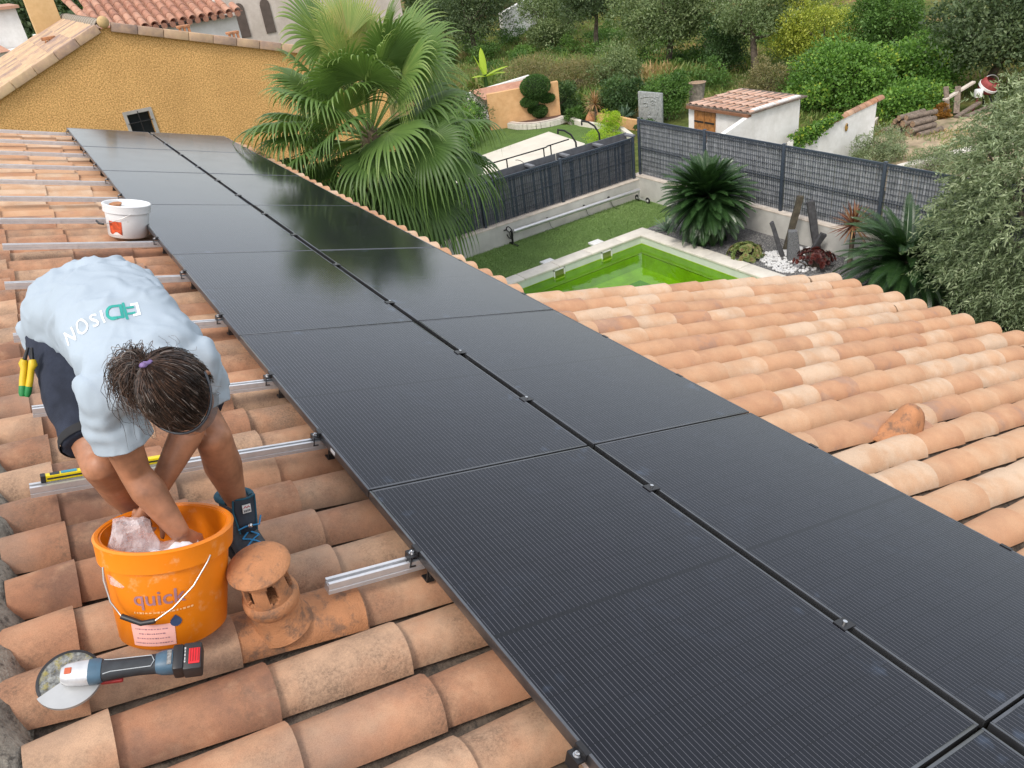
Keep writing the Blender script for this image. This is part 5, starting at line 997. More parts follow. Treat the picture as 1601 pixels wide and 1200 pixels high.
# loose tail of cloth hanging at each hip
tb.tube([J['hipR'] + V((-.055, .06, .03)), J['hipR'] + V((-.085, .05, -.035))], [.055, .022], 10); tb.tube([J['hipL'] + V((.055, .02, .05)), J['hipL'] + V((.095, -.02, .01))], [.06, .03], 10)
sm = remesh(tb, .0072, 10, .6); bm = bmesh.new(); bm.from_mesh(sm)
for s in ('R', 'L'):
    e, d = slv[s]; near = [f for f in bm.faces if (f.calc_center_median() - e).length < .13 and (f.calc_center_median() - J['sh' + s]).dot(d) > .05]
    geom = list({v for f in near for v in f.verts}) + list({q for f in near for q in f.edges}) + near; bmesh.ops.bisect_plane(bm, geom=geom, plane_co=e, plane_no=d, clear_outer=True)
hem = J['pel'] + V((-.012, .070, -.03)); hn = (J['pel'] - J['lumb']).normalized(); bmesh.ops.bisect_plane(bm, geom=bm.verts[:] + bm.edges[:] + bm.faces[:], plane_co=hem + V((0, .03, 0)), plane_no=hn, clear_outer=True)
bm.normal_update()
for v in bm.verts:                                   # folds: soft drapes plus sharper creases at armpits and sleeves
    p = v.co; q = V((p.x * 9, p.y * 4, p.z * 7)); am = .0075; fold = noise.noise(q) * am
    for s in ('R', 'L'):
        e, d = slv[s]; l_ = (p - e).length
        if l_ < .2: k = (1 - l_ / .2); along = (p - J['sh' + s]).dot(d); fold += k * .0075 * math.sin(along * 95 + 6 * noise.noise(p * 9)) * (.4 + .6 * noise.noise(p * 12 + V((4, 0, 0))))
    ridge = 1 - abs(noise.noise(V((p.x * 6 + p.y * 5, p.y * 3 - p.x * 7, p.z * 4)))) * 2; fold += .018 * max(0, ridge - .5)
    arm = min((p - J['shL'].lerp(J['chest'], .3)).length, (p - J['shR'].lerp(J['chest'], .3)).length)
    if arm < .16: fold += (1 - arm / .16) * .024 * (1 - abs(noise.noise(V((p.x * 16 + p.y * 11, p.y * 9 - p.x * 4, p.z * 9)))) * 2.4)
    hipd = (p - J['pel']).length
    if hipd < .30: fold += (1 - hipd / .30) * .010 * math.sin(p.x * 60 + p.y * 34 + 5 * noise.noise(p * 7)) * (.5 + noise.noise(p * 5 + V((9, 0, 0))))
    for fx_, wgt in ((V((p.x * 7 + p.y * 9, p.y * 4 - p.x * 3, p.z * 6)), .009), (V((p.x * 11 - p.y * 8, p.y * 5 + p.x * 6, p.z * 8 + 7)), .007)):
        fold += wgt * max(0, 1 - abs(noise.noise(fx_)) * 7) * (.35 + .65 * max(0, noise.noise(p * 4 + V((3, 3, 0))) * 2))
    v.co = p + v.normal * fold
bm.to_mesh(sm); bm.free(); sm.materials.append(shirt_m); sm.shade_smooth(); shirt = link("t_shirt", sm, per, PI_); md = shirt.modifiers.new("cloth", 'SOLIDIFY'); md.thickness = .003; md.offset = 1
BV = BVHTree.FromPolygons([v.co.copy() for v in sm.vertices], [tuple(p.vertices) for p in sm.polygons])
for s in ('R',):
    e, d = slv[s]; ang_ = [J['sh' + s]]
# lettering printed across the back, upright when read from behind the worker
def back_print():
    o = V((-.605, -12.895, 1.757)); px, py = 152, 500
    dr = (right * ((px - 800.5) / 1207.3) + down * ((py - 600) / 1207.3) + fwd).normalized(); hit, nrm, _, _ = BV.ray_cast(o, dr)
    if hit is None: return
    nrm = nrm if nrm.dot(dr) < 0 else -nrm; nrm = (nrm + V((0, -.05, .8))).normalized(); tx = right * -.857 + down * .515; tx = (tx - nrm * tx.dot(nrm)).normalized(); ty = nrm.cross(tx)
    def lay(vs, off):
        out = []
        for p in vs:
            q = hit + tx * p.x + ty * p.y + nrm * .12; h, n2, _, _ = BV.ray_cast(q, -nrm); out.append((h if h is not None else hit + tx * p.x + ty * p.y) + nrm * off)
        return out
    def subdiv(vs, fs):
        bm = bmesh.new(); vv = [bm.verts.new(p) for p in vs]
        for f in fs:
            try: bm.faces.new([vv[i] for i in f])
            except ValueError: pass
        bmesh.ops.remove_doubles(bm, verts=bm.verts[:], dist=1e-6); bmesh.ops.triangulate(bm, faces=bm.faces[:])
        for _ in range(2): bmesh.ops.subdivide_edges(bm, edges=[e_ for e_ in bm.edges if e_.calc_length() > .008], cuts=1); bmesh.ops.triangulate(bm, faces=bm.faces[:])
        bm.verts.index_update(); r_ = ([v.co.copy() for v in bm.verts], [[v.index for v in f.verts] for f in bm.faces]); bm.free(); return r_
    white = plain("white screen print", (.80, .84, .86), .7, var=.02); teal = plain("teal screen print", (.025, .33, .28), .7, var=.05)
    x = -.020
    for chs in "iSON":
        vs, fs = text_mesh(chs.upper() if chs != 'i' else 'I', .040, .0004); wv = max(p.x for p in vs) - min(p.x for p in vs); wv = max(wv, .006)
        vs = [V((p.x * 1.12 + x + wv * .56, (p.y - .0145) * 1.5, 0)) for p in vs]; x += wv * 1.12 + .010; vs, fs = subdiv(vs, fs); mb = MB(); mb.add(lay(vs, .0048), fs); mb.build("lettering", white, shirt)
    # E and D joined as a plug: white E, teal D with two prongs
    def rect(x0, x1, y0, y1): return [V((x * .8 - .005, y * 1.25, 0)) for x, y in ((x0, y0), (x1, y0), (x1, y1), (x0, y1))]
    mb = MB()
    for q in (rect(-.120, -.112, -.020, .020), rect(-.112, -.098, .013, .020), rect(-.112, -.098, -.020, -.013)): v2, f2 = subdiv(q, [(0, 1, 2, 3)]); mb.add(lay(v2, .0048), f2)
    mb.build("lettering", white, shirt)
    mb = MB(); outer, inner = [], []
    for t_ in np.linspace(-math.pi / 2, math.pi / 2, 14): outer.append(V((-.052 + .026 * math.cos(t_), .023 * math.sin(t_), 0))); inner.append(V((-.052 + .0175 * math.cos(t_), .0150 * math.sin(t_), 0)))
    outer = [V((-.076, -.023, 0))] + outer + [V((-.076, .023, 0))]; inner = [V((-.068, -.015, 0))] + inner + [V((-.068, .015, 0))]; n = len(outer); outer = [V((p.x * .8 - .005, p.y * 1.25, 0)) for p in outer]; inner = [V((p.x * .8 - .005, p.y * 1.25, 0)) for p in inner]
    v2, f2 = subdiv(outer + inner, [(i, i + 1, n + i + 1, n + i) for i in range(n - 1)] + [(n - 1, 0, n, 2 * n - 1)]); mb.add(lay(v2, .0050), f2)
    for q in (rect(-.084, -.077, -.027, .027), rect(-.106, -.085, .006, .0125), rect(-.106, -.085, -.0125, -.006)): v2, f2 = subdiv(q, [(0, 1, 2, 3)]); mb.add(lay(v2, .0050), f2)
    mb.build("plug_emblem", teal, shirt)
back_print()
# work shorts
sb = MB(); navy = plain("navy work cloth", (.030, .036, .055), .85, var=.25, scale=10, bmp=.2, bscale=200, spec=.2)
sb.tube([J['pel'] + V((0, .06, .0)), J['pel'], J['pel'].lerp(J['lumb'], .55)], [.11, .135, .12], 18)
for s in ('R', 'L'): hp, kn = J['hip' + s], J['knee' + s]; sb.tube([J['pel'].lerp(hp, .55) + V((0, .03, -.01)), hp + V((0, .02, -.01)), hp.lerp(kn, .4), hp.lerp(kn, .80), hp.lerp(kn, .84)], [.112, .108, .100, .088, .087], 18)
sb.ball(tuple(J['hipR'].lerp(J['kneeR'], .45) + V((-.085, .03, -.03))), (.022, .07, .075), 12, 8)
sm2 = remesh(sb, .0095, 6); bm = bmesh.new(); bm.from_mesh(sm2); bm.normal_update()
for v in bm.verts: v.co += v.normal * (.006 * noise.noise(v.co * 14) + .004 * noise.noise(v.co * 33))
bm.to_mesh(sm2); bm.free(); sm2.materials.append(navy); sm2.shade_smooth(); so_ = link("shorts", sm2, per, PI_)
mb = MB(); d = (J['kneeR'] - J['hipR']).normalized(); hc = J['hipR'].lerp(J['kneeR'], .82); M_ = T(*hc) @ d.to_track_quat('Z', 'Y').to_matrix().to_4x4(); mb.lathe([(.090, -.022), (.092, 0), (.090, .004)], 24, M_); mb.build("hem_band", plain("black hem", (.012, .012, .014), .8), so_, PI_.inverted() @ PI_, smooth=60)

# hair: cap, combed strands, curly ponytail, scrunchie
hair_m = plain("dark brown hair", (.030, .018, .013), .50, var=.45, scale=40, spec=.5); hair_l = plain("brown hair lengths", (.085, .048, .032), .5, var=.4, scale=40); grey_h = plain("grey strand", (.20, .17, .15), .45)
hb = MB(); n, m = 26, 16; ring_v = []
for i in range(m + 1):
    u = math.radians(2 + 104 * i / m)
    for j in range(n):
        a_ = 2 * math.pi * j / n; k = 1.06 + .02 * noise.noise(V((math.cos(a_) * 3, math.sin(a_) * 3, i * .3))); uu = u * (0.80 if math.sin(a_) > .1 else 1.0)
        ring_v.append(HM @ V((.080 * k * math.sin(uu) * math.cos(a_), -.006 + .101 * k * math.sin(uu) * math.sin(a_), .012 + .105 * k * math.cos(uu))))
hb.add(ring_v, [(i * n + j, i * n + (j + 1) % n, (i + 1) * n + (j + 1) % n, (i + 1) * n + j) for i in range(m) for j in range(n)])
tie = V((-.012, -.080, .080)); r = random.Random(77)
def surf(p, k=1.075):                                # pull a head-space point onto the hair surface
    q = V((p.x / .080, (p.y + .006) / .101, (p.z - .012) / .105)); q = q.normalized() * k; return V((q.x * .080, q.y * .101 - .006, q.z * .105 + .012))
for i in range(1500):
    a_ = r.uniform(-.35, math.pi + .35) if r.random() < .7 else r.uniform(0, 6.283); u = math.radians(r.uniform(55, 88) * (0.85 if math.sin(a_) > .1 else 1.15)); st = surf(V((.08 * math.sin(u) * math.cos(a_), .10 * math.sin(u) * math.sin(a_), .105 * math.cos(u)))); k = r.uniform(1.065, 1.10); ph = r.uniform(0, 6); pts = []
    for f in np.linspace(0, 1, 9):
        p = surf(st.lerp(tie, float(f)), k + .012 * math.sin(ph + f * 7)); side = V((math.sin(ph + f * r.uniform(8, 14)), 0, math.cos(ph * 2 + f * 11))) * .0035; pts.append(HM @ (p + side))
    hb.tube(pts, [.0005, .0008, .0009, .001, .001, .001, .0009, .0008, .0007], 3, cap=False, mi=2 if r.random() < .05 else (1 if r.random() < .3 else 0))
pony = [tie, V((-.040, -.100, .080)), V((-.064, -.085, .055)), V((-.082, -.070, .034)), V((-.090, -.020, .010)), V((-.085, .020, -.005))]
def pc(f):
    k = f * (len(pony) - 1); i = min(int(k), len(pony) - 2); return pony[i].lerp(pony[i + 1], k - i)
for i in range(1300):
    end = r.uniform(.40, 1.0); sp_ = V((r.gauss(0, 1), r.gauss(0, 1), r.gauss(0, .8))) * .018; am = r.uniform(.005, .014); ph = r.uniform(0, 6.3); w_ = r.uniform(9, 17); pts = []
    for f in np.linspace(0, 1, 15): g_ = f * end; p = pc(g_) + sp_ * min(1, g_ * 2.6) * (1 + .8 * g_) + V((math.sin(ph + w_ * g_), math.cos(ph + w_ * g_ * 1.1), math.sin(ph * 2 + w_ * .8 * g_))) * am * min(1, g_ * 3); pts.append(HM @ p)
    hb.tube(pts, [.0008] * 9 + [.0006] * 4 + [.0004, .0003], 3, cap=False, mi=2 if r.random() < .05 else (1 if r.random() < .7 else 0))
for i in range(46):                                  # stray flyaway curls
    p = surf(V((r.uniform(-.08, .06), r.uniform(-.1, .06), r.uniform(.0, .1))), 1.1); d = V((p.x - .02, p.y - .02, p.z * .4)).normalized(); ph = r.uniform(0, 6); pts = [HM @ (p + d * (.030 * f * r.uniform(.8, 1)) + V((math.sin(ph + 7 * f), math.cos(ph + 6 * f), math.sin(ph + 5 * f))) * .011 * f) for f in np.linspace(0, 1, 9)]; hb.tube(pts, .00035, 3, cap=False, mi=1)
hb.build("hair", [hair_m, hair_l, grey_h], per, PI_, smooth=70)
mb = MB(); sc_ = [tie + V((.012 * math.cos(a_), -.004, .012 * math.sin(a_) + .010)) for a_ in np.linspace(0, 6.283, 14)]; mb.tube([HM @ (p + V((0, 0, .003 * math.sin(5 * k)))) for k, p in enumerate(sc_)], [.0065 + .0015 * math.sin(k * 2.4) for k in range(14)], 8); mb.build("scrunchie", plain("lilac scrunchie", (.22, .15, .34), .8, var=.25, scale=60), per, PI_, smooth=60)
# safety glasses pushed over the brow
gb = MB(); band = [surf(V((.1 * math.cos(a_), .1 * math.sin(a_), .028)), 1.14) for a_ in np.linspace(-.25, math.pi + .25, 26)]; gb.tube([HM @ p for p in band], .0036, 7); sg_ = gb.build("safety_glasses", plain("smoke grey frame", (.045, .05, .06), .25, var=.1), per, PI_, smooth=60)
lens = MB(); l0 = [surf(V((.1 * math.cos(a_), .1 * math.sin(a_), .022)), 1.16) for a_ in np.linspace(.35, math.pi - .35, 20)]; l1 = [p + V((0, .010, -.036)) for p in l0]; lens.add([HM @ p for p in l0 + l1], [(i, i + 1, 21 + i, 20 + i) for i in range(19)])
lm_, nt, N, B = newmat("smoked lens"); B.inputs["Base Color"].default_value = (.12, .13, .14, 1); B.inputs["Roughness"].default_value = .08; B.inputs["Alpha"].default_value = .55; lens.build("lens", lm_, sg_)
# boots
def boot(label_foot, base, yaw):
    MBt = RM @ T(*base) @ Matrix.Rotation(yaw, 4, 'Z') @ Matrix.Scale(1.16, 4); q = MB()
    def rg(x, z, w_, h_): return [(x, w_ * math.cos(a_), z + h_ * math.sin(a_)) for a_ in np.linspace(0, 6.283, 15)[:-1]]
    q.loft([rg(-.075, .055, .020, .030), rg(-.065, .060, .036, .046), rg(-.02, .072, .040, .058), rg(.05, .062, .043, .050), rg(.11, .047, .047, .036), rg(.16, .040, .045, .028), rg(.19, .036, .030, .020)])
    q.loft([[(x + .004, y, .06) for x, y in ((.062 * math.cos(a_) - .012, .040 * math.sin(a_)) for a_ in np.linspace(0, 6.283, 15)[:-1])], [(.056 * math.cos(a_) - .016, .040 * math.sin(a_), .12) for a_ in np.linspace(0, 6.283, 15)[:-1]], [(.058 * math.cos(a_) - .020, .045 * math.sin(a_), .165) for a_ in np.linspace(0, 6.283, 15)[:-1]]])
    me = remesh(q, .006, 5); me.materials.append(plain("grey blue boot leather", (.040, .052, .064), .6, var=.3, scale=22, bmp=.25, bscale=200)); me.shade_smooth(); bt = link("boot", me, per, PI_ @ MBt)
    mb = MB(); out = [(-.085, 0), (-.07, .036), (-.02, .040), (.05, .043), (.12, .049), (.17, .044), (.20, .02), (.203, -.01), (.17, -.044), (.11, -.047), (.05, -.041), (-.02, -.038), (-.07, -.034)]; mb.prism(out, .0, .030); mb.build("sole", plain("black rubber sole", (.02, .02, .022), .8), bt)
    mb = MB(); mb.tube([(.058 * math.cos(a_) - .020, .046 * math.sin(a_), .166 + .012 * math.cos(a_)) for a_ in np.linspace(.9, 5.38, 18)], .009, 8); mb.build("collar", plain("teal collar", (.012, .085, .13), .8), bt, smooth=60)
    mb = MB(); tg = [[(.050 + .012 * k - .010 * (y / .03) ** 2 + (0 if k < 3 else .0), y, z) for y in np.linspace(-.033 + .004 * abs(k - 1), .033 - .004 * abs(k - 1), 9)] for k, z in ((3, .100), (2, .130), (1, .160), (.7, .188), (.6, .198))]
    mb.add([p for q2 in tg for p in q2], [(i * 9 + j, i * 9 + j + 1, (i + 1) * 9 + j + 1, (i + 1) * 9 + j) for i in range(4) for j in range(8)]); tn = mb.build("tongue", plain("dark tongue", (.025, .035, .05), .7), bt, smooth=60); mdt = tn.modifiers.new("t", 'SOLIDIFY'); mdt.thickness = .006
    rimp = [tg[k][0] for k in range(5)] + [tg[4][j] for j in range(9)] + [tg[k][8] for k in (4, 3, 2, 1, 0)]; mb = MB(); mb.tube([(x + .001, y, z) for x, y, z in rimp], .0028, 6); mb.build("tongue_piping", bpy.data.materials["teal collar"], tn, smooth=60)
    mb = MB(); mb.box((0, 0, 0), (.002, .024, .024)); tgm = T(.0668, 0, .170) @ Matrix.Rotation(math.radians(-18), 4, 'Y'); lb_ = mb.build("woven_tag", plain("white woven tag", (.62, .62, .60), .8, var=.12, scale=120), tn, tgm)
    mb = MB(); mb.tube([(.0016, -.009, .003), (.0016, -.003, .007), (.0016, .001, .003), (.0016, .006, .007), (.0016, .009, .003)], .0013, 5); mb.build("tag_mark", plain("red thread", (.5, .05, .06), .8), lb_)
    mb = MB(); [mb.box((.0014, -.0075 + .005 * k, -.006), (.0012, .0035, .006)) for k in range(4)]; mb.build("tag_lettering", plain("grey thread", (.12, .12, .12), .8), lb_)
    lc = plain("blue lace", (.03, .24, .50), .7) if "blue lace" not in bpy.data.materials else bpy.data.materials["blue lace"]
    def top(x, y): return (x, y, (.137 - (x - .03) * .66) - 8.0 * y * y if x < .12 else .080 - (x - .12) * .3 - 8 * y * y)
    for k in range(4):
        x0 = .045 + .024 * k
        for sg in (-1, 1): mb = MB(); mb.tube([top(x0, sg * .024), top(x0 + .008, sg * .008), top(x0 + .016, -sg * .008), top(x0 + .024, -sg * .024)], .0024, 6); mb.build("lace", lc, bt, smooth=60)
    mb = MB(); mb.tube([(.080, -.03, .115), (.085, -.012, .124), (.088, .012, .124), (.082, .03, .117), (.060, .044, .130)], .0024, 6); mb.build("lace", lc, bt, smooth=60); mb = MB(); mb.ball((.090, 0, .126), .0075, 10, 7); mb.build("lace_lock", MAT['steel'], bt, smooth=60)
    return bt
boot("L", (-.480, -10.590, -.115), math.radians(-82)); boot("R", (-.775, -10.505, -.115), math.radians(-96))
# pliers hanging from the tool loop
pt, pb_ = V((-.812, -10.500, .862)), V((-.872, -10.545, .752)); pz = (pt - pb_).normalized(); pm = T(*pt) @ pz.to_track_quat('Z', 'Y').to_matrix().to_4x4()
pli = thing("pliers", "yellow and green handled pliers hanging at the worker's hip", "pliers", pm)
ylw, grn = plain("yellow handle", (.62, .42, .01), .45, var=.08), plain("green handle", (.015, .20, .05), .45)
for k, sg in enumerate((-1, 1)):
    mb = MB(); mb.tube([(sg * .002, sg * .004, .035), (sg * .007, sg * .006, .0)], [.004, .0055], 8); mb.build("shank", MAT['iron'], pli, smooth=60)
    mb = MB(); mb.tube([(sg * .010, sg * .004, .0), (sg * .014, sg * .004, -.012), (sg * .009, sg * .004, -.026), (sg * .009, sg * .004, -.055), (sg * .007, sg * .004, -.075)], [.009, .012, .0085, .009, .009], 10); h_ = mb.build("handle", ylw, pli, smooth=60)
    mb = MB(); mb.tube([(sg * .007, sg * .004, -.0745), (sg * .005, sg * .004, -.095), (sg * .004, sg * .004, -.104)], [.0095, .0095, .006], 10); mb.build("handle_tip", grn, h_, smooth=60)
# ------------------------------------------------------------------ vegetation
def np_mesh(name, verts, faces, tint, mat, smooth=False):
    verts = np.asarray(verts, dtype=np.float32); faces = np.asarray(faces, dtype=np.int32); k = faces.shape[1]
    me = bpy.data.meshes.new(name); me.vertices.add(len(verts)); me.vertices.foreach_set("co", verts.ravel()); me.loops.add(faces.size); me.loops.foreach_set("vertex_index", faces.ravel())
    me.polygons.add(len(faces)); me.polygons.foreach_set("loop_start", np.arange(0, faces.size, k, dtype=np.int32)); me.update(calc_edges=True)
    a = me.attributes.new("tint", 'FLOAT', 'POINT'); a.data.foreach_set("value", np.asarray(tint, dtype=np.float32)); me.materials.append(mat)
    if smooth: me.shade_smooth()
    return me
def unit(v): return v / np.maximum(np.linalg.norm(v, axis=-1, keepdims=True), 1e-9)
def leaf_quads(P, D, size, asp, rng, curl=.15):
    n = len(P); D = unit(D); R = unit(rng.normal(size=(n, 3)) + np.array([0, 0, .6])); W = unit(np.cross(D, R)); Nn = np.cross(W, D); s = size[:, None]; w = s * asp
    v = np.stack([P, P + D * s * .45 + W * w * .5 + Nn * s * .04, P + D * s - Nn * s * curl, P + D * s * .45 - W * w * .5 + Nn * s * .04], 1).reshape(-1, 3); f = np.arange(4 * n).reshape(n, 4); return v, f
def crown_leaves(rng, c, r, clumps, per, size, asp, spread=.34, flat=.85, tmid=.5, tvar=.22, low=-.55):
    c = np.array(c, float); r = np.array(r, float); Ps, Ds, Ts = [], [], []
    for k in range(clumps):
        d = unit(rng.normal(size=3)); d[2] = max(d[2], low); rad = rng.uniform(.35, 1.0) ** .6; cc = c + d * r * rad * (1 - spread * .6); cr = r * spread * rng.uniform(.6, 1.25); cr[2] *= flat; n = int(per * rng.uniform(.7, 1.3))
        q = unit(rng.normal(size=(n, 3))); q[:, 2] = np.where(rng.random(n) < .35, np.abs(q[:, 2]), q[:, 2]); rr_ = rng.uniform(.45, 1.08, size=(n, 1)) ** .7; P = cc + q * cr * rr_; D = q * .8 + rng.normal(size=(n, 3)) * .7 + np.array([0, 0, .15]); Ps.append(P); Ds.append(D); Ts.append(np.clip(tmid + rng.normal() * tvar * .6 + rng.normal(size=n) * tvar * .6, 0, 1))
    P = np.concatenate(Ps); D = np.concatenate(Ds); t = np.concatenate(Ts); sz = size * rng.uniform(.6, 1.3, len(P)); v, f = leaf_quads(P, D, sz, asp, rng); return v, f, np.repeat(t, 4)
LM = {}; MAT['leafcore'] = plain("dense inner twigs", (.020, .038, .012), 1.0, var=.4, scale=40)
LM['oak'] = leafmat("holm oak leaf", [(0, (.028, .046, .020)), (.5, (.060, .090, .040)), (1, (.14, .175, .090))], gain=1.6)
LM['olive'] = leafmat("olive leaf", gain=1.55, stops=[(0, (.060, .085, .040)), (.5, (.15, .19, .10)), (1, (.30, .345, .21))], trans=.2)
LM['greyoak'] = leafmat("grey green leaf", [(0, (.045, .070, .028)), (.5, (.105, .145, .060)), (1, (.23, .27, .14))], gain=1.6)
LM['green'] = leafmat("fresh green leaf", [(0, (.025, .058, .014)), (.5, (.060, .120, .026)), (1, (.12, .21, .050))], gain=1.6)
LM['vine'] = leafmat("vine leaf", [(0, (.030, .070, .014)), (.5, (.075, .155, .028)), (.8, (.13, .23, .04)), (1, (.28, .32, .045))], gain=1.6)
LM['yellow'] = leafmat("yellow green leaf", [(0, (.08, .11, .018)), (.5, (.21, .25, .035)), (1, (.42, .42, .07))], gain=1.6)
LM['dark'] = leafmat("dark laurel leaf", [(0, (.018, .040, .014)), (.5, (.040, .078, .026)), (1, (.09, .145, .05))], gain=1.6)
LM['dry'] = leafmat("dry scrub leaf", [(0, (.065, .07, .028)), (.5, (.14, .135, .06)), (1, (.27, .21, .11))], gain=1.6)
LM['lime'] = leafmat("lime leaf", [(0, (.12, .20, .015)), (.5, (.24, .36, .03)), (1, (.40, .50, .06))], trans=.4, gain=1.6)
LM['topiary'] = leafmat("clipped leaf", [(0, (.018, .045, .010)), (.5, (.040, .088, .020)), (1, (.09, .16, .04))], gain=1.6)
LM['grass'] = leafmat("wild grass", [(0, (.05, .085, .02)), (.45, (.11, .165, .04)), (.7, (.19, .175, .065)), (1, (.33, .22, .11))], trans=.3, gain=1.6)
def tree(name, label, base, ctr, rad, kind, clumps=34, per=210, size=.10, asp=.5, trunk=None, seed=1, group=None, cat="tree", tmid=.5, spread=.34, low=-.55, stems=1):
    rng = np.random.default_rng(seed); rr_ = random.Random(seed); b0 = np.array(base, float); t = thing(name, label, cat, T(*base), group)
    v, f, ti = crown_leaves(rng, np.array(ctr) - b0, rad, clumps, per, size, asp, spread, tmid=tmid, low=low); link("crown" if cat == "tree" else "foliage", np_mesh("crown", v, f, ti, LM[kind]), t)
    c = V(ctr) - V(base); tr = trunk or (.05 + .03 * max(rad)); mb = MB()
    for s in range(stems):
        o = V((rr_.uniform(-.1, .1), rr_.uniform(-.1, .1), 0)) * (0 if stems == 1 else 1 + max(rad)); top = c + V((rr_.uniform(-.2, .2) * rad[0], rr_.uniform(-.2, .2) * rad[1], -.1 * rad[2])); mb.tube([o + V((0, 0, -.15)), o.lerp(top, .35) + V((rr_.uniform(-.05, .05), rr_.uniform(-.05, .05), 0)), o.lerp(top, .7), top], [tr * 1.25, tr, tr * .75, tr * .4], 8)
        for k in range(5): d = V((rr_.uniform(-1, 1) * rad[0], rr_.uniform(-1, 1) * rad[1], rr_.uniform(-.2, .8) * rad[2])) * .7; st = o.lerp(top, rr_.uniform(.55, .95)); mb.tube([st, st + d * .5 + V((0, 0, .05)), c + d], [tr * .5, tr * .32, tr * .12], 6)
    mb.build("trunk" if cat == "tree" else "stem", MAT['bark'], t, smooth=60); return t
BGt = "trees on the rough plot behind the gardens"
TR = [
 ("oak_tree", "dark holm oak behind the palm, leftmost of the wood", (20.6, 24.5, G), (20.6, 24.5, -2.0), (2.2, 2.2, 1.9), 'oak', 46, 260, .13, .5, 3),
 ("oak_tree", "dark spreading oak overhanging the white wall at the top", (25.0, 24.8, G), (25.2, 25.0, -1.3), (2.3, 2.0, 1.2), 'oak', 30, 220, .13, .5, 4),
 ("olive_tree", "rounded grey-green bush tree left of the slender trunk", (23.4, 21.6, G), (23.4, 21.6, -2.85), (1.45, 1.45, 1.45), 'greyoak', 40, 240, .11, .4, 5),
 ("slender_tree", "tree with a slender bare trunk and dark crown", (23.4, 18.0, G), (23.4, 18.0, -1.75), (1.6, 1.6, 1.15), 'oak', 34, 220, .12, .5, 6),
 ("oak_tree", "broad grey-green oak at the centre of the wood", (22.1, 11.9, G), (22.1, 11.9, -1.95), (2.0, 2.0, 1.6), 'greyoak', 70, 270, .115, .45, 7),
 ("evergreen_shrub", "dark rounded evergreen right of the broad oak", (22.8, 9.4, G), (22.8, 9.4, -3.1), (.95, .95, 1.1), 'dark', 26, 210, .09, .5, 8),
 ("fruit_tree", "tree with a strongly leaning trunk behind the shed", (22.37, 7.43, G), (23.3, 8.1, -2.0), (2.0, 1.7, 1.05), 'greyoak', 50, 230, .105, .45, 9),
 ("privet_tree", "bushy yellow-green tree behind the white walls", (23.9, 6.3, G), (23.9, 6.3, -2.95), (1.35, 1.35, 1.15), 'yellow', 46, 230, .09, .45, 10),
 ("leafy_tree", "fresh green tree right of the yellow-green one", (24.75, 4.1, G), (24.75, 4.1, -2.7), (1.15, 1.15, 1.45), 'green', 40, 230, .10, .5, 11),
 ("oak_tree", "large dark oak shading the old red machine", (23.2, -.2, G), (23.2, -.5, -2.35), (1.7, 1.9, 1.45), 'oak', 54, 250, .12, .5, 12),
 ("oak_tree", "dark oak at the top right edge above the olive", (25.5, -2.6, G), (25.5, -2.6, -2.3), (1.9, 1.9, 1.5), 'oak', 44, 220, .13, .5, 13),
]
for nm, lab, bs_, ct, rd, kd, cl, pr, sz, asp, sd in TR: tree(nm, lab, bs_, ct, tuple(q * 1.18 for q in rd), kd, int(cl * 1.5), pr, sz, asp, seed=sd, group=BGt)
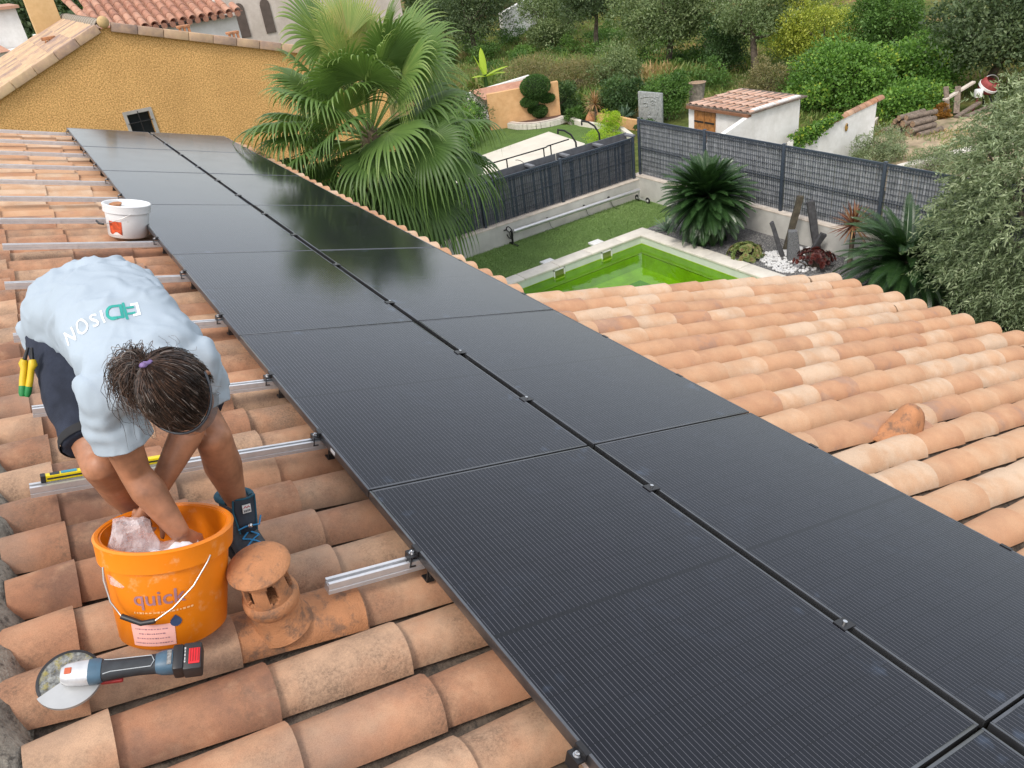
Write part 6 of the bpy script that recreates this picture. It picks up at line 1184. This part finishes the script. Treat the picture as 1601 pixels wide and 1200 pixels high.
SHR = [
 ("vine_mound", "vine-smothered green mound directly behind the white walls", (20.2, 2.4, G), (20.2, 2.4, -3.45), (1.35, 1.55, 1.05), 'vine', 54, 250, .085, .7, 21),
 ("vine_mound", "tall vine-covered bush between green mound and red machine", (22.4, 1.3, G), (22.4, 1.3, -3.35), (1.1, 1.3, 1.0), 'vine', 50, 240, .085, .7, 22),
 ("vine_mound", "low green bramble tongue reaching toward the log pile", (20.6, .2, G), (20.5, .2, -3.85), (1.4, .75, .5), 'vine', 34, 210, .08, .7, 23),
 ("laurel_bush", "bright green leafy bush right behind the carved slab", (16.6, 5.9, G), (16.6, 5.9, -3.45), (.62, .72, .72), 'green', 34, 210, .075, .55, 24),
 ("dark_bush", "dark bush left behind the carved slab", (15.9, 7.3, G), (15.9, 7.3, -3.5), (.7, .7, .75), 'dark', 30, 200, .08, .5, 25),
 ("grey_bush", "grey-green bush rising behind the dark bush", (17.9, 9.9, G), (17.9, 9.9, -3.35), (.95, .95, .9), 'greyoak', 32, 210, .085, .4, 26),
 ("dry_bush", "twiggy brownish bush behind the topiary, left", (16.6, 13.0, G), (16.6, 13.0, -3.4), (1.5, 1.1, .85), 'dry', 40, 190, .07, .35, 27),
 ("dry_bush", "twiggy brownish bush behind the apricot wall end", (17.4, 11.2, G), (17.4, 11.2, -3.5), (1.1, 1.1, .75), 'dry', 34, 190, .07, .35, 28),
 ("dry_bush", "brown-tinged bush left of the vine mound behind the shed", (20.0, 5.0, G), (20.0, 5.0, -3.65), (.8, .8, .7), 'dry', 26, 190, .07, .4, 29),
 ("dark_bush", "dark green shrub just behind the apricot wall end", (15.3, 9.5, G), (15.3, 9.5, -3.7), (.55, .6, .6), 'dark', 24, 180, .07, .5, 30),
 ("garden_hedge", "dark shrub between the palm and the apricot wall", (11.9, 10.4, G), (11.9, 10.4, -3.55), (.8, .8, .75), 'dark', 28, 200, .07, .5, 31),
 ("garden_hedge", "green shrub with yellow flowers behind the palm fronds", (10.9, 8.9, G), (10.9, 8.9, -3.5), (.7, .9, .7), 'vine', 26, 200, .07, .55, 32),
 ("willow_shrub", "feathery grey-green shrub in front of the white gable wall", (16.2, -1.9, G), (16.1, -1.9, -3.85), (.75, .55, .42), 'olive', 26, 200, .06, .25, 33),
 ("willow_shrub", "pale feathery shrub by the stone edge near the fence", (16.0, -3.2, G), (16.0, -3.2, -4.0), (.8, .5, .30), 'olive', 20, 170, .06, .25, 34),
 ("lime_shrub", "bright lime-green shrub behind the low fence", (13.0, 4.5, G), (13.0, 4.5, -3.85), (.5, .5, .38), 'lime', 24, 200, .045, .3, 35),
 ("lime_shrub", "yellow-green shrub by the apricot edging", (14.5, 6.0, G), (14.4, 6.0, -3.8), (.32, .5, .35), 'lime', 20, 170, .045, .35, 36),
 ("green_plant", "leafy green plant at the end of the stone planter", (14.75, 8.15, G), (14.75, 8.15, -3.95), (.35, .3, .24), 'green', 16, 130, .08, .3, 37),
 ("ground_shrub", "low green shrub beside the carved slab's base", (15.0, 5.1, G), (15.0, 5.1, -3.95), (.28, .3, .22), 'dark', 14, 120, .06, .5, 38),
 ("autumn_shrub", "orange-leaved shrub beside the woodpile", (20.0, -1.0, G), (20.0, -1.0, -3.92), (.18, .2, .22), 'dry', 10, 110, .07, .6, 39),
]
for nm, lab, bs_, ct, rd, kd, cl, pr, sz, asp, sd in SHR: tree(nm, lab, bs_, ct, tuple(q * 1.15 for q in rd), kd, int(cl * 1.3), pr, sz, asp, seed=sd, cat="shrub", stems=3, trunk=.02, low=-.8, spread=.36)
LM['autumn'] = leafmat("orange leaf", [(0, (.22, .10, .02)), (1, (.42, .22, .05))])
for o in bpy.data.objects:
    if o.name.startswith("autumn_shrub"): o.children[0].data.materials[0] = LM['autumn']
# far wood that reads as one mass, wild grass and scrub
rng = np.random.default_rng(90); Vs, Fs, Ts = [], [], []; off = 0
for k in range(46):
    a = k / 45; x = 24 + 30 * a + rng.uniform(-3, 3); y = 42 - 34 * a + rng.uniform(-4, 6); x += rng.uniform(0, 14); y += rng.uniform(0, 10); h = rng.uniform(2.2, 4.0)
    v, f, t = crown_leaves(rng, (x, y, G + h * .55), (rng.uniform(2, 3.2), rng.uniform(2, 3.2), h * .6), 16, 130, .30, .6, .42, tmid=rng.uniform(.25, .65)); Vs.append(v); Fs.append(f + off); Ts.append(t); off += len(v)
tag(link("far_wood", np_mesh("far_wood", np.concatenate(Vs), np.concatenate(Fs), np.concatenate(Ts), LM['greyoak'])), "far wood closing the view along the top edge", "wood", kind="stuff")
Vs, Fs, Ts = [], [], []; off = 0
for k in range(22):                                   # dark trees beyond the far-left houses
    x = rng.uniform(-12, 26); y = rng.uniform(46, 58) + max(0, x) * .2; v, f, t = crown_leaves(rng, (x, y, -1.8), (4, 4, 4.6), 20, 170, .36, .6, .4, tmid=.4); Vs.append(v); Fs.append(f + off); Ts.append(t); off += len(v)
tag(link("far_wood", np_mesh("far_wood", np.concatenate(Vs), np.concatenate(Fs), np.concatenate(Ts), LM['oak'])), "dark mass of trees behind the white and ochre houses", "wood", kind="stuff")
def grass(name, label, n, region, h, seed, kind='grass', dens=None):
    rng = np.random.default_rng(seed); P = region(rng, n); n = len(P); cl = np.array([noise.noise(V((p[0] * .45, p[1] * .45, 4))) for p in P]); D = rng.normal(size=(n, 3)) * .42 + np.array([0, 0, 1]); sz = h * rng.uniform(.5, 1.4, n) * (1 + .6 * cl); v, f = leaf_quads(P, D, sz, .16, rng, .35); t = np.repeat(np.clip(.45 + .55 * cl + rng.normal(size=n) * .14, 0, 1), 4)
    return tag(link(name, np_mesh(name, v, f, t, LM[kind])), label, "grass", kind="stuff")
def reg_plot(rng, n):
    x = rng.uniform(15.3, 34, n); y = rng.uniform(-3, 34, n); ok = (x > 17.2 - np.clip((y - 8) * .25, 0, 1.5)) & ~((x < 22.5) & (y < -.3)); x, y = x[ok], y[ok]; return np.stack([x, y, np.full(len(x), G - .08)], 1)
grass("wild_grass", "wild grass and weeds under the trees on the rough plot", 60000, reg_plot, .22, 61)
LM['turf'] = leafmat("turf fibre", [(0, (.10, .17, .05)), (.5, (.20, .32, .10)), (1, (.34, .46, .18))], trans=.15)
def reg_turf(rng, n): x = rng.uniform(5.2, 10.9, n); y = rng.uniform(-.98, .66, n); ok = (x < 10.1) | (y > -.72); return np.stack([x[ok], y[ok], np.full(ok.sum(), G)], 1)
grass("turf_fibres", "short fibres of the grass carpet beside the pool", 70000, reg_turf, .034, 65, 'turf')
def reg_track(rng, n):
    x = rng.uniform(15, 22.5, n); y = rng.uniform(-4.8, -.2, n); k = np.array([noise.noise(V((a * .8, b * .8, 9))) for a, b in zip(x, y)]); ok = k > .08; return np.stack([x[ok], y[ok], np.full(ok.sum(), G + .04)], 1)
grass("track_grass", "thin grass growing in patches on the bare earth track", 9000, reg_track, .10, 62)
def reg_scrub(rng, n): x = rng.uniform(16.0, 21.5, n); y = rng.uniform(8, 18, n); return np.stack([x, y, G - .05 + rng.uniform(0, .25, n)], 1)
grass("scrub", "dry tangled scrub behind the neighbour's garden", 16000, reg_scrub, .42, 63)
rng = np.random.default_rng(64); Vs, Fs, Ts = [], [], []; off = 0
for k in range(80):                                   # low undergrowth between the trees
    x = rng.uniform(18.2, 32); y = rng.uniform(3.5, 30)
    if x < 20 and y < 8: x += 3
    h = rng.uniform(.3, .75); v, f, t = crown_leaves(rng, (x, y, G + h * .5), (rng.uniform(.5, 1.2), rng.uniform(.5, 1.2), h), 9, 110, .10, .45, .45, tmid=rng.uniform(.3, .8)); Vs.append(v); Fs.append(f + off); Ts.append(t); off += len(v)
tag(link("undergrowth", np_mesh("undergrowth", np.concatenate(Vs), np.concatenate(Fs), np.concatenate(Ts), LM['green'])), "low green undergrowth between the trees of the rough plot", "undergrowth", kind="stuff")
# ivy on the gable wall
rng = np.random.default_rng(70); n = 1500; x = 14.05 + rng.uniform(-.05, 1.55, n) ** 1.05; zt_ = G + .86 + (x - 14.05) * .1017; drop = np.abs(rng.normal(size=n)) * .16 * np.clip(1.3 - np.abs(x - 14.5) * 1.1, .25, 1); P = np.stack([x, -1.08 + rng.uniform(-.03, .22, n) * (drop < .06), zt_ + .09 - drop], 1); v, f = leaf_quads(P, rng.normal(size=(n, 3)) + np.array([0, -1.0, -.3]), .075 * rng.uniform(.6, 1.3, n), .8, rng); iv = thing("ivy", "green ivy hanging over the tile-capped wall", "ivy", T(14.05, -1.1, G + .8)); link("leaves", np_mesh("leaves", v - np.array([14.05, -1.1, G + .8]), f, np.repeat(np.clip(.5 + rng.normal(size=n) * .25, 0, 1), 4), LM['vine']), iv)
# clipped topiary: three clouds on a bare stem
tp = thing("topiary_tree", "clipped cloud topiary with a big ball over flat tiers", "topiary", T(14.05, 9.25, G + .15)); rng = np.random.default_rng(71)
for (cx, cy, cz, rx, rz_) in ((-.05, .0, 1.02, .50, .34), (-.30, .05, .58, .30, .15), (.30, -.08, .60, .28, .14), (.02, -.02, .23, .26, .19), (-.2, .1, .30, .13, .1)):
    n = int(15000 * rx); q = unit(rng.normal(size=(n, 3))); P = np.array([cx, cy, cz]) + q * np.array([rx, rx * .85, rz_]) * rng.uniform(.9, 1.03, (n, 1)); v, f = leaf_quads(P, q + rng.normal(size=(n, 3)) * .55, .045 * rng.uniform(.6, 1.3, n), .45, rng); link("clipped_ball", np_mesh("clipped_ball", v, f, np.repeat(np.clip(.5 + rng.normal(size=n) * .2, 0, 1), 4), LM['topiary']), tp)
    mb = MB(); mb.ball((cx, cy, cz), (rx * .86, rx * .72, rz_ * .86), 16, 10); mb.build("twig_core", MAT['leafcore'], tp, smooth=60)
mb = MB(); mb.tube([(0, 0, -.05), (.03, 0, .3), (-.03, 0, .6), (-.04, 0, 1.0)], [.05, .045, .04, .03], 8); [mb.tube([(0, 0, .35), (x * .6, 0, .5), (x, 0, .58)], [.03, .025, .02], 6) for x in (-.3, .3)]; mb.build("trunk", MAT['bark'], tp, smooth=60)
# strap-leaved rosettes
def rosette(name, label, cat, base, n, L, w_, mat, el=(10, 80), curve=.35, seed=0, trunk_h=0.0, tints=(.2, .9), group=None):
    r_ = random.Random(seed); t = thing(name, label, cat, T(*base), group); k = 6; vs, fs, ts = [], [], []
    for i in range(n):
        f_ = i / n; az = i * 2.39996 + r_.uniform(-.2, .2); e = math.radians(el[0] + (el[1] - el[0]) * f_ + r_.uniform(-8, 8)); l_ = L * r_.uniform(.8, 1.1); p = V((0, 0, trunk_h)); d = V((math.cos(az) * math.cos(e), math.sin(az) * math.cos(e), math.sin(e))); sd = V((-math.sin(az), math.cos(az), 0)); o = len(vs); tt = r_.uniform(*tints)
        for s in range(k + 1):
            g = s / k; ww = w_ * (math.sin(math.pi * min(1, .18 + g * .82)) ** .7) * .5 if s < k else .001; up = sd.cross(d).normalized(); vs += [p - sd * ww + up * ww * .35, p, p + sd * ww + up * ww * .35]; ts += [tt] * 3; p = p + d * (l_ / k); d = (d + V((0, 0, -curve / k * (1 + g)))).normalized()
        for s in range(k): a_ = o + s * 3; fs += [(a_, a_ + 1, a_ + 4, a_ + 3), (a_ + 1, a_ + 2, a_ + 5, a_ + 4)]
    link("leaves", np_mesh("leaves", [tuple(v) for v in vs], fs, ts, mat, True), t)
    if trunk_h > .1: mb = MB(); mb.tube([(0, 0, -.1), (.01, 0, trunk_h * .5), (0, 0, trunk_h)], [.05, .04, .045], 8); mb.build("trunk", MAT['bark'], t, smooth=60)
    return t
LM['cord'] = leafmat("bronze strap leaf", [(0, (.09, .025, .018)), (.5, (.20, .075, .045)), (1, (.42, .28, .13))], trans=.2)
LM['agave'] = leafmat("blue green strap leaf", [(0, (.06, .12, .075)), (1, (.20, .29, .20))], trans=.1)
LM['tan'] = leafmat("tan strap leaf", [(0, (.22, .11, .05)), (1, (.50, .33, .16))], trans=.2)
rosette("red_cordyline", "spiky bronze-red cordyline in front of the long fence", "cordyline", (10.62, -5.18, G), 95, .42, .028, LM['cord'], (-35, 85), .35, 3, .80)
rosette("red_cordyline", "spiky tan cordyline beside the carved slab in the far garden", "cordyline", (15.12, 7.6, G), 60, .48, .035, LM['tan'], (-30, 80), .5, 4, .55)
rosette("agave", "blue-green agave in front of the dark bush by the carved slab", "agave", (15.5, 6.7, G + .15), 26, .45, .07, LM['agave'], (10, 80), .1, 5); rosette("agave", "pale spiky agave at the foot of the round cycad", "agave", (9.85, -1.42, Gv), 34, .36, .03, LM['agave'], (10, 80), .25, 6)
# banana plant tip behind the palm
bn = thing("banana_plant", "banana plant with bright upright leaves behind the palm", "banana plant", T(14.0, 12.4, G))
for k, (az, e, L, w_) in enumerate(((1.2, 80, .95, .24), (2.6, 72, .8, .2), (-.8, 30, .95, .26), (-.3, 15, .8, .22), (3.4, 20, .7, .2))):
    vs, fs = [], []; p = V((0, 0, 1.25)); d = V((math.cos(az) * math.cos(math.radians(e)), math.sin(az) * math.cos(math.radians(e)), math.sin(math.radians(e)))); sd = V((-math.sin(az), math.cos(az), 0))
    for s in range(9): g = s / 8; ww = w_ / 2 * math.sin(math.pi * min(1, .08 + .92 * g)) ** .6 if s < 8 else .004; up = sd.cross(d); vs += [p - sd * ww + up * ww * .4, p, p + sd * ww + up * ww * .4]; p = p + d * L / 8; d = (d + V((0, 0, -.07))).normalized()
    for s in range(8): fs += [(s * 3, s * 3 + 1, s * 3 + 4, s * 3 + 3), (s * 3 + 1, s * 3 + 2, s * 3 + 5, s * 3 + 4)]
    link("leaf", np_mesh("leaf", [tuple(v) for v in vs], fs, [.6] * len(vs), LM['lime'], True), bn)
mb = MB(); mb.tube([(0, 0, -.1), (0, 0, .7), (0, 0, 1.3)], [.09, .08, .06], 10); mb.build("stem", LM['vine'], bn, smooth=60)
# old pale stump
st_ = thing("tree_stump", "pale sawn tree stump beside the shed roof", "stump", T(17.9, 5.9, G)); mb = MB(); mb.lathe([(.26, -.1), (.23, .3), (.25, .75), (.28, .80)], 14, wob=lambda a, z: .10 * math.sin(3 * a + z * 3) + .05 * math.sin(7 * a)); mb.build("bark", plain("grey stump bark", (.30, .26, .22), .95, var=.35, scale=9, bmp=.7, bscale=20), st_, smooth=40); mb = MB(); mb.lathe([(0, .80), (.275, .80)], 14); mb.build("sawn_top", MAT['logend'], st_)
# aeonium cushions
def aeonium(label, base, R, n, mat, seed, hz=.8, leg=0.0):
    r_ = random.Random(seed); t = thing("aeonium", label, "succulent", T(*base)); vs, fs, ts = [], [], []; mb = MB()
    for i in range(n):
        a_ = r_.uniform(0, 6.283); u = r_.random() ** .6; q = V((R * u * math.cos(a_), R * u * math.sin(a_), leg + R * hz * math.sqrt(max(0, 1 - u * u)) * r_.uniform(.75, 1.0))); up = (V((q.x, q.y, (q.z - leg) + R * .25))).normalized(); s1 = up.orthogonal().normalized(); s2 = up.cross(s1); rr_ = r_.uniform(.045, .07); tt = r_.random()
        mb.tube([(q.x * .3, q.y * .3, 0), tuple(q * .6), tuple(q)], .009, 5)
        for ring, (m_, ro, el) in enumerate(((9, 1.0, .25), (7, .65, .7), (4, .35, 1.1))):
            for k in range(m_):
                b3 = 2 * math.pi * k / m_ + ring * .4; d = (s1 * math.cos(b3) + s2 * math.sin(b3)) * math.cos(el) + up * math.sin(el); sd = up.cross(d).normalized(); o = len(vs); L = rr_ * ro; vs += [q, q + d * L * .6 + sd * L * .28, q + d * L + up * L * .12, q + d * L * .6 - sd * L * .28]; fs.append((o, o + 1, o + 2, o + 3)); ts += [min(1, tt * .6 + .2 * ring)] * 4
    link("rosettes", np_mesh("rosettes", [tuple(v) for v in vs], fs, ts, mat), t); mb.build("stem", MAT['bark'], t)
aeonium("rounded green and pink succulent cushion beside the pool coping", (9.86, -3.52, Gv), .33, 120, leafmat("green pink succulent", [(0, (.10, .16, .04)), (.5, (.22, .25, .08)), (.8, (.32, .20, .12)), (1, (.40, .17, .13))], trans=.15), 5); aeonium("dark red succulent in front of the granite boulder", (10.28, -4.72, Gv), .34, 70, leafmat("dark red succulent", [(0, (.035, .012, .012)), (.5, (.10, .022, .018)), (1, (.20, .05, .035))], trans=.1), 6, .5, .12)
# cycads: arching feather fronds, each frond its own part
LM['cycas'] = leafmat("cycad leaflet", [(0, (.010, .026, .010)), (.5, (.022, .058, .018)), (1, (.060, .125, .035))], rough=.32, trans=.12, spec=.5)
def cycas_frond(L, bend, seed):
    r_ = random.Random(seed); p = V((0, 0, 0)); d = V((1, 0, 0)); pts = []; n = 62; vs, fs, ts = [], [], []
    for i in range(n + 1): pts.append((p.copy(), d.copy())); p = p + d * L / n; d = (Matrix.Rotation(bend / n * (1 + .8 * i / n), 3, 'Y') @ d).normalized()
    for i in range(3, n + 1):
        p, d = pts[i]; g = i / n; ll = .135 * math.sin(math.pi * min(1, .16 + .86 * g)) ** .6 + .02; up = d.cross(V((0, 1, 0))); up = up if up.z > 0 else -up
        for sg in (-1, 1):
            o = len(vs); q = (V((0, sg, 0)) * .80 + d * .62 + up * (.34 + r_.uniform(-.06, .06))).normalized(); w_ = d * .0066; tip = p + q * ll * r_.uniform(.9, 1.1) - V((0, 0, .012)); mid_ = p + q * ll * .55 + up * .006; vs += [p - w_, p + w_, mid_ + w_, tip, mid_ - w_]; fs.append((o, o + 1, o + 2, o + 4)); fs.append((o + 4, o + 2, o + 3, o + 3)); ts += [.35 + .4 * g + r_.uniform(-.1, .1)] * 5
    o = len(vs)
    for i in range(n + 1): p, d = pts[i]; w_ = .009 * (1 - i / n) + .002; vs += [p + V((0, w_, .002)), p + V((0, -w_, .002))]; ts += [.8, .8]
    for i in range(n): a_ = o + 2 * i; fs.append((a_, a_ + 1, a_ + 3, a_ + 2))
    fs2 = [f for f in fs if len(set(f)) == 4]; tri = [f for f in fs if len(set(f)) == 3]
    me = bpy.data.meshes.new("frond"); me.from_pydata([tuple(v) for v in vs], [], fs2 + [f[:3] for f in tri]); a_ = me.attributes.new("tint", 'FLOAT', 'POINT'); a_.data.foreach_set("value", ts); me.materials.append(LM['cycas']); me.update(); return me
def cycas(label, base, heart, L, n, seed, els=(-38, 78), bendk=1.0):
    t = thing("cycad", label, "cycad", T(*base)); r_ = random.Random(seed); var = [cycas_frond(L, bendk * bd, seed * 10 + k) for k, bd in enumerate((.55, .8, 1.1))]; h = heart - base[2]
    for i in range(n):
        f_ = (i + .5) / n; az = i * 2.39996 + r_.uniform(-.15, .15); e = els[0] + (els[1] - els[0]) * f_ ** .85 + r_.uniform(-7, 7); k = r_.uniform(.85, 1.06) * (1 if f_ < .8 else .9)
        link("frond", var[i % 3], t, T(.05 * math.cos(az), .05 * math.sin(az), h + .12 * f_) @ Matrix.Rotation(az, 4, 'Z') @ Matrix.Rotation(-math.radians(e), 4, 'Y') @ Matrix.Rotation(r_.uniform(-.25, .25), 4, 'X') @ Matrix.Scale(k, 4))
    mb = MB(); mb.lathe([(.20, -.1), (.19, h * .5), (.17, h), (.08, h + .12)], 14, wob=lambda a, z: .08 * math.sin(9 * a + z * 30)); mb.build("trunk", MAT['bark'], t, smooth=50); return t
cycas("large round cycad at the corner of the fence", (9.98, -2.42, Gv), -3.32, .90, 290, 3, (-80, 86), .50); cycas("spreading cycad at the eave beside the olive tree", (10.10, -6.50, Gv), -3.55, 1.08, 130, 4, (-28, 74), .8)
# olive tree, feathery: leaves set along drooping twigs
ol = thing("olive_tree", "feathery grey-green olive tree at the right edge of the photo", "tree", T(10.6, -8.4, G)); rng = np.random.default_rng(5); r_ = random.Random(5); b0 = np.array([10.6, -8.4, G]); c0 = np.array([10.60, -8.40, -2.42]); rad = np.array([1.5, 1.5, 1.95]); Ps, Ds, Ts = [], [], []; mb = MB()
for k in range(5200):
    d = unit(rng.normal(size=3)); d[2] = d[2] if d[2] > -.75 else -.75; sh = 1 + .22 * noise.noise(V(d * 2.3)); p = c0 + d * rad * sh * rng.uniform(.45, 1.0) ** .55; q = unit(d + rng.normal(size=3) * .55 + np.array([0, 0, .35])); L = rng.uniform(.22, .5); m = 26; s = np.linspace(0, 1, m)[:, None]; line = p + q * L * s + np.array([0, 0, -.55]) * L * s ** 2; Ps.append(line + rng.normal(size=(m, 3)) * .006); tg = unit(q + np.array([0, 0, -1.1]) * s); Ds.append(tg * .9 + rng.normal(size=(m, 3)) * .65); Ts.append(np.clip(.42 + .2 * rng.normal() + rng.normal(size=m) * .12 + .16 * (d[2] > .1), 0, 1))
P = np.concatenate(Ps); v, f = leaf_quads(P - b0, np.concatenate(Ds), .070 * rng.uniform(.6, 1.3, len(P)), .24, rng, .1); link("crown", np_mesh("crown", v, f, np.repeat(np.concatenate(Ts), 4), LM['olive']), ol)
for k in range(14): d = V((r_.uniform(-1, 1), r_.uniform(-1, 1), r_.uniform(-.2, 1))); e_ = V(c0 - b0) + V((d.x * rad[0], d.y * rad[1], d.z * rad[2])) * .75; s_ = V((0, 0, .55)); mb.tube([s_, s_.lerp(e_, .5) + V((0, 0, .12)), e_], [.045, .028, .010], 6)
mb.tube([(0, 0, -.15), (.05, 0, .3), (0, .03, .75)], [.14, .11, .08], 10); mb.build("trunk", MAT['bark'], ol, smooth=60)

# ------------------------------------------------------------------ the fan palm
LM['palm'] = leafmat("fan palm blade", [(0, (.035, .070, .018)), (.35, (.065, .125, .028)), (.65, (.14, .235, .060)), (.85, (.29, .37, .11)), (1, (.46, .42, .15))], rough=.42, trans=.28, spec=.4)
LM['deadpalm'] = leafmat("dead palm blade", [(0, (.10, .06, .03)), (1, (.28, .19, .10))], trans=.1)
PH = V((3.98, -1.15, -.80)); palm = thing("fan_palm", "large fan palm with drooping leaf tips beyond the eave", "palm", T(PH.x, PH.y, G)); r_ = random.Random(12)
def fan_frond(az, el, Lp, R, tint, spread=115, nseg=40, droop=.55, mat='palm', arch=.35, twist=0.0, cup=.22):
    """petiole, then a pleated fan whose free tips hang"""
    d = V((math.cos(az) * math.cos(el), math.sin(az) * math.cos(el), math.sin(el))); p = V((0, 0, 0)); pts = [p.copy()]
    for s in range(6): p = p + d * Lp / 6; d = (d + V((0, 0, -arch / 6))).normalized(); pts.append(p.copy())
    mb = MB(); mb.tube(pts, [.024, .020, .017, .015, .013, .012, .011], 6, flat=.6)
    fx = d; sx = fx.cross(V((0, 0, 1))); sx = sx.normalized() if sx.length > .1 else V((1, 0, 0)); up = sx.cross(fx).normalized(); Mx = Matrix.Rotation(twist, 3, fx); sx = Mx @ sx; up = Mx @ up
    vs, fs, ts = list(mb.v), [list(f) for f in mb.f if len(f) == 4], [.75] * len(mb.v); k = 9; h = pts[-1]; da = 2 * math.radians(spread) / nseg
    for i in range(nseg):
        a = -math.radians(spread) + da * (i + .5); L = R * (1 - .30 * (abs(a) / math.radians(spread)) ** 2) * r_.uniform(.92, 1.06); o = len(vs); dr_ = droop * r_.uniform(.7, 1.4); sw = r_.uniform(-.10, .10); tw = tint + r_.uniform(-.06, .06)
        for s in range(k + 1):
            g = s / k; rr2 = L * g; back = -cup * R * g * g * (.35 + .65 * (1 - math.cos(a))) ; ca = a + (sw * max(0, g - .55) ** 1.3 if g > .55 else 0)
            c = h + (fx * math.cos(ca) + sx * math.sin(ca)) * rr2 + up * back * .6
            hang = max(0, g - .50) / .50; c = c + V((0, 0, -1)) * (dr_ * L * hang ** 1.8 * .55); pull = 1 - .22 * hang ** 2 * min(1, dr_); c = V((h.x + (c.x - h.x) * pull, h.y + (c.y - h.y) * pull, c.z))
            w_ = rr2 * math.tan(da / 2) * 1.0 if g < .52 else L * .52 * math.tan(da / 2) * max(0.03, (1 - ((g - .52) / .48)) ** .85); tn = (fx * -math.sin(a) + sx * math.cos(a)); pl_ = up * w_ * .55
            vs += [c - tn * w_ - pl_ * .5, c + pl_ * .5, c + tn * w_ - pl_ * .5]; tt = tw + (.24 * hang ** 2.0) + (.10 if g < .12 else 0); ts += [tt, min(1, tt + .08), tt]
        for s in range(k): a_ = o + 3 * s; fs += [[a_, a_ + 1, a_ + 4, a_ + 3], [a_ + 1, a_ + 2, a_ + 5, a_ + 4]]
    return np_mesh("frond", [tuple(v) for v in vs], fs, np.clip(ts, 0, 1), LM[mat])
NF = 66; hz = PH.z - G
for i in range(NF):
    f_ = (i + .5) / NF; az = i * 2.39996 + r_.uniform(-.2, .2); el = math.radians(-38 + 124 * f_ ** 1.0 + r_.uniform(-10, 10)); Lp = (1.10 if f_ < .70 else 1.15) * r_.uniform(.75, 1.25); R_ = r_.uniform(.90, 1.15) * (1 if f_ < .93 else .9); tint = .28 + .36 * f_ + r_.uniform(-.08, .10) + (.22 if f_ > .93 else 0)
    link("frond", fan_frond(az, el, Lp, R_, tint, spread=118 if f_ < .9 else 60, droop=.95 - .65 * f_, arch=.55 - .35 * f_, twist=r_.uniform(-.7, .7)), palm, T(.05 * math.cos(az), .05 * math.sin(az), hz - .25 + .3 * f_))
for i in range(12): az = i * 2.39996; link("dead_frond", fan_frond(az, math.radians(-58 + r_.uniform(-10, 10)), .5, .6, r_.uniform(.2, .8), spread=70, nseg=18, droop=1.0, mat='deadpalm', arch=.6), palm, T(.08 * math.cos(az), .08 * math.sin(az), hz - .35))
mb = MB(); mb.lathe([(.24, -.1), (.19, .3), (.17, 1.4), (.19, hz - .6), (.17, hz - .1), (.05, hz + .15)], 16, wob=lambda a, z: .10 * math.sin(7 * a + z * 22) + .05 * math.sin(13 * a - z * 31)); mb.build("trunk", plain("palm trunk fibre", (.16, .115, .075), .95, var=.4, scale=16, bmp=.8, bscale=30), palm, smooth=50)
